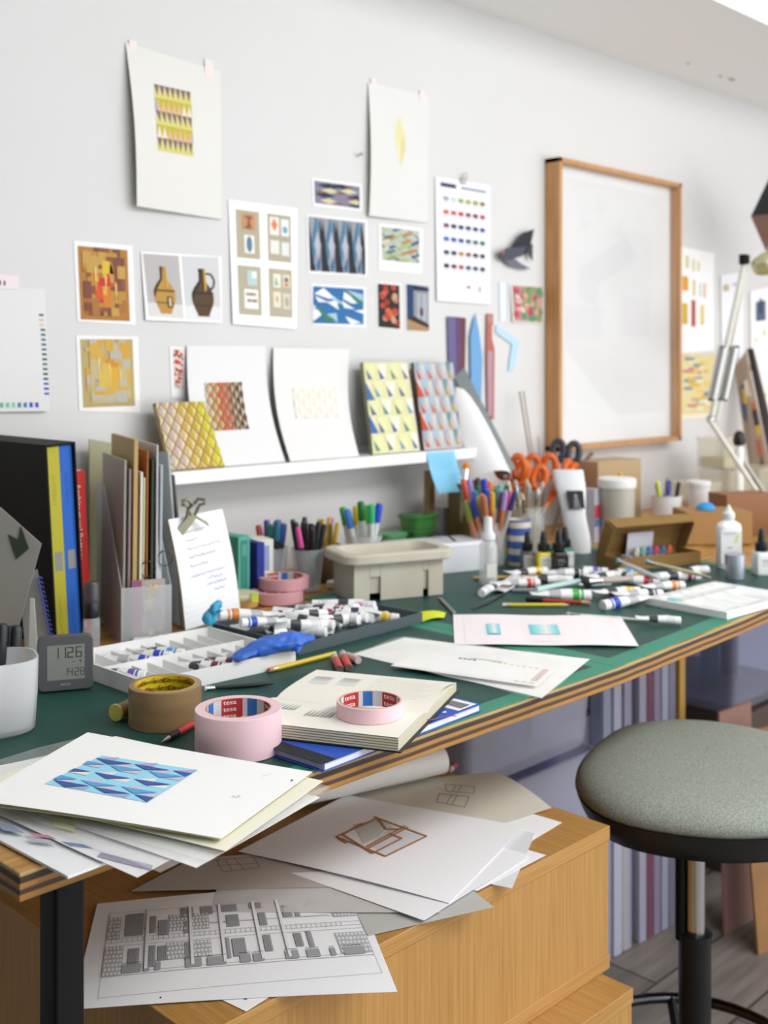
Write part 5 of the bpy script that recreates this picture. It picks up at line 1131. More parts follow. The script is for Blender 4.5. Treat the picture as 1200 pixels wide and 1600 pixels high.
# foot wall with slots: panels between slots
b = BM(); w2, d2 = W_*.93, Dd*.93
def seg(x0_, x1_, y, dy, z0_, z1_): box(b, ((x0_+x1_)/2, y+dy/2, (z0_+z1_)/2), (abs(x1_-x0_), abs(dy), z1_-z0_))
for (a_, c_) in ((-w2/2, -.055), (-.035, .045), (.055, w2/2)): seg(a_, c_, -d2/2, .003, 0, .064)
seg(-.055, -.035, -d2/2, .003, .040, .064); seg(.045, .055, -d2/2, .003, .045, .064); seg(-w2/2, w2/2, d2/2-.003, .003, 0, .064)
for sx in (-1, 1): box(b, (sx*(w2/2-.0015), 0, .032), (.003, d2-.006, .064))
obj('foot', b, BAS, t, bevel=.001)
b = BM(); prism(b, rrect(.15, .07, .02), .012, .055); obj('water', b, clear('cloudy_water', 'a9a390', .5, .05, spec=1), t)
# ---- white cable box, cable
t = thing('cable_box', 'long white plastic cable tidy box behind the basin', 'cable box', V((1.895, 1.718, MZ-.0002)), -.32)
b = BM(); loft(b, [[V((a, c, z)) for a, c in rrect(.22*s, .10*s, .014)] for s, z in ((.99, 0), (1, .004), (1, .055))]); obj('tub', b, mat('white_box_plastic', 'dfe1e6', .4), t, smooth=40)
b = BM(); loft(b, [[V((a, c, z)) for a, c in rrect(.222*s, .102*s, .014)] for s, z in ((1, .0552), (1, .062), (.97, .065))]); obj('lid', b, mat('white_box_plastic'), t, smooth=40)
b = BM(); tube(b, [dp(660, 851, 2.62), dp(664, 841, 2.62), dp(676, 834, 2.60), dp(690, 833, 2.58), dp(702, 838, 2.56), dp(712, 846, 2.55), dp(722, 851, 2.54)], .0022, 8); tag(obj('cable', b, BLACKP, smooth=60, origin=dp(660, 851, 2.62)), 'black cable arching over the white cable box', 'cable')
# ---- clear spray bottle
p = at(763, 912); t = thing('spray_bottle', 'clear spray bottle with a frosted cap, standing left of the coloured pencils', 'bottle', p)
b = BM(); lathe(b, [(.001, .0), (.0185, .0), (.0195, .003), (.0195, .078), (.0150, .090), (.012, .093), (.0112, .093), (.014, .089), (.0185, .078), (.0185, .004), (.001, .003)], 28, cap=False); obj('bottle', b, CLEARP, t, smooth=40)
b = BM(); lathe(b, [(.0115, .0935), (.0150, .094), (.0150, .104), (.0095, .112), (.0085, .138), (.007, .141), (.001, .141)], 24); obj('cap', b, clear('milky_cap', 'eef0f2', .8, .3), t, smooth=40)
b = BM(); colbox(b, (0, 0, 0), (.020, .0006, .028), 'dcdcd4'); o = obj('label_patch', b, PRINT, t); o.location = V((-.010, -.0165, .03)); o.rotation_euler = (0, 0, -.55)
# ================================================================ glass jar of coloured pens and copper pencils
lc = at(776, 886); lc = V((lc.x+.004, lc.y+.03, MZ))
t = thing('glass_jar', 'glass jar packed with coloured pens and copper pencils', 'jar', lc); b = BM()
lathe(b, [(.001, 0), (.036, 0), (.040, .004), (.040, .078), (.036, .088), (.036, .098), (.038, .098), (.038, .101), (.034, .101), (.034, .088), (.0375, .078), (.0375, .006), (.001, .004)], 36, cap=False); obj('jar', b, GLASS, t, smooth=40)
PC = [('orange', 'e2703a'), ('blue', '3560c8'), ('magenta', 'd03c8c'), ('violet', '8a68c0'), ('yellow', 'e8cc2c'), ('red', 'd23a3a'), ('green', '1f7a4a'), ('pale blue', '8cb4e0'), ('black', '222228'), ('salmon', 'e0806c'), ('navy', '28305c'), ('brown', '8a4c34'), ('grey', '78828c'), ('teal', '3ca898'), ('amber', 'd8a03c'), ('purple', '6a2c80'), ('pink', 'e05a8c'), ('dark blue', '2c3c9c'), ('sky blue', '4a98d0'), ('lilac', 'a88cd0'), ('lime', 'b4cc2c'), ('scarlet', 'e04028'), ('copper', 'b8704c'), ('crimson', 'a82c40'), ('ink blue', '2c3468'), ('olive', '7c8c3c')]
for k, (bs, d, a) in enumerate(fan(26, lc, .034, .058, .13, 11)):
    nm, c = PC[k]; marker('coloured_pen', '%s topped pen in the glass jar of coloured pens' % nm, 'pen', bs, d, .158+.018*math.sin(k*2.4), .0056, 'c07a50' if k % 3 else 'b4b8bc', c, .045, 'pens in the glass jar')
lc2 = V((lc.x+.055, lc.y+.052, MZ)); tumbler('low grey pot of bright pens behind the glass jar', lc2, .034, .036, .09, mat('grey_pot', '8f8f86', .5), name='pot')
for k, (bs, d, a) in enumerate(fan(11, lc2, .030, .042, .09, 14)):
    nm, c = [('orange', 'e8742c'), ('royal blue', '2c3cc0'), ('dark green', '1c6a3c'), ('mint', '5cc0a0'), ('lilac', 'a084cc'), ('gold', 'd0a030'), ('lemon', 'e8e02c'), ('vermilion', 'e0502c'), ('bottle green', '1a5c38'), ('steel blue', '3c7cb0'), ('black', '26262a')][k]
    marker('coloured_pen', '%s pen standing in the low grey pot behind the glass jar' % nm, 'pen', bs, d, .178+.012*math.sin(k*2.), .0066, 'c8c8c4', c, .07, 'pens in the grey pot')
# striped cup
p = at(818, 884); t = thing('striped_mug', 'tall cream mug with broad blue stripes', 'mug', V((p.x+.005, p.y+.018, MZ))); b = BM()
lathe(b, [(.001, 0)]+[(.026+.0025*k/24, .105*k/24) for k in range(25)]+[(.0265, .105), (.024, .004), (.001, .004)], 32, cap=False); paint(b, lambda p, f: ('4a66b4' if int((p.z+.006)/.0155) % 2 else 'dcd8c4') if math.hypot(p.x, p.y) > .0255 else 'd8d4c4'); obj('mug', b, GLOSSP, t, smooth=40)
# pots with scissors and tools behind
def pot(label, loc, r0, r1, h, m, nm='pot'): return tumbler(label, V(loc), r0, r1, h, m, name=nm)
POTM = noisy('taupe_stoneware', '8d867a', '9c9588', nscale=14, rough=.55)
s0 = V((2.31, 1.86, DZ+.001)); pot('taupe stoneware pot full of orange handled scissors', s0, .055, .062, .14, POTM)
s1 = V((2.15, 1.83, MZ)); pot('olive rimmed cylinder behind the coloured pens, holding scissors', s1, .050, .052, .17, mat('olive_pot', '7c6c40', .5))
ORG = mat('orange_plastic', 'd8641c', .35)
def scissors(label, hinge, d, roll, col=None, s=1.):
    t = thing('scissors', label, 'scissors', hinge, group=None); t.rotation_euler = euler_to(hinge, V(hinge)+V(d), roll); t.scale = (s, s, s)
    for sx in (-1, 1):
        b = BM(); n = 20; rs = []
        for i in range(n):
            a = 2*PI*i/n; c = V((sx*(.018+.013*math.cos(a)), 0, .052+.022*math.sin(a))); o_ = V((math.cos(a)*sx, 0, math.sin(a)))
            rs.append([c+o_*.0078*math.cos(q_*PI/4)+V((0, 1, 0))*.0078*math.sin(q_*PI/4) for q_ in range(8)])
        rv = [ring(b, r_) for r_ in rs]
        for i in range(n):
            for q_ in range(8): b.faces.new((rv[i][q_], rv[i][(q_+1) % 8], rv[(i+1) % n][(q_+1) % 8], rv[(i+1) % n][q_]))
        tube(b, [(sx*.008, 0, .038), (sx*.002, 0, .012), (-sx*.003, 0, -.01)], [.007, .006, .004], 8, .6); obj('handle', b, col or ORG, t, smooth=60)
        b = BM(); loft(b, [[V((-sx*.005, sx*.0008, -.005)), V((sx*.004, sx*.0008, -.005)), V((sx*.004, sx*.0024, -.005)), V((-sx*.005, sx*.0024, -.005))], [V((-sx*.0005, sx*.0008, -.11)), V((sx*.0005, sx*.0008, -.11)), V((sx*.0005, sx*.0018, -.11)), V((-sx*.0005, sx*.0018, -.11))]]); obj('blade', b, STEEL, t)
    return t
sc_f = lambda u, v, y: wp(u, v+12, y)
for (u, v, y, d, roll, nm) in ((800, 756, 1.82, (-.1, 0, 1), .3, 'orange handled scissors nearest the shelf end, above the olive pot'), (818, 768, 1.80, (.25, -.1, .8), 1.1, 'orange handled scissors leaning right over the olive pot'), (846, 752, 1.86, (-.15, -.1, 1), .2, 'orange handled scissors tallest in the taupe pot'), (856, 775, 1.83, (.5, -.2, .8), -.4, 'orange handled scissors lying over the pot rim above the brushes'), (880, 762, 1.84, (.35, -.1, 1), 2.0, 'orange handled scissors rightmost, beside the white bag')):
    scissors(nm, sc_f(u, v, y), V(d).normalized(), roll, s=1.25)
scissors('dark handled scissors at the back of the taupe pot', wp(880, 740, 1.88), V((.2, 0, 1)), .7, mat('dark_blue_plastic', '2c303c', .4), 1.2)
# long thin rods, wooden block, brushes in pots
def rod(name, label, cat, p0, p1, r, m, n=8):
    b = BM(); tube(b, [p0, p1], r, n); return tag(obj(name, b, m, smooth=50, origin=p0), label, cat)
BR = mat('brown_wood_rod', '8f7358', .6)
rod('dowel', 'left of two thin wooden rods rising from the pots', 'rod', wp(838, 780, 1.87), wp(812, 612, 1.93), .0022, BR); rod('dowel', 'right of two thin wooden rods rising from the pots', 'rod', wp(842, 780, 1.87), wp(818, 611, 1.935), .0018, BR)
rod('paintbrush', 'thin brush with a brown tip standing tall behind the scissors', 'brush', wp(848, 775, 1.88), wp(841, 682, 1.93), .0016, BR)
b = BM(); box(b, (0, 0, .10), (.022, .018, .20)); o = obj('wood_batten', b, mat('raw_wood', 'b08f62', .6), bevel=.001); o.location = (2.085, 1.905, DZ+.001); o.rotation_euler = (.0, .02, 0); tag(o, 'upright raw wood batten behind the coloured pens', 'wood')
def brush(name, label, p0, p1, rh, ferr, bris, fl=.55, hc='8a6a48', tipc='c47a2e'):
    """handle end p0, bristle end p1"""
    p0, p1 = V(p0), V(p1); L = (p1-p0).length; t = thing(name, label, 'brush', p0); t.rotation_euler = euler_to(p0, p1)
    b = BM(); lathe(b, [(rh*.3, 0), (rh*.9, L*.2), (rh, L*.5), (rh*.8, L-ferr-bris)], 10); obj('handle', b, mat('brush_handle_'+hc, hc, .35), t, smooth=60)
    b = BM(); lathe(b, [(rh*.85, L-ferr-bris), (rh*1.05, L-bris-ferr*.4), (rh*1.15, L-bris)], 10); obj('ferrule', b, CHROME, t, smooth=60)
    b = BM(); lathe(b, [(rh*1.1, L-bris), (rh*1.3, L-bris*.5), (rh*.4, L)], 10); obj('bristles', b, mat('bristle_'+tipc, tipc, .8), t, smooth=60)
    return t
brush('paintbrush', 'round brush with orange bristles leaning left out of the coloured pens', V((2.04, 1.76, .99)), wp(729, 722, 1.80), .007, .032, .022, hc='8f8460', tipc='d87c28')
jc = at(868, 880); jc = V((2.215, 1.70, MZ)); t = thing('glass_jar', 'glass jar of paintbrushes beside the white bag', 'jar', jc); b = BM()
lathe(b, [(.001, 0), (.040, 0), (.044, .005), (.044, .088), (.039, .100), (.039, .112), (.041, .112), (.041, .116), (.037, .116), (.037, .10), (.0415, .088), (.0415, .007), (.001, .005)], 36, cap=False); obj('jar', b, GLASS, t, smooth=40)
for k, (bs, d, a) in enumerate(fan(11, jc, .036, .058, .17, 17)):
    nm = ['narrowest', 'tawny', 'grey tipped', 'white tipped', 'fat', 'dark tipped', 'buff tipped', 'pale tipped', 'sandy tipped', 'thin', 'cream tipped'][k]
    brush('paintbrush', nm+' paintbrush standing in the glass jar of brushes', bs, bs+d*(.165+.015*math.sin(k*1.9)), .0042, .035, .016, hc='b08a58', tipc=('b9b4ae', 'c8b89c', '8a8078', 'dcd8d0')[k % 4])
rod('palette_knife', 'brown handled tool leaning above the white bag', 'knife', wp(880, 760, 1.86), wp(925, 708, 1.84), .006, mat('brown_handle', '6f5844', .5))
# white bag with black square label
bc_ = V((2.325, 1.62, DZ+.001)); b = BM(); n = 20; rs = []
q = random.Random(9)
for k in range(12):
    s = k/11; w_ = .026+.012*s+.002*math.sin(s*9); h_ = .020*(1-.5*s); cx = -.030*s
    rs.append([V((cx+w_*math.cos(2*PI*i/n)*(1+.05*math.sin(4*i+k)), h_*math.sin(2*PI*i/n)*(1+.1*math.sin(3*i+k*1.3)), .205*s)) for i in range(n)])
loft(b, rs); t = thing('white_bag', 'tall crumpled white bag with a black square label', 'bag', bc_, -.75, None)
obj('bag', b, mat('white_bag_film', 'eff0f2', .45), t, smooth=80)
A = Art(1.0); A.rect(0, 0, 1, 1, '33353a', nx=2, ny=2); A.oval(.52, .3, .1, .14, '9a9ca0', 2); A.poly([(.38, .45), (.66, .42), (.7, .85), (.32, .85)], '85878c', 3); A.rect(.3, .88, .75, .93, 'a0a2a8', 3)
S = quadS((-.038, -.0195, .156), (.004, -.0195, .156), (.008, -.0215, .112), (-.030, -.0215, .112)); bm_ = sheet_bm(S, '33353a', .001, 2, 2); A.emit(bm_, S, .0003); obj('label_patch', bm_, PRINT, t)
# pots/tubs behind the open kraft box
def tub(label, loc, r, h, c, lid, lh=.014):
    t = thing('plastic_tub', label, 'tub', loc); b = BM(); lathe(b, [(.001, 0), (r*.92, 0), (r*.95, .003), (r, h)], 32, cap=True); obj('tub', b, mat('tubm_'+c, c, .4), t, smooth=40)
    b = BM(); lathe(b, [(r*1.06, h-lh*.6), (r*1.08, h-lh*.5), (r*1.08, h+lh*.4), (r*1.0, h+lh*.55), (.001, h+lh*.5)], 32); obj('lid', b, mat('lidm_'+lid, lid, .35), t, smooth=40); return t
tub('grey tub with a white snap lid, behind the open kraft box', V((2.55, 1.66, DZ+.001)), .047, .155, 'b4b4aa', 'eceef0', .022)
solid('carton', 'buff cardboard carton standing behind the white lidded tub', 'box', V((2.74, 1.82, DZ+.001)), (.19, .10, .195), -.1, 'b39b78', m=PRINT)
solid('paint_can', 'narrow red and blue labelled can left of the white lidded tub', 'can', V((2.49, 1.70, DZ+.001)), (.035, .035, .14), .2, 'b8b4c0', Art(3).rect(0, .3, 1, .55, 'b84454').rect(0, .56, 1, .7, '5a7cb0'))
b = BM(); tube(b, [wp(945, 790, 1.75), wp(950, 765, 1.75), wp(963, 752, 1.74), wp(970, 745, 1.73), wp(972, 758, 1.73)], .005, 8); tag(obj('red_tool', b, mat('red_yellow_plastic', 'd03c2c', .4), smooth=60, origin=wp(945, 790, 1.75)), 'red and yellow bent tool behind the white lidded tub', 'tool')
b = BM(); tube(b, [wp(969, 762, 1.72), wp(971, 748, 1.72), wp(968, 738, 1.72)], .005, 8); tag(obj('yellow_clip', b, mat('yellow_plastic', 'e4b41c', .4), smooth=60, origin=wp(969, 762, 1.72)), 'small yellow peg above the buff carton', 'clip')
b = BM(); tube(b, [wp(1027, 752, 1.66), wp(1030, 770, 1.66), wp(1032, 784, 1.66)], .005, 8); tag(obj('lime_pen', b, mat('lime_plastic', 'd6e41c', .4), smooth=60, origin=wp(1027, 752, 1.66)), 'bright lime pen standing right of the buff carton', 'pen')
ic = V((2.80, 1.66, DZ+.001)); tumbler('short white cup of dark pens behind the kraft box lid', ic, .035, .042, .10, mat('white_cup', 'e8e8ea', .5))
pens('short white cup behind the kraft box', ic, .033, .038, .10, .135, [('grey pen', '8a8c94', '30343c', None), ('white and blue pen', 'e4e4ea', '3c4c9c', None), ('white pen', 'e4e4ea', 'c8c8d4', None), ('black pen', '2c2c30', '222226', None), ('purple pen', 'b4a8c8', '5c4878', None), ('silver pen', 'b8bac0', '9a9ca4', None)], 19, .005)
tub('small white canister among the pens behind the kraft box', V((2.98, 1.66, DZ+.001)), .03, .12, 'e8e8ea', 'f0f0f2')
solid('kraft_box', 'plain kraft box behind the open one, at right', 'box', V((2.719, 1.479, MZ)), (.17, .12, .082), -.72, 'a67f50'); 
solid('wooden_crate', 'reddish brown crate edge right of the plain kraft box', 'box', V((2.93, 1.50, DZ+.001)), (.16, .09, .11), -.5, '96694a')
b = BM(); lathe(b, [(.001, .0), (.024, .0), (.022, .009), (.013, .016), (.001, .018)], 20, M=M4.Translation((2.705, 1.488, MZ+.0835))); tag(obj('blue_sponge', b, mat('bright_blue_sponge', '3c9cdc', .9), smooth=60, origin=(2.705, 1.488, MZ+.0835)), 'bright blue rounded sponge on the plain kraft box', 'sponge')
# open kraft box with lid up
kb = V((2.315, 1.415, MZ)); kz = -.83
kb = (at(968, 893)+at(1095, 880))/2; e_ = at(1095, 880)-at(968, 893); kz = math.atan2(e_.y, e_.x); W_ = e_.length; D2 = .085
t = thing('open_kraft_box', 'open kraft postal box with its lid up, holding wrapped coloured sticks', 'box', V((kb.x, kb.y, MZ)), kz)
b = BM(); H2 = .028; th = .002
for (x, y, sx, sy_) in ((0, th/2, W_, th), (0, D2-th/2, W_, th), (-W_/2+th/2, D2/2, th, D2-2*th), (W_/2-th/2, D2/2, th, D2-2*th)): box(b, (x, y, H2/2), (sx, sy_, H2))
box(b, (0, D2/2, th/2), (W_-2*th, D2-2*th, th)); obj('box_base', b, KRAFT, t)
b = BM(); Ml = M4.Translation((0, D2, H2)) @ M4.Rotation(.42, 4, 'X')
box(b, (0, 0, .045), (W_, th, .09), M=Ml); 
for sx in (-1, 1): loft(b, [[Ml @ V((sx*W_/2, -.001, .0)), Ml @ V((sx*W_/2, -.001, .09)), Ml @ V((sx*W_/2, -.034, .084)), Ml @ V((sx*W_/2, -.030, .015))], [Ml @ V((sx*(W_/2-th), -.001, .0)), Ml @ V((sx*(W_/2-th), -.001, .09)), Ml @ V((sx*(W_/2-th), -.034, .084)), Ml @ V((sx*(W_/2-th), -.030, .015))]])
box(b, (0, -.017, .089), (W_-.01, .034, th), M=Ml); obj('lid', b, KRAFT, t)
Mk = M4.Translation(t.location) @ M4.Rotation(kz, 4, 'Z')
b = BM(); colbox(b, (0, 0, 0), (.075, .0015, .055), 'c4c4cc'); o = obj('card_slip', b, PRINT); o.location = Mk @ V((-.018, D2*.62, .048)); o.rotation_euler = (.15, 0, kz); tag(o, 'pale grey card slip standing in the open kraft box', 'card')
for k, (c, nm) in enumerate((('e4d8c8', 'cream'), ('7cb8a8', 'mint'), ('6a7cc0', 'blue'), ('c8506c', 'rose'), ('3c7ca0', 'teal'), ('d86848', 'coral'))):
    b = BM(); tube(b, [(-.028, 0, 0), (.028, 0, 0)], .006, 10); o = obj('pastel_stick', b, mat('pastel_'+c, c, .7), smooth=60); o.location = Mk @ V((-.050+.019*k, D2*.28, .036)); o.rotation_euler = (0, 0, kz+.9); tag(o, nm+' stick lying in the open kraft box', 'pastel')
b = BM(); box(b, (0, 0, 0), (.10, .035, .024)); o = obj('wrapped_bundle', b, clear('cloudy_wrap', 'dcdce0', .6, .2), bevel=.003); o.location = Mk @ V((-.03, D2*.33, .0165)); o.rotation_euler = (0, 0, kz); tag(o, 'clear wrapped bundle under the coloured sticks in the kraft box', 'packet')
# ink bottles with droppers
def ink(label, loc, rz, body, lab, collar, s=1., m=None):
    t = thing('ink_bottle', label, 'ink bottle', loc, rz); t.scale = (s, s, s); b = BM()
    loft(b, [[V((a, c, z)) for a, c in rrect(.032*k, .032*k, .006*k, 3)] for k, z in ((.95, 0), (1, .002), (1, .038), (.9, .042), (.5, .045))]); obj('bottle', b, m or mat('ink_'+body, body, .2), t, smooth=40)
    A = Art(1.1); A.rect(0, 0, 1, 1, lab); A.rect(0, 0, .18, 1, body if body != lab else '30302c', 2); A.rect(.3, .2, .8, .26, '8a8a88', 2); A.rect(.3, .34, .9, .38, '8a8a88', 2); A.rect(.3, .5, .7, .54, '8a8a88', 2)
    for r_ in (0, 1):
        b = BM(); Q = M4.Rotation(r_*PI/2, 4, 'Z'); S = (lambda Q: lambda u, v: Q @ V((-.0145+.029*u, -.0163, .036-.032*v)))(Q); bm_ = sheet_bm(S, lab, .0002, 1, 1, bm=b); A.emit(bm_, S, .0002); obj('label_patch', bm_, PRINT, t)
    b = BM(); lathe(b, [(.0115, .0448), (.0125, .046), (.0125, .060), (.010, .062)], 20); obj('collar', b, mat('collar_'+collar, collar, .4), t, smooth=40)
    b = BM(); lathe(b, [(.0075, .0615), (.007, .072), (.0055, .084), (.004, .087), (.001, .0875)], 16); obj('bulb', b, BLACKP, t, smooth=60)
    return t
ink('ink bottle with a grey label, leftmost of the dropper bottles', at(835, 892, MZ)+V((.0, .02, 0)), -.8, '5a5c5c', 'c4c6c4', '17181a')
ink('ink bottle with a bright yellow label, front left of the dropper bottles', at(849, 894, MZ), -.7, 'd8c81c', 'cfcfc8', '17181a', 1.05)
ink('black ink bottle, front centre of the dropper bottles', at(873, 895, MZ), -.7, '1c1c1c', '1c1c1c', '17181a', 1.1)
ink('ink bottle with a green cap ring, rear right of the dropper bottles', at(888, 889, MZ)+V((.015, .02, 0)), -.6, '2f7a58', 'dcdedc', '17181a', 1.05)
b = BM(); lathe(b, [(.016, 0), (.018, .002), (.018, .006), (.001, .007)], 24); o = obj('green_disc', b, mat('green_cap', '4c9a78', .4), smooth=40); o.location = at(884, 888, MZ)+V((.045, .045, 0)); tag(o, 'flat green round lid beside the dropper bottles', 'lid')
# glue bottle, tin, dropper at right
p = at(1143, 889, MZ); t = thing('glue_bottle', 'white plastic glue bottle with a nozzle, at right behind the palette', 'bottle', V((p.x+.01, p.y+.012, MZ)), -.75); b = BM()
loft(b, [[V((a, c, z)) for a, c in rrect(.056*k, .034*k, .015*k, 5)] for k, z in ((.94, 0), (1, .003), (1, .092), (.92, .100), (.55, .106), (.42, .108), (.42, .112))]); obj('bottle', b, mat('milk_white_plastic', 'eeeff0', .35), t, smooth=50)
b = BM(); lathe(b, [(.013, .1125), (.0135, .114), (.0135, .124), (.009, .129), (.0035, .139), (.003, .143), (.001, .1435)], 20); obj('nozzle', b, mat('offwhite_plastic', 'e2e4e2', .4), t, smooth=40)
A = Art(1.5); A.rect(0, 0, 1, 1, 'e6e8e8'); A.rect(.1, .06, .7, .09, '9a9298', 2); A.rect(.1, .14, .6, .155, 'b4b6ba', 2); A.poly([(.72, .12), (.9, .08), (.78, .36), (.62, .36)], 'd8d890', 2); A.rect(.3, .5, .55, .53, '8a8c94', 2)
for k in range(4): A.rect(.1, .62+.07*k, .85, .63+.07*k, 'bcc0c4', 2)
S = quadS((-.024, -.0173, .086), (.024, -.0173, .086), (.024, -.0173, .012), (-.024, -.0173, .012)); bm_ = sheet_bm(S, 'e6e8e8', .0003, 2, 2); A.emit(bm_, S, .0002); obj('label_patch', bm_, PRINT, t)
p = at(1155, 905, MZ); t = thing('metal_tin', 'small grey metallic tin with a lid, in front of the glue bottle', 'tin', V((p.x, p.y+.01, MZ))); SIL = mat('satin_metal', 'a9aebb', .3, metal=.7)
b = BM(); lathe(b, [(.0195, 0), (.0205, .001), (.0205, .027), (.019, .028)], 32); obj('tin', b, SIL, t, smooth=40); b = BM(); lathe(b, [(.0215, .0265), (.0215, .052), (.020, .0535), (.001, .0535)], 32); obj('lid', b, SIL, t, smooth=40)
ink('white labelled dropper bottle at the right edge, beside the metal tin', at(1190, 897, MZ), -.7, 'd8dad8', 'e4e6e2', '17181a', 1.15, mat('white_bottle', 'e4e6e4', .4))
# palette with wells
A4_ = [at(1010, 946), at(1108, 905), at(1262, 922), at(1136, 968)]; A4_ = [V((p.x, p.y, 0)) for p in A4_]
pc = V((2.08, 1.12, MZ)); c_b, c_l, c_t = at(1136, 968), at(1008, 944), at(1108, 908)
ax = (c_l-c_b); ax.z = 0; ay = V((ax.y, -ax.x, 0)).normalized()*.245
t = thing('paint_palette', 'white ceramic mixing palette with a smear of cyan paint', 'palette', V((c_b.x, c_b.y, MZ)))
b = BM(); PO = lambda u, v, z: ax*u + ay*v + V((0, 0, z))
nx_, ny_ = 28, 34; Hh = .013
def depth(u, v):
    d = 0
    for k in range(6):
        for (cu, cv, ru, rv) in ((.78, .12+.15*k, .12, .055),):
            r2 = ((u-cu)/ru)**2+((v-cv)/rv)**2
            if r2 < 1: d = max(d, .007*(1-r2**2))
    for (u0_, u1_, v0_, v1_) in ((.08, .58, .06, .30), (.08, .58, .36, .60), (.08, .58, .66, .93)):
        if u0_ < u < u1_ and v0_ < v < v1_: d = max(d, .006*min(1, min(u-u0_, u1_-u, v-v0_, v1_-v)/.06))
    return d
g = [[b.verts.new(PO(i/nx_, j/ny_, Hh - depth(i/nx_, j/ny_))) for i in range(nx_+1)] for j in range(ny_+1)]
for j in range(ny_):
    for i in range(nx_): b.faces.new((g[j][i], g[j][i+1], g[j+1][i+1], g[j+1][i]))
bt = [b.verts.new(PO(u, v, 0)) for u, v in ((0, 0), (1, 0), (1, 1), (0, 1))]; b.faces.new(bt[::-1])
bd_ = [g[0][i] for i in range(nx_+1)], [g[j][nx_] for j in range(ny_+1)], [g[ny_][i] for i in range(nx_, -1, -1)], [g[j][0] for j in range(ny_, -1, -1)]
for k, sd in enumerate(bd_): b.faces.new(list(sd)+[bt[(k+1) % 4], bt[k]])
obj('palette', b, mat('glazed_white', 'eef1f0', .15), t, smooth=50)
b = BM(); bmesh.ops.create_circle(b, cap_ends=True, radius=1, segments=18, matrix=M4.Translation(PO(.72, .15, Hh-.0040)) @ M4.Rotation(math.atan2(ax.y, ax.x), 4, 'Z') @ M4.Diagonal((.022, .013, 1, 1)))
r_ = bmesh.ops.extrude_face_region(b, geom=b.faces[:]); bmesh.ops.translate(b, verts=[x for x in r_['geom'] if isinstance(x, bmesh.types.BMVert)], vec=(0, 0, .003)); obj('cyan_paint', b, mat('cyan_paint', '6cd8dc', .4), t)
# ================================================================ pencils, pens and brushes lying about
def lying(u0, v0, u1, v1, r, z=MZ): return at(u0, v0, z+r), at(u1, v1, z+r)
def pencil(label, p0, p1, r, col, rubber=True, tip=True, band='c8c8bc', rc='d88a7c'):
    L = (p1-p0).length; t = thing('pencil', label, 'pencil', p0); t.rotation_euler = euler_to(p0, p1)
    b = BM(); a_ = .016 if rubber else 0; e = .012 if tip else 0
    lathe(b, [(r, a_), (r, L-e)], 6); obj('shaft', b, mat('pencil_'+col, col, .4), t)
    if rubber:
        b = BM(); lathe(b, [(r*1.02, .007), (r*1.05, a_+.0002)], 14); obj('ferrule', b, mat('gilt', 'd8c890', .3, metal=.5), t, smooth=40)
        b = BM(); lathe(b, [(r*.8, 0), (r*.95, .001), (r*.95, .0072)], 14); obj('rubber', b, mat('rubber_'+rc, rc, .8), t, smooth=40)
    if tip:
        b = BM(); lathe(b, [(r, L-e), (r*.25, L-.002), (.0002, L)], 8); obj('tip', b, mat('bare_wood', 'd8b488', .6), t)
    return t
pencil('yellow pencil with a pink rubber, between the white tray and the glue sticks', *lying(420, 1047, 524, 1021, .0037), .0037, 'e2c21e', True, False)
pencil('yellow pencil lying in front of the heap of loose tubes', *lying(785, 945, 890, 945, .0036), .0036, 'd8c030', True, True, rc='e8e2d8')
pencil('red pencil with a black grip, touching the yellow one by the loose tubes', *lying(922, 942, 848, 938, .004), .004, 'b8342c', True, False)
rod('pen_grip', 'black barrel lying end to end with the red pencil', 'pen', *lying(848, 938, 822, 936, .0048), .0048, BLACKP)
t_ = brush('paintbrush', 'fine black brush lying left of the open notebook', *[at(428, 1068, MZ+.003), at(318, 1076, MZ+.003)], .0034, .012, .004, hc='1c1e20', tipc='d8d4c8')
brush('paintbrush', 'white handled fine brush lying above the pink tinted sheet', at(1016, 970, MZ+.003), at(884, 959, MZ+.003), .0028, .02, .008, hc='e2e2dc', tipc='d0ccc0')
brush('paintbrush', 'long brush crossing the loose tubes towards the kraft box', at(1110, 902, MZ+.018), at(1008, 877, MZ+.026), .0045, .03, .01, hc='d4c4a0', tipc='6ac4cc')
brush('paintbrush', 'clear handled brush pointing away beside the kraft box', at(1030, 905, MZ+.02), at(965, 876, MZ+.03), .006, .02, .01, hc='c8ccd0', tipc='58b8c8')
brush('paintbrush', 'brush with a black ferrule crossing the middle of the loose tubes', at(988, 905, MZ+.026), at(908, 909, MZ+.026), .006, .03, .016, hc='b4a898', tipc='2c2c30')
rod('dip_pen', 'tan wooden handle lying behind the loose tubes, right of the spray bottle', 'pen', *lying(740, 903, 868, 900, .0035), .0035, mat('tan_wood', 'c49a5c', .5))
rod('glass_rod', 'pale aqua barrel lying across the loose tubes', 'pen', at(838, 921, MZ+.02), at(905, 908, MZ+.024), .0055, mat('aqua_barrel', 'b4d0cc', .3))
rod('felt_pen', 'slim white pen beneath the aqua barrel', 'pen', at(800, 922, MZ+.005), at(866, 922, MZ+.005), .0045, mat('grey_barrel', '8c9094', .3))
p0, p1 = at(685, 932, MZ+.003), at(710, 958, MZ+.003); t = thing('craft_knife', 'small steel craft knife half hidden by the pink tinted sheet', 'knife', p0); t.rotation_euler = euler_to(p0, p1); b = BM(); lathe(b, [(.0036, .03), (.0036, (p1-p0).length)], 12); obj('handle', b, STEEL, t, smooth=40)
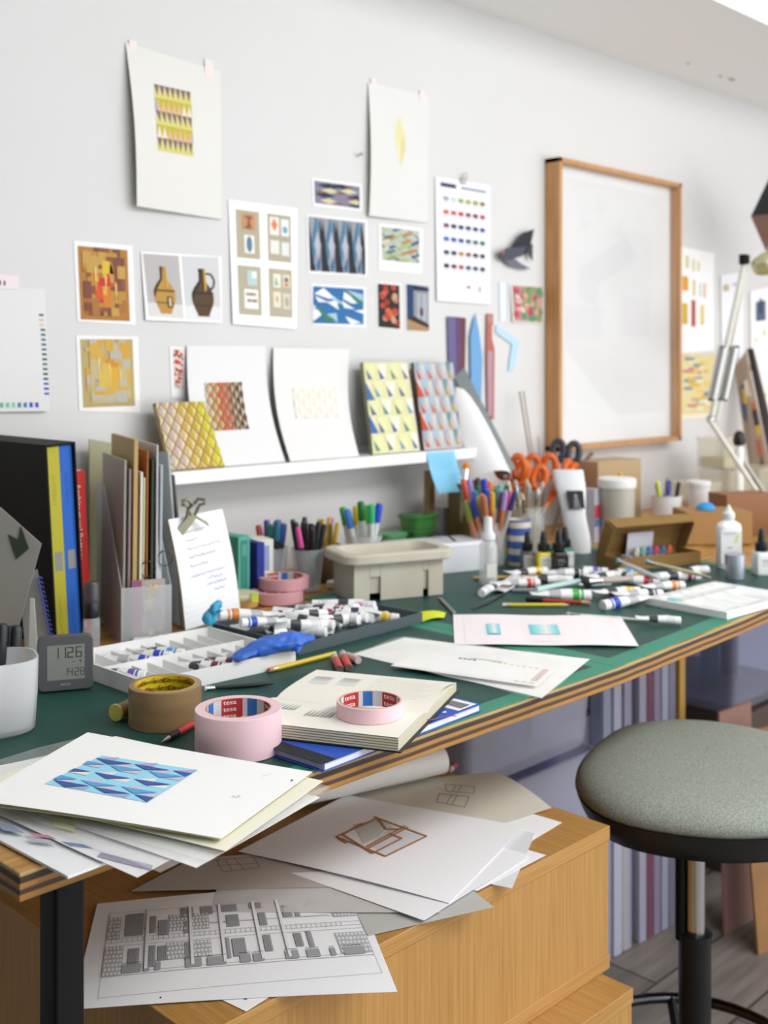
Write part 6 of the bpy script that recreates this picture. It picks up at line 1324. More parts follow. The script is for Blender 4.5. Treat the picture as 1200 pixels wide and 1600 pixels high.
b = BM(); loft(b, [[V((-.003, 0, .031)), V((.003, 0, .031)), V((.003, .0006, .031)), V((-.003, .0006, .031))], [V((-.0008, 0, .002)), V((.0002, 0, .002)), V((.0002, .0006, .002)), V((-.0008, .0006, .002))]]); obj('blade', b, STEEL, t)
t = thing('tweezers', 'dark tweezers lying right of the craft knife', 'tweezers', at(737, 953, MZ)); 
for k in (-1, 1):
    b = BM(); tube(b, [V((0, 0, .0022)), (at(760, 943, MZ)-t.location)+V((0, k*.004, .0022)), (at(786, 930, MZ)-t.location)+V((0, 0, .0022))], [.001, .002, .0018], 6); obj('arm', b, mat('dark_steel', '55595c', .3, metal=.8), t, smooth=50)
# glue sticks
for i, (u0, v0, u1, v1, nm) in enumerate(((531, 1046, 522, 1026, 'left of the two small red labelled glue sticks by the notebook'), (545, 1044, 535, 1021, 'right of the two small red labelled glue sticks by the notebook'), (560, 1032, 542, 1024, 'stub of grey stick behind the two glue sticks'))):
    p0, p1 = lying(u0, v0, u1, v1, .0062); L = (p1-p0).length; t = thing('glue_stick', nm, 'glue stick', p0); t.rotation_euler = euler_to(p0, p1); r_ = .0062; s = .6 if i == 2 else 1
    b = BM(); lathe(b, [(r_*.9, 0), (r_, .001), (r_, L*.72)], 16); paint(b, lambda p, f: 'c2b0a8' if i == 2 else ('c24438' if .008 < p.z else '6a5a54')); obj('barrel', b, PLAS, t, smooth=40)
    b = BM(); lathe(b, [(r_*.95, L*.72), (r_*.95, L-.001), (r_*.8, L)], 16); paint(b, lambda p, f: 'b8b4b4'); obj('cap', b, PLAS, t, smooth=40)
sheet('sticky_note', 'lime yellow sticky note stuck to the corner of the dark tray', 'note', quadS(at(657, 956, MZ+.004), at(697, 957, MZ+.001), at(694, 965, MZ+.001), at(660, 971, MZ+.004), bend=lambda u, v: .003*math.sin(PI*u)), 'd8e62c', None, nx=4, ny=2)
# ================================================================ sheets on the mats
A = Art(.75); A.rect(.06, .1, .94, .9, 'f4ecee'); 
for (x, y, x2, y2) in ((.19, .36, .265, .68), (.435, .36, .60, .68)):
    n_ = 8
    for k in range(n_):
        f_ = k/(n_-1); f_ = abs(f_-.55)*1.9; c = '%02x%02x%02x' % (int(244-(244-110)*min(1, f_)), int(236-(236-212)*min(1, f_)), int(238-(238-216)*min(1, f_)))
        A.rect(x+(x2-x)*k/n_, y, x+(x2-x)*(k+1)/n_, y2, c, 4, ny=4)
    A.rect(x, y2, x2, y2+.03, '6cd0d4', 3) if x < .3 else None
for v in (.1, .9, .3, .72): A.line((.04, v), (.96, v), .001, 'e4d4d8', 3)
sheet('art_print', 'pink tinted sheet with two cyan gradient squares on the right mat', 'print', quadS(at(708, 960, MZ+.002), at(970, 963, MZ+.003), at(998, 1009, MZ+.004), at(710, 1007, MZ+.002), bend=lambda u, v: .0012*math.sin(PI*u*2)**2), 'f6eef0', A, nx=24, ny=4)
# plastic sleeve with a colour test sheet
Sq = lambda z: quadS(at(632, 996, z), at(921, 1030, z), at(846, 1090, z), at(552, 1022, z), bend=lambda u, v: .003*math.sin(PI*u)*math.sin(PI*v))
t = thing('plastic_sleeve', 'clear plastic sleeve of papers with small orange swatches, overhanging the front edge', 'sleeve', at(735, 1035, MZ+.001))
A = Art(.9)
wkart('backing_paper', 'f2f2ee', Sq(MZ+.0008), None, t, nx=8, ny=6)
A = Art(.5)
for k in range(4): A.rect(.32+.035*k, .06, .345+.035*k, .14, '6a3c3c')
A.rect(.40, .0, .62, .035, '4a9c9c'); A.rect(.55, .03, .66, .06, 'c8c84c')
for k in range(8): A.rect(.56+.045*k, .06+.008*k, .585+.045*k, .10+.008*k, ('e0c490', 'e2b878')[k % 2])
for k in range(9): A.rect(.93, .14+.075*k, .975, .17+.075*k, ('d89464', 'c88a74', 'a87868')[k//3])
for k in range(3): A.rect(.84+.05*k, .88, .87+.05*k, .91, 'a08468')
A.line((.0, .98), (.98, .90), .004, 'c4c694')
wkart('swatch_paper', 'f6f5f2', quadS(at(655, 1018, MZ+.0062), at(868, 1044, MZ+.0062), at(838, 1072, MZ+.0062), at(610, 1040, MZ+.0062)), A, t, nx=3, ny=2)
bm_ = sheet_bm(quadS(at(628, 994, MZ+.0075), at(923, 1029, MZ+.0075), at(847, 1092, MZ+.0075), at(549, 1021, MZ+.0075), bend=lambda u, v: .003*math.sin(PI*u)*math.sin(PI*v)+.0008*math.sin(u*19+v*7)), 'ffffff', .0003, 20, 10); wk('film', bm_, SLEEVE, t)
# ================================================================ blue notebook and the open sketchbook
def slab(name, quad, z0, z1, col, m, par, colf=None):
    b = BM(); loft(b, [[V((p.x, p.y, z0)) for p in quad], [V((p.x, p.y, z1)) for p in quad]])
    if colf: paint(b, colf)
    return wk(name, b, m, par)
zb0, zb1 = MZ+.0005, MZ+.010
qb = [at(420, 1144, zb1), at(700, 1078, zb1), at(752, 1100, zb1), at(504, 1194, zb1)]
qb = [V((.8685+.0, .955+.0, 0)), ] and qb
e1 = (qb[2]-qb[3]); e1.z = 0; up_ = V((-e1.y, e1.x, 0)).normalized()*.21; B0 = V((qb[3].x, qb[3].y, 0)); qb = [B0+up_, B0+e1+up_, B0+e1, B0]
t = thing('exercise_book', 'blue A4 exercise book with a black taped spine, under the open sketchbook', 'notebook', V((B0.x, B0.y, MZ)))
inn_ = [B0+up_*.985+e1*.02, B0+e1*.995+up_*.985, B0+e1*.995+up_*.012, B0+e1*.02+up_*.012]
slab('pages', inn_, zb0+.0006, zb1-.0006, None, mat('page_edges', 'dfe0e6', .7), t)
slab('back_cover', qb, zb0, zb0+.0006, None, mat('blue_cover', '2c50b8', .45), t)
Sb = quadS(*[V((p.x, p.y, zb1)) for p in qb]); A = Art(.7); A.rect(0, 0, .075, 1, '26272c', ny=3); A.rect(.855, .80, .985, .98, 'e8e8ec')
for k in range(16): A.rect(.885, .82+.009*k, .955, .82+.009*k+.004*(1+(k*7 % 3)*.35), '3a3c44', 2)
for k in range(3): A.oval(.80, .84+.045*k, .012, .013, 'dfe4f4')
A.text('Cahier', .60, .96, .07, 'c4cef0', sx=1) if False else None
for k in range(5): A.rect(.62+.02*k, .78, .632+.02*k, .83+.02*(k % 2), 'b8c4ec')
for k in range(7): A.line((.12, .1+.12*k), (.58, .1+.12*k), .0012, '2448a8'); A.line((.12+.07*k, .05), (.12+.07*k, .95), .0012, '2448a8')
bm_ = sheet_bm(Sb, '3158bc', .0006, 6, 4); A.emit(bm_, Sb, .0002); wk('front_cover', bm_, PRINT, t)
Nz = MZ+.0108; top_z = Nz+.018
Pt_ = {k: at(u, v, z) for k, (u, v, z) in dict(tl=(493, 1046, top_z+.002), tr=(708, 1071, top_z), sl=(432, 1083, top_z-.001), sr=(672, 1110, top_z-.003), bl=(420, 1136, top_z-.002), br=(640, 1152, top_z-.003)).items()}
# rebuild as true rectangles along the spine
sl, sr = Pt_['sl'].copy(), Pt_['sr'].copy(); spn = (sr-sl); spn.z = 0; spn = spn.normalized()*.208; up_ = V((-spn.y, spn.x, 0)).normalized(); sl.z = 0
t = thing('open_sketchbook', 'open cream paged sketchbook lying across the blue exercise book', 'notebook', V((sl.x, sl.y, Nz)))
def page_block(name, w, sgn, h, arts, warp):
    """sgn +1 = away from the camera"""
    b = BM(); lay = b.loops.layers.float_color.new('Col'); n1, n2 = 8, 14
    def S(u, v):     # u along the spine, v 0..1 far -> near
        k = (1-v) if sgn > 0 else v; x = sl + spn*u + up_*(sgn*w*k)
        z = Nz+.0014 + h*(1-.35*math.exp(-k*9)) - warp*k*k
        return V((x.x, x.y, z))
    c1 = (*lin('efece0'), 1); ce = [(*lin('d2cdb4'), 1), (*lin('b4b09c'), 1)]
    g = [[b.verts.new(S(i/n2, j/n1)) for i in range(n2+1)] for j in range(n1+1)]
    for j in range(n1):
        for i in range(n2):
            f = b.faces.new((g[j][i], g[j+1][i], g[j+1][i+1], g[j][i+1])); f.smooth = True
            for lp in f.loops: lp[lay] = c1
    # sides in leaf layers
    per = [(i/n2, 0) for i in range(n2)]+[(1, j/n1) for j in range(n1)]+[(1-i/n2, 1) for i in range(n2)]+[(0, 1-j/n1) for j in range(n1)]
    NL = 10; prev = [b.verts.new(S(*p)) for p in per]
    for k in range(1, NL+1):
        cur = []
        for p in per:
            q_ = S(*p); zz_ = Nz+.0014; s_ = k/NL; o_ = (.0008 if k % 2 else 0)
            cur.append(b.verts.new(V((q_.x, q_.y, q_.z+(zz_-q_.z)*s_))-((up_*o_*sgn*(1 if p[1] == (0 if sgn > 0 else 1) else 0)))))
        for i in range(len(per)):
            f = b.faces.new((prev[i], prev[(i+1) % len(per)], cur[(i+1) % len(per)], cur[i]))
            for lp in f.loops: lp[lay] = ce[k % 2]
        prev = cur
    f = b.faces.new(prev)
    for lp in f.loops: lp[lay] = c1
    arts.emit(b, S, .0003); wk(name, b, PRINT, t); return S
q = random.Random(77)
def page_marks(seed, k):
    a = Art(.66)
    if k == 0:
        for (u, v, w_) in ((.08, .25, .13), (.27, .22, .13)):
            a.rect(u, v, u+w_, v+.28, 'dcdcd4'); 
            for i in range(6): a.poly([(u+.02*i, v+.02), (u+.02*i+.012, v+.02), (u+.02*i-.004, v+.20)], '8a8e8c', 2)
        for r_ in range(11): a.scrawl(.48, .13+.066*r_, .46-.05*(r_ % 3), .035, 'b8bab4', .0022, 2, q)
    else:
        for (u, v, w_) in ((.08, .30, .17), (.34, .42, .20)):
            a.line((u, v+.25), (u+w_, v+.18), .003, '8c908c')
            for i in range(7): a.poly([(u+.025*i, v+.22), (u+.025*i+.018, v+.21), (u+.025*i+.02, v-.01)], 'a2a6a2', 2)
        for r_ in range(3): a.scrawl(.06, .12+.05*r_, .3, .03, 'c4c4bc', .002, 2, q)
    return a
S_far = page_block('far_pages', .140, 1, .0135, page_marks(1, 0), .003); page_block('near_pages', .118, -1, .0155, page_marks(2, 1), 0)
# lifted leaf curling at the right of the far page
wkart('curled_page', 'efecdf', (lambda u, v: S_far(u, v)+V((0, 0, .0005+.008*max(0, u)**5*math.sin(PI*min(1, max(0, v)))))), page_marks(1, 0), t, nx=12, ny=10, th=.0003)
slab('cover', [sl+up_*.143-spn*.02, sl+up_*.143+spn*1.02, sl-up_*.121+spn*1.02, sl-up_*.121-spn*.02], Nz, Nz+.0013, None, mat('black_cover', '1b1b1d', .5), t)
b = BM(); s_ = sl+spn*1.02; tube(b, [V((s_.x, s_.y, Nz+.004))-spn*.1, V((s_.x, s_.y, Nz+.003)), at(700, 1118, Nz+.001), at(713, 1119, Nz+.0008)], .0016, 6, .25); wk('ribbon', b, mat('mauve_ribbon', '7a5a74', .8), t)
# ================================================================ tape rolls in front, spool, mechanical pencil
p = at(372, 1140, MZ); r_ = .0525
PKT = mat('pale_pink_tape', 'ecc8d0', .55)
cpk = (at(306, 1140, MZ)+at(440, 1137, MZ))/2; cpk = dp(372, 570, 1.0)*1; 
def on_desk(u, F, z): r__ = (u-600)/FPX*F; return V((sA*r__+cA*F, -cA*r__+sA*F, z))
tape('large pink masking tape roll in front of the open sketchbook', on_desk(372.5, 1.362, MZ), .0520, .050, tesa_art(.050, 6), PKT, -.08)
tape('small pink masking tape roll lying on the open sketchbook', on_desk(578, 1.405, Nz+.0172), .0413, .0185, tesa_art(.0185, 2, .037), PKT, .55-.2, ri=.0372)
sc_ = Art(.045/(2*PI*.038)); sc_.rect(0, 0, 1, 1, 'd8c81e', 2, nx=40)
for r_ in range(5):
    for k in range(7):
        sc_.text('Scotch', .005+.143*k+.03*(r_ % 2), (r_+.85)/5, .20, 'b82c24', 7); sc_.text('Commercial', .062+.143*k+.03*(r_ % 2), (r_+.85)/5, .17, '2c2a1c', 7)
for k in range(9): sc_.rect(.62+.014*k, 0, .626+.014*k, 1, ('7a1c1c', '1c2c1c')[k % 2], 5)
sc_.rect(.60, 0, .76, 1, 'a8302a', 3, nx=8)
for r_ in range(5): sc_.rect(.60, r_/5, .76, r_/5+.07, '1f3422', 6, nx=8)
BRT = noisy('brown_parcel_tape', '9a7f58', '8e7450', nscale=18, rough=.3, spec=.6, scale=(1, 1, 4))
tape('brown parcel tape roll with a yellow printed core', on_desk(258, 1.465, MZ), .0465, .050, sc_, BRT, 1.45)
p0, p1 = on_desk(183, 1.475, MZ+.0115), on_desk(216, 1.50, MZ+.0115); p0 = at(180, 1114, MZ+.0115); p1 = p0+(at(216, 1098, MZ+.0115)-p0).normalized()*.042
t = thing('thread_spool', 'small spool of tan thread with yellow ends, beside the brown tape', 'spool', p0); t.rotation_euler = euler_to(p0, p1)
for z in (0, .038):
    b = BM(); lathe(b, [(.0035, z), (.0105, z), (.0112, z+.001), (.0112, z+.003), (.009, z+.004), (.0035, z+.004)], 24); obj('end_disc', b, mat('yellow_spool', 'd8c860', .4), t, smooth=40)
b = BM(); lathe(b, [(.0090, .0042)]+[(.0092+.0003*(k % 2), .0045+.0335*k/30) for k in range(31)], 24); obj('thread', b, mat('tan_thread', 'a8875c', .7), t, smooth=60)
p0, p1 = at(251, 1160, MZ+.0045), at(318, 1122, MZ+.0045); L = (p1-p0).length*1.5; t = thing('mechanical_pencil', 'mechanical pencil with black grip and red barrel, pointing out from the pink tape', 'pencil', p0); t.rotation_euler = euler_to(p0, p1)
b = BM(); lathe(b, [(.0004, 0), (.0005, .004), (.0022, .010), (.0036, .018)], 14); obj('tip', b, STEEL, t, smooth=40)
b = BM(); lathe(b, [(.0040, .018)]+[(.0046 if k % 2 else .0043, .019+.0014*k) for k in range(14)], 14); obj('grip', b, BLACKP, t, smooth=30)
b = BM(); lathe(b, [(.0044, .039), (.0044, .075)], 14); obj('barrel', b, mat('red_barrel', 'cc3c34', .35), t, smooth=40)
# ================================================================ pile of prints and sleeves at the near left
PILE = 'stack of prints and sleeves at the near left'
def psheet(name, label, cat, q_, z, col, m=PRINT, art=None, bend=None, nx=12, ny=8, th=.0004, back=None, lift=.0003, extra=None):
    zz_ = z if isinstance(z, (tuple, list)) else [z]*4
    S = quadS(*[at(u, v, k) for (u, v), k in zip(q_, zz_)], bend=bend); A = Art(.7)
    if art:
        for c, s_ in art: place(A, S, c, s_)
    if extra: extra(S, A)
    return sheet(name, label, cat, S, col, A, m, th=th, nx=nx, ny=ny, back=back, lift=lift)
WR = lambda k, s: (lambda u, v: .0008*math.sin(u*k+s)*math.sin(v*5+s))
psheet('film_sheet', 'loose clear film poking out behind the top print, on the left', 'sleeve', [(60, 1168), (135, 1150), (40, 1215), (-60, 1205)], .9045, 'ffffff', SLEEVE)
psheet('folder', 'white glossy folder at the bottom of the near left stack, hanging over the edge', 'folder', [(150, 1190), (395, 1262), (106, 1369), (-110, 1254)], [.904, .905, .9045, .904], 'eef0f2', GLOSSP, th=.0025)
psheet('plastic_sleeve', 'sleeve with blue and red inserts, second from the bottom of the near left stack', 'sleeve', [(160, 1180), (420, 1262), (214, 1371), (-90, 1232)], [.907, .909, .907, .909], 'e9e9ec', GLOSSP, bend=WR(9, 1),
    art=[([(-40, 1270), (110, 1300), (260, 1350), (60, 1340)], Art(.3).rect(.05, .2, .25, .4, '9aa8c0').rect(.3, .35, .5, .45, 'c89098').rect(.5, .5, .7, .62, '7c90b8').rect(.2, .5, .4, .6, 'b8bcc8')), ([(160, 1330), (240, 1350), (236, 1362), (150, 1340)], Art(.3).rect(0, .2, 1, .9, '9c9ab0'))])
psheet('plastic_sleeve', 'long sleeve in the middle of the near left stack, reaching furthest forward', 'sleeve', [(150, 1165), (500, 1246), (306, 1356), (-100, 1215)], [.911, .912, .909, .913], 'ececea', GLOSSP, bend=WR(7, 2), art=[([(80, 1262), (110, 1268), (118, 1300), (84, 1292)], Art(1).rect(0, 0, 1, 1, 'd8d89c'))])
psheet('film_sheet', 'clear film sheet beneath the cream paper in the near left stack', 'sleeve', [(160, 1155), (515, 1233), (250, 1364), (-90, 1222)], [.915, .914, .911, .916], 'ffffff', SLEEVE, bend=WR(11, 3))
psheet('paper_sheet', 'cream paper jutting out to the right, under the blue print', 'paper', [(180, 1150), (505, 1220), (352, 1330), (-60, 1232)], [.918, .918, .915, .918], 'f1efdc', bend=WR(6, 0))
psheet('film_sheet', 'clear film sheet directly under the cream paper, at its right corner', 'sleeve', [(160, 1158), (516, 1228), (326, 1345), (-60, 1240)], [.9165, .916, .913, .9165], 'ffffff', SLEEVE, bend=WR(8, 5))
psheet('paper_sheet', 'pale yellow sheet showing as a thin edge directly below the blue print', 'paper', [(139, 1150), (482, 1208), (344, 1312), (-43, 1256)], [.922, .9215, .9185, .920], 'e4e2ac', bend=lambda u, v: .002*math.sin(PI*u))
# the blue faceted print
NV, MB_, LVV, PKK, CRR = '3f5ea4', '5fa6dc', 'b0aed6', 'd8c4d6', 'f0e6e4'
FAC = [(NV, '385 195 635 235 465 238'), (NV, '640 235 885 277 715 275'), (NV, '900 278 1030 298 985 320'), (NV, '375 290 620 332 455 335'), (NV, '640 335 890 373 725 380'), (NV, '240 265 355 287 198 287'), (NV, '100 340 345 383 175 390'), (NV, '365 387 620 435 445 430'), (NV, '640 438 775 460 728 490'),
    (MB_, '480 245 705 277 540 283'), (MB_, '740 283 975 320 810 327'), (MB_, '330 215 455 238 295 237'), (MB_, '150 310 262 337 95 337'), (MB_, '285 343 530 383 360 383'), (MB_, '555 385 800 428 635 433'),
    (LVV, '385 195 545 190 500 213'), (LVV, '645 235 805 228 765 253'), (PKK, '480 243 640 237 600 258'), (PKK, '740 283 890 278 850 300'), (LVV, '905 278 1065 275 1020 295'), (PKK, '300 240 445 240 400 260'), (PKK, '540 283 700 280 660 303'), (PKK, '830 328 985 325 945 345'), (CRR, '200 287 365 290 320 312'), (CRR, '375 292 535 288 495 308'), (CRR, '470 335 630 335 590 357'), (CRR, '645 335 805 328 765 353'), (CRR, '725 380 885 377 850 400'),
    (PKK, '100 340 245 342 205 362'), (PKK, '285 343 440 338 400 360'), (PKK, '365 387 525 385 485 405'), (PKK, '550 385 710 380 670 405'), (PKK, '655 437 815 433 770 460'), (LVV, '180 390 350 388 310 405'), (LVV, '465 435 625 437 585 457')]
def facets(S, A):
    def uv(x, y): return uvp(S, 60+x/4.2857, 1140+y/4.2857)
    c = [uv(*p) for p in ((425, 175), (1070, 273), (730, 490), (40, 365))]
    for i in range(4):
        for j in range(3): A.poly([bil(c, i/4, j/3), bil(c, (i+1)/4, j/3), bil(c, (i+1)/4, (j+1)/3), bil(c, i/4, (j+1)/3)], '9cdcf2', 1)
    for k, (col, s) in enumerate(FAC):
        n = [float(x) for x in s.split()]; P_ = [uv(n[i], n[i+1]) for i in (0, 2, 4)]
        A.poly(P_, col, 3 if k < 15 else 2)
sm_ = Art(1).scrawl(0, .8, 1, .5, '9a9a9a', .05, 2, q)
o = psheet('art_print', 'white sheet with a blue faceted print, topmost of the near left stack', 'print', [(137, 1148), (488, 1206), (345, 1310), (-46, 1254)], [.926, .924, .922, .924], 'f8f8f6', bend=lambda u, v: .003*math.sin(PI*u)*max(0, v-.2)+.003*(1-u)**2, nx=16, ny=10, extra=facets, art=[([(362, 1240), (376, 1238), (376, 1250), (362, 1250)], sm_), ([(408, 1212), (424, 1205), (426, 1212), (410, 1216)], Art(1).scrawl(0, .8, 1, .4, 'cccccc', .05, 2, q)), ([(454, 1218), (458, 1218), (458, 1221), (454, 1221)], Art(1).oval(.5, .5, .5, .5, '6a6a7a'))])
# ================================================================ drawings on the oak cabinet
ZC = .6806
def csheet(*a, **k): return psheet(*a, **k)
csheet('drawing_sheet', 'white sheet corner with a small dark triangle, under the elevation drawing', 'drawing', [(380, 1490), (480, 1520), (384, 1580), (290, 1535)], ZC+.0004, 'f6f7f9', art=[([(368, 1552), (400, 1548), (400, 1562), (368, 1562)], Art(.5).path([(0, .3), (.5, 1), (1, 0)], .06, '2c3450').path([(0, .3), (.5, .55), (1, 0)], .05, '2c3450'))])
csheet('tracing_sheet', 'large warm toned tracing sheet with pencil rectangles, at the back right of the cabinet', 'drawing', [(520, 1228), (778, 1206), (862, 1262), (600, 1345)], [ZC+.001, ZC+.001, ZC+.003, ZC+.0015], 'e6e2d4', TRACE, bend=lambda u, v: .004*u*math.sin(PI*v), art=[([(690, 1222), (748, 1228), (735, 1268), (684, 1258)], Art(1).path([(.1, .1), (.9, .05), (.95, .35), (.2, .4), (.1, .1)], .02, '8a8c80').path([(.4, .08), (.35, .38)], .02, '8a8c80').path([(.55, .07), (.5, .38)], .02, '8a8c80').path([(0, .55), (.85, .5), (.8, .9), (-.05, .9), (0, .55)], .02, '7c7e74').path([(.35, .52), (.25, .9)], .02, '7c7e74').path([(.5, .52), (.42, .9)], .02, '7c7e74').path([(-.1, .3), (.3, .45)], .015, 'a8a89c'))])
csheet('drawing_sheet', 'white sheet whose tip shows farthest right on the cabinet', 'drawing', [(700, 1232), (878, 1285), (800, 1332), (620, 1290)], ZC+.0004, 'f6f7f9')
csheet('drawing_sheet', 'white sheet with a pointed corner just before the cabinet front edge', 'drawing', [(700, 1292), (853, 1336), (745, 1392), (590, 1345)], ZC+.0022, 'f2f3f5')
csheet('drawing_sheet', 'pale sheet whose corner dips over the cabinet front edge', 'drawing', [(640, 1262), (836, 1302), (800, 1388), (590, 1345)], [ZC+.003, ZC+.003, ZC+.001, ZC+.003], 'eceef2', TRACE)
csheet('drawing_sheet', 'grey tracing sheet with the long corner overhanging the front edge', 'drawing', [(520, 1352), (690, 1350), (771, 1417), (575, 1462)], [ZC+.003, ZC+.003, ZC+.0005, ZC+.0015], 'c8c8c4', TRACE)
# elevation drawing of a house
el = Art(.40); D1, D2_, D3 = '9da0a4', 'b2b5b9', '74787c'
el.rect(0, 0, 1, 1, 'ebedf0', 1, nx=4, ny=2)
q = random.Random(5)
for v in (0, .5, .56, .96, 1.0, .44): el.line((0, v), (1, v), .002, D2_, 2, seg=6)
el.line((0, 0), (0, 1.3), .0015, D2_, 2); el.line((0, 1.28), (1, 1.28), .0015, D2_, 2, seg=6); el.line((1, 0), (1, 1.28), .0015, D2_, 2)
def stone(u0, u1, v0, v1):
    el.rect(u0, v0, u1, v1, 'b4b7ba', 2)
    n1, n2 = int((u1-u0)/.014), int((v1-v0)/.055)
    for i in range(n1):
        for j in range(n2): el.oval(u0+(i+.5+.25*(j % 2)*(i < n1-1))*(u1-u0)/n1, v0+(j+.5)*(v1-v0)/n2, .0056*q.uniform(.8, 1.1), .023*q.uniform(.8, 1.1), 'dddfe2', 3, 7)
stone(0, .05, .08, .45); stone(0, .07, .56, 1.0); stone(.24, .40, .12, .40); stone(.23, .40, .58, .84); stone(.88, 1.0, .62, .95); stone(.9, 1.0, .1, .35)
for (u0, u1, v0, v1) in ((.07, .14, .05, .42), (.16, .19, .12, .4), (.20, .24, .2, .45), (.29, .34, .02, .2), (.30, .33, .25, .45), (.37, .42, .02, .16), (.45, .52, .02, .14), (.47, .52, .2, .40), (.57, .62, .02, .12), (.60, .63, .2, .42), (.70, .74, .1, .3), (.75, .77, .1, .3), (.80, .88, .04, .14), (.09, .13, .62, .9), (.16, .19, .6, .92), (.2, .24, .62, .84), (.30, .33, .6, .86), (.45, .47, .58, .9), (.48, .53, .6, .88), (.60, .63, .58, .84), (.72, .75, .58, .8), (.77, .79, .56, .82)):
    el.rect(u0, v0, u1, v1, D1, 3)
    for k in range(int((u1-u0)/.007)): el.line((u0+.007*k, v0), (u0+.007*k, v1), .0012, D3, 4)
for (u0, u1) in ((.07, .14), (.15, .17), (.19, .21), (.30, .36), (.38, .45), (.50, .54), (.55, .59), (.67, .72), (.75, .80), (.84, .86), (.89, .97)): el.rect(u0, .86, u1, .98, D1, 4); el.line((u0, .84), (u1, .84), .003, D3, 5)
for k in range(46): el.line((.02+.02*k, .45), (.02+.02*k, .52), .0016, D3, 5)
for u in (.15, .32, .44, .58, .68): el.rect(u, .0, u+.012, .95, 'e4e6e9', 5); el.line((u, 0), (u, .95), .0014, D3, 6)
for k in range(12): el.line((q.uniform(0, 1), .3), (q.uniform(0, 1), .32), .0016, D2_, 3)
csheet('drawing_sheet', 'large white elevation drawing of a long house, hanging over the cabinet front', 'drawing', [(152, 1412), (552, 1378), (621, 1545), (112, 1577)], [ZC+.003, ZC+.003, ZC+.001, ZC+.0015], 'edeff2', bend=lambda u, v: -.003*u*v+.002*math.sin(PI*u), nx=16, ny=10, art=[([(172, 1428), (546, 1402), (585, 1492), (158, 1528)], el), ([(250, 1558), (252, 1558), (252, 1560), (250, 1560)], Art(1).oval(.5, .5, .7, .7, '2c3c8c'))])
csheet('tracing_sheet', 'thin tracing sheet with faint plan lines, fading over the elevation drawing', 'drawing', [(350, 1340), (520, 1310), (690, 1425), (330, 1425)], [ZC+.0055, ZC+.0055, ZC+.0045, ZC+.005], 'e2dfdf', clear('sheer_tracing', 'e6e4e4', .62, .5), art=None)
csheet('tracing_sheet', 'tracing sheet with a faint maze of rectangles, below the near left stack', 'drawing', [(300, 1342), (470, 1328), (560, 1385), (205, 1392)], [ZC+.0065, ZC+.0065, ZC+.006, ZC+.006], 'c9c2bc', TRACE, art=[([(342, 1338), (412, 1340), (395, 1372), (325, 1368)], Art(.6).path([(0, .2), (.8, 0), (1, .5), (.3, .8), (0, .2)], .015, '8a827c').path([(.2, .15), (.5, .75)], .015, '8a827c').path([(.4, .1), (.7, .6)], .015, '8a827c').path([(.1, .5), (.9, .3)], .015, '8a827c'))])
csheet('drawing_sheet', 'white sheet with its corner pointing at the viewer, just under the copper drawing', 'drawing', [(600, 1268), (826, 1336), (662, 1438), (430, 1355)], ZC+.0062, 'f3f4f7')
cp = Art(.8); CU, CU2 = 'c48a58', 'a06c44'
cp.poly([(.10, .33), (.36, .02), (.60, .22), (.36, .80), (.28, .62)], 'cfd0cc', 1); cp.poly([(.50, .25), (.95, .22), (.70, .98), (.45, .78)], 'dfe2ea', 1)
w_ = .028
for ph in ([(.33, .02), (.98, .24), (.70, .98), (.01, .74), (.33, .02)], [(.01, .74), (.18, .86)], [(.20, .25), (.07, .66), (.40, .88)], [(.42, .85), (.68, .08)], [(.45, .88), (.72, .10)], [(.56, .38), (.74, .44), (.54, .98), (.36, .86)], [(.33, .02), (.50, .28), (.66, .20)], [(.28, .0), (.38, .06)]): cp.path(ph, w_, CU, 3); cp.path([(a_+.006, b_+.012) for a_, b_ in ph], .006, CU2, 4)
csheet('drawing_sheet', 'white sheet with a copper coloured open frame drawing, on top of the cabinet papers', 'drawing', [(541, 1242), (819, 1291), (702, 1411), (372, 1330)], [ZC+.0085, ZC+.0085, ZC+.0075, ZC+.008], 'f4f6fa', bend=lambda u, v: .003*math.sin(PI*u)*v, nx=12, ny=10, art=[([(550, 1270), (678, 1296), (640, 1348), (515, 1322)], cp)])
# paper roll and red pen under the worktop edge
p1 = at(690, 1187, ZC+.008+.0225); p0 = at(545, 1219, ZC+.008+.0225); p0 = p1+(p0-p1)*1.9
b = BM(); lathe(b, [(.0205, 0), (.0222, 0), (.0222, (p1-p0).length), (.0205, (p1-p0).length), (.0200, .0)], 32, M=frame_to(p0, p1), cap=False); tag(obj('paper_roll', b, mat('roll_paper', 'e9e6e2', .6), smooth=40, origin=p0), 'white paper roll wedged under the worktop on the oak cabinet', 'paper roll')
p0 = at(716, 1208, ZC+.004); marker('felt_pen', 'red pen poking up beside the paper roll under the worktop', 'pen', p0+V((0, .02, 0)), (dp(728, 1183, 2.03)-p0-V((0, .02, 0))), .05, .005, 'c8a49c', 'b02c2c', .028)
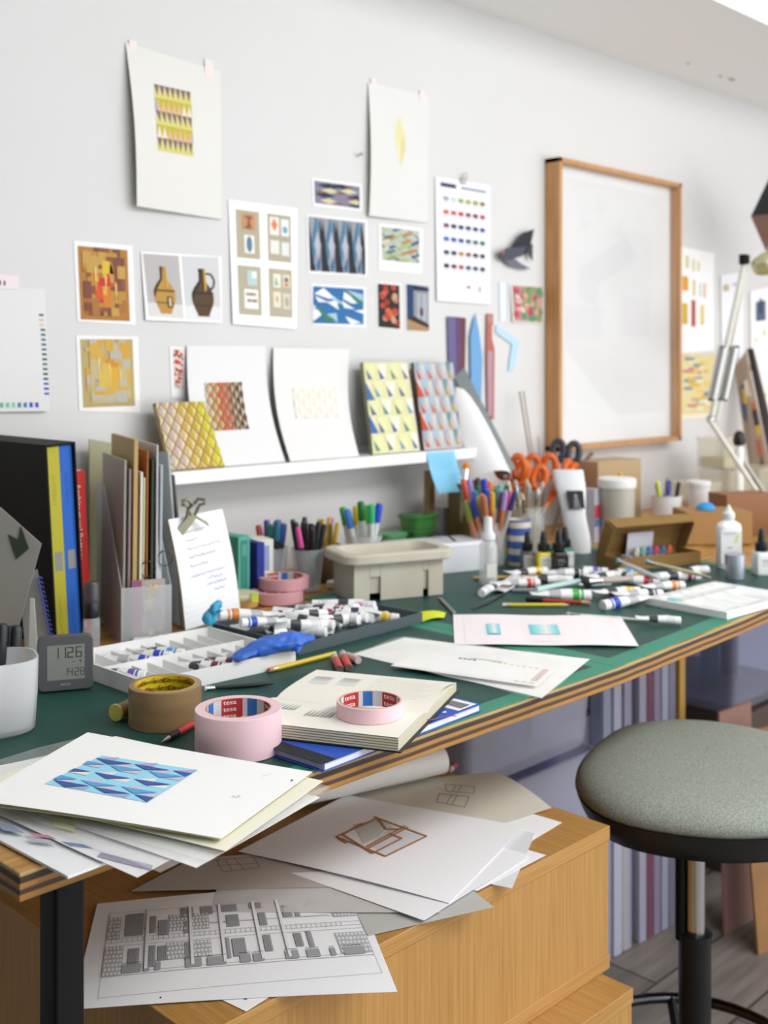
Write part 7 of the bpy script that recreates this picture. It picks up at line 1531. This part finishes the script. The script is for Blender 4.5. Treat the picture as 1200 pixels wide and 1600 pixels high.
# ================================================================ lamp arm, clear boxes and ornament at the far right
lx = V((3.16, 1.50, DZ)); WM = mat('cream_lamp_metal', 'dcdcd2', .35)
elb = dp(1111, 655, 3.30); top_ = dp(1163, 412, 3.30); bas = dp(1192, 792, 3.30); bas.z = DZ+.001
t = thing('desk_lamp', 'cream balanced arm desk lamp with springs, at the right edge', 'lamp', bas)
def lk(name, pts, r, m, **k):
    b = BM(); tube(b, pts, r, 10); return wk(name, b, m, t, smooth=50)
b = BM(); lathe(b, [(.085, 0), (.09, .004), (.09, .016), (.03, .024), (.014, .04), (.014, .075)], 32, c=bas); wk('base', b, WM, t, smooth=40)
bp = bas+V((0, 0, .075)); dn = (elb-bp)
lk('lower_arm', [bp+V((-.01, 0, 0)), elb+V((-.01, 0, 0))], .0075, WM); lk('lower_arm', [bp+V((.018, 0, .01)), bp+dn*.45+V((.03, 0, .0))], .006, STEEL)
dn = top_-elb; sd = V((sA, -cA, 0))*.018
lk('upper_arm', [elb, top_], .0085, WM); lk('upper_arm', [elb+sd, top_+sd*.6], .0055, WM)
for k, s_ in ((-.5, 'a'), (1.3, 'b')): lk('spring', [elb+dn*.13+sd*k, elb+dn*.46+sd*k], .014, STEEL)
for s_ in (.13, .46): lk('spring_cap', [elb+dn*s_-sd*1.1, elb+dn*s_+sd*2.0], .006, BLACKP)
b = BM(); box(b, top_+V((0, 0, .012)), (.03, .02, .03)); wk('joint', b, BLACKM, t, bevel=.002); b = BM(); bmesh.ops.create_uvsphere(b, u_segments=12, v_segments=8, radius=.014, matrix=M4.Translation(elb)); wk('elbow', b, STEEL, t, smooth=60)
hd = dp(1176, 420, 3.30); hd2 = dp(1216, 405, 3.30); b = BM(); Q = frame_to(hd, hd2); L = (hd2-hd).length
lathe(b, [(.001, 0), (.020, .004), (.028, .018), (.034, L*.5), (.034, L*.7), (.055, L), (.085, L+.06), (.083, L+.06), (.052, L), (.001, L*.9)], 28, M=Q); wk('lamp_head', b, noisy('olive_brass', 'b7b183', 'd2cfa8', nscale=10, rough=.25, metal=.6), t, smooth=40)
# ornament
oc = dp(1215, 338, 3.75); rO = .125; t = thing('faceted_pendant', 'black and copper faceted pendant shade with a yellow edge, cut by the right edge', 'pendant', oc)
side = V((sA, -cA, 0)); fw = V((cA, sA, 0)); pts = dict(l=-side*.089, r=side*.12, f=-fw*.12, b=fw*.12, t=V((0, 0, .185)), d=V((0, 0, -.205)))
for nm, top1, m_ in (('upper_shell', 't', mat('matt_black', '15171c', .5)), ('lower_shell', 'd', mat('copper_brown', '8a6a5c', .4))):
    b = BM(); v = {k: b.verts.new(p) for k, p in pts.items() if k in 'lrfb' or k == top1}
    for a_, c_ in (('l', 'f'), ('f', 'r'), ('r', 'b'), ('b', 'l')): b.faces.new((v[a_], v[c_], v[top1]))
    o = obj(nm, b, m_, t); sm = o.modifiers.new('s', 'SOLIDIFY'); sm.thickness = .003
b = BM(); tube(b, [pts['f']*1.02, pts['t']*1.0], .003, 6); tube(b, [pts['f']*1.02, pts['d']*1.0], .003, 6); obj('edge_strip', b, mat('yellow_edge', 'b8b02c', .4), t)
b = BM(); tube(b, [pts['t'], V((0, 0, 2.3195-oc.z))], .002, 6) ; obj('cord', b, BLACKP, t)
# leaning canvas at right edge and small camera like thing
def blocks(b, n):
    S = quadS(dp(1150, 575, 4.055), dp(1166, 560, 4.055), dp(1210, 770, 3.925), dp(1180, 770, 3.925)); a = Art(2.5); q_ = random.Random(2)
    for i in range(14): u, v = q_.random()*.7, q_.random()*.9; a.rect(u, v, u+.3, v+.12, q_.choice(('c8a83c', '3c5478', 'b8644a', 'd8d0c4', '2c3038', 'c06a7c', '6a4a38')), 2+i % 5)
    a.emit(b, S, .0008)
P_ = [dp(1168, 548, 3.95), dp(1200, 545, 3.9), dp(1250, 800, 3.75), dp(1180, 800, 3.75)]
upoly('canvas', 'dark edged painting leaning diagonally at the right edge', 'painting', [(1167, 545, 3.95), (1174, 544, 3.94), (1232, 782, 3.8), (1216, 782, 3.8)], '3a302c', .02, extra=None)
upoly('canvas', 'paler abstract board with ochre and blue blocks beside the dark edged painting', 'painting', [(1147, 575, 4.06), (1166, 547, 4.06), (1214, 782, 3.92), (1178, 782, 3.92)], 'a08d7a', .01, extra=blocks)
pp_ = dp(1155, 690, 3.5); t = thing('hand_lens', 'small black topped white gadget behind the lower lamp arm', 'gadget', V((pp_.x, pp_.y, DZ+.001)))
b = BM(); lathe(b, [(.013, .0), (.013, .20), (.010, .215)], 20); obj('stem', b, WHITEP, t, smooth=40); b = BM(); lathe(b, [(.016, .2155), (.020, .230), (.016, .25), (.008, .26)], 20); obj('top', b, BLACKP, t, smooth=40)
CB = clear('yellowish_clear_plastic', 'e4e0cc', .45, .2)
def cbox(label, x, y, z, s, fill=None):
    t = thing('clear_box', label, 'storage box', (x, y, z), -.1); b = BM()
    loft(b, [[V((a, c, zz_)) for a, c in rrect(s[0]*k, s[1]*k, .012)] for k, zz_ in ((.94, 0), (1, .004), (1, s[2]*.86), (1.03, s[2]*.87), (1.03, s[2])) ]); obj('tub', b, CB, t, smooth=40)
    if fill: b = BM(); box(b, (0, 0, s[2]*.2), (s[0]*.8, s[1]*.8, s[2]*.3)); obj('contents', b, mat('fill_'+fill, fill, .7), t)
cbox('clear box with red contents on the wooden worktop behind the glue bottle', 3.20, 1.80, DZ+.001, (.13, .12, .10), 'a8483c')
cbox('lower clear box of pale contents, middle of the far row', 3.36, 1.78, DZ+.001, (.13, .12, .13), 'd8cf9c'); cbox('upper clear box stacked on the middle one of the far row', 3.37, 1.80, DZ+.133, (.12, .11, .10), 'd4c8a0')
cbox('clear box at the right end of the far row, behind the lamp arm', 3.52, 1.76, DZ+.001, (.13, .12, .13), 'e4e4e0')
solid('carton', 'pale blue and white carton at the right edge behind the lamp', 'box', V((3.42, 1.52, DZ+.001)), (.10, .10, .14), -.6, 'e2e8ea', Art(1.3).rect(.1, .05, .9, .4, 'b4dce0'))
solid('book', 'thick white block of paper at the right edge, behind the dropper bottle', 'paper', V((2.90, 1.30, DZ+.001)), (.12, .10, .06), -.75, 'dfe2de')
# ================================================================ light
w = bpy.data.worlds.new('sky'); bpy.context.scene.world = w; w.use_nodes = True
bg = w.node_tree.nodes['Background']; bg.inputs[0].default_value = (.96, .98, 1.0, 1); bg.inputs[1].default_value = 1.35
def area(name, loc, tgt, sx, sy_, e, col=(1, 1, 1)):
    l = bpy.data.lights.new(name, 'AREA'); l.shape = 'RECTANGLE'; l.size = sx; l.size_y = sy_; l.energy = e; l.color = col
    o = bpy.data.objects.new(name, l); C.objects.link(o); o.location = loc; o.rotation_euler = (V(tgt)-V(loc)).to_track_quat('-Z', 'Y').to_euler()
area('window_right', (4.2, -2.6, 1.25), (1.5, 1.3, .9), 3.4, 2.3, 36)
area('skylight', (1.9, -.35, 2.66), (1.75, .7, .9), 3.0, 1.1, 70)
sc = bpy.context.scene
sc.view_settings.view_transform = 'Standard'; sc.view_settings.look = 'None'; sc.view_settings.gamma = 1; sc.view_settings.exposure = .22; sc.view_settings.use_curve_mapping = False
sc.cycles.max_bounces = 10; sc.cycles.transparent_max_bounces = 24
for me in list(bpy.data.meshes):
    if me.users == 0: bpy.data.meshes.remove(me)
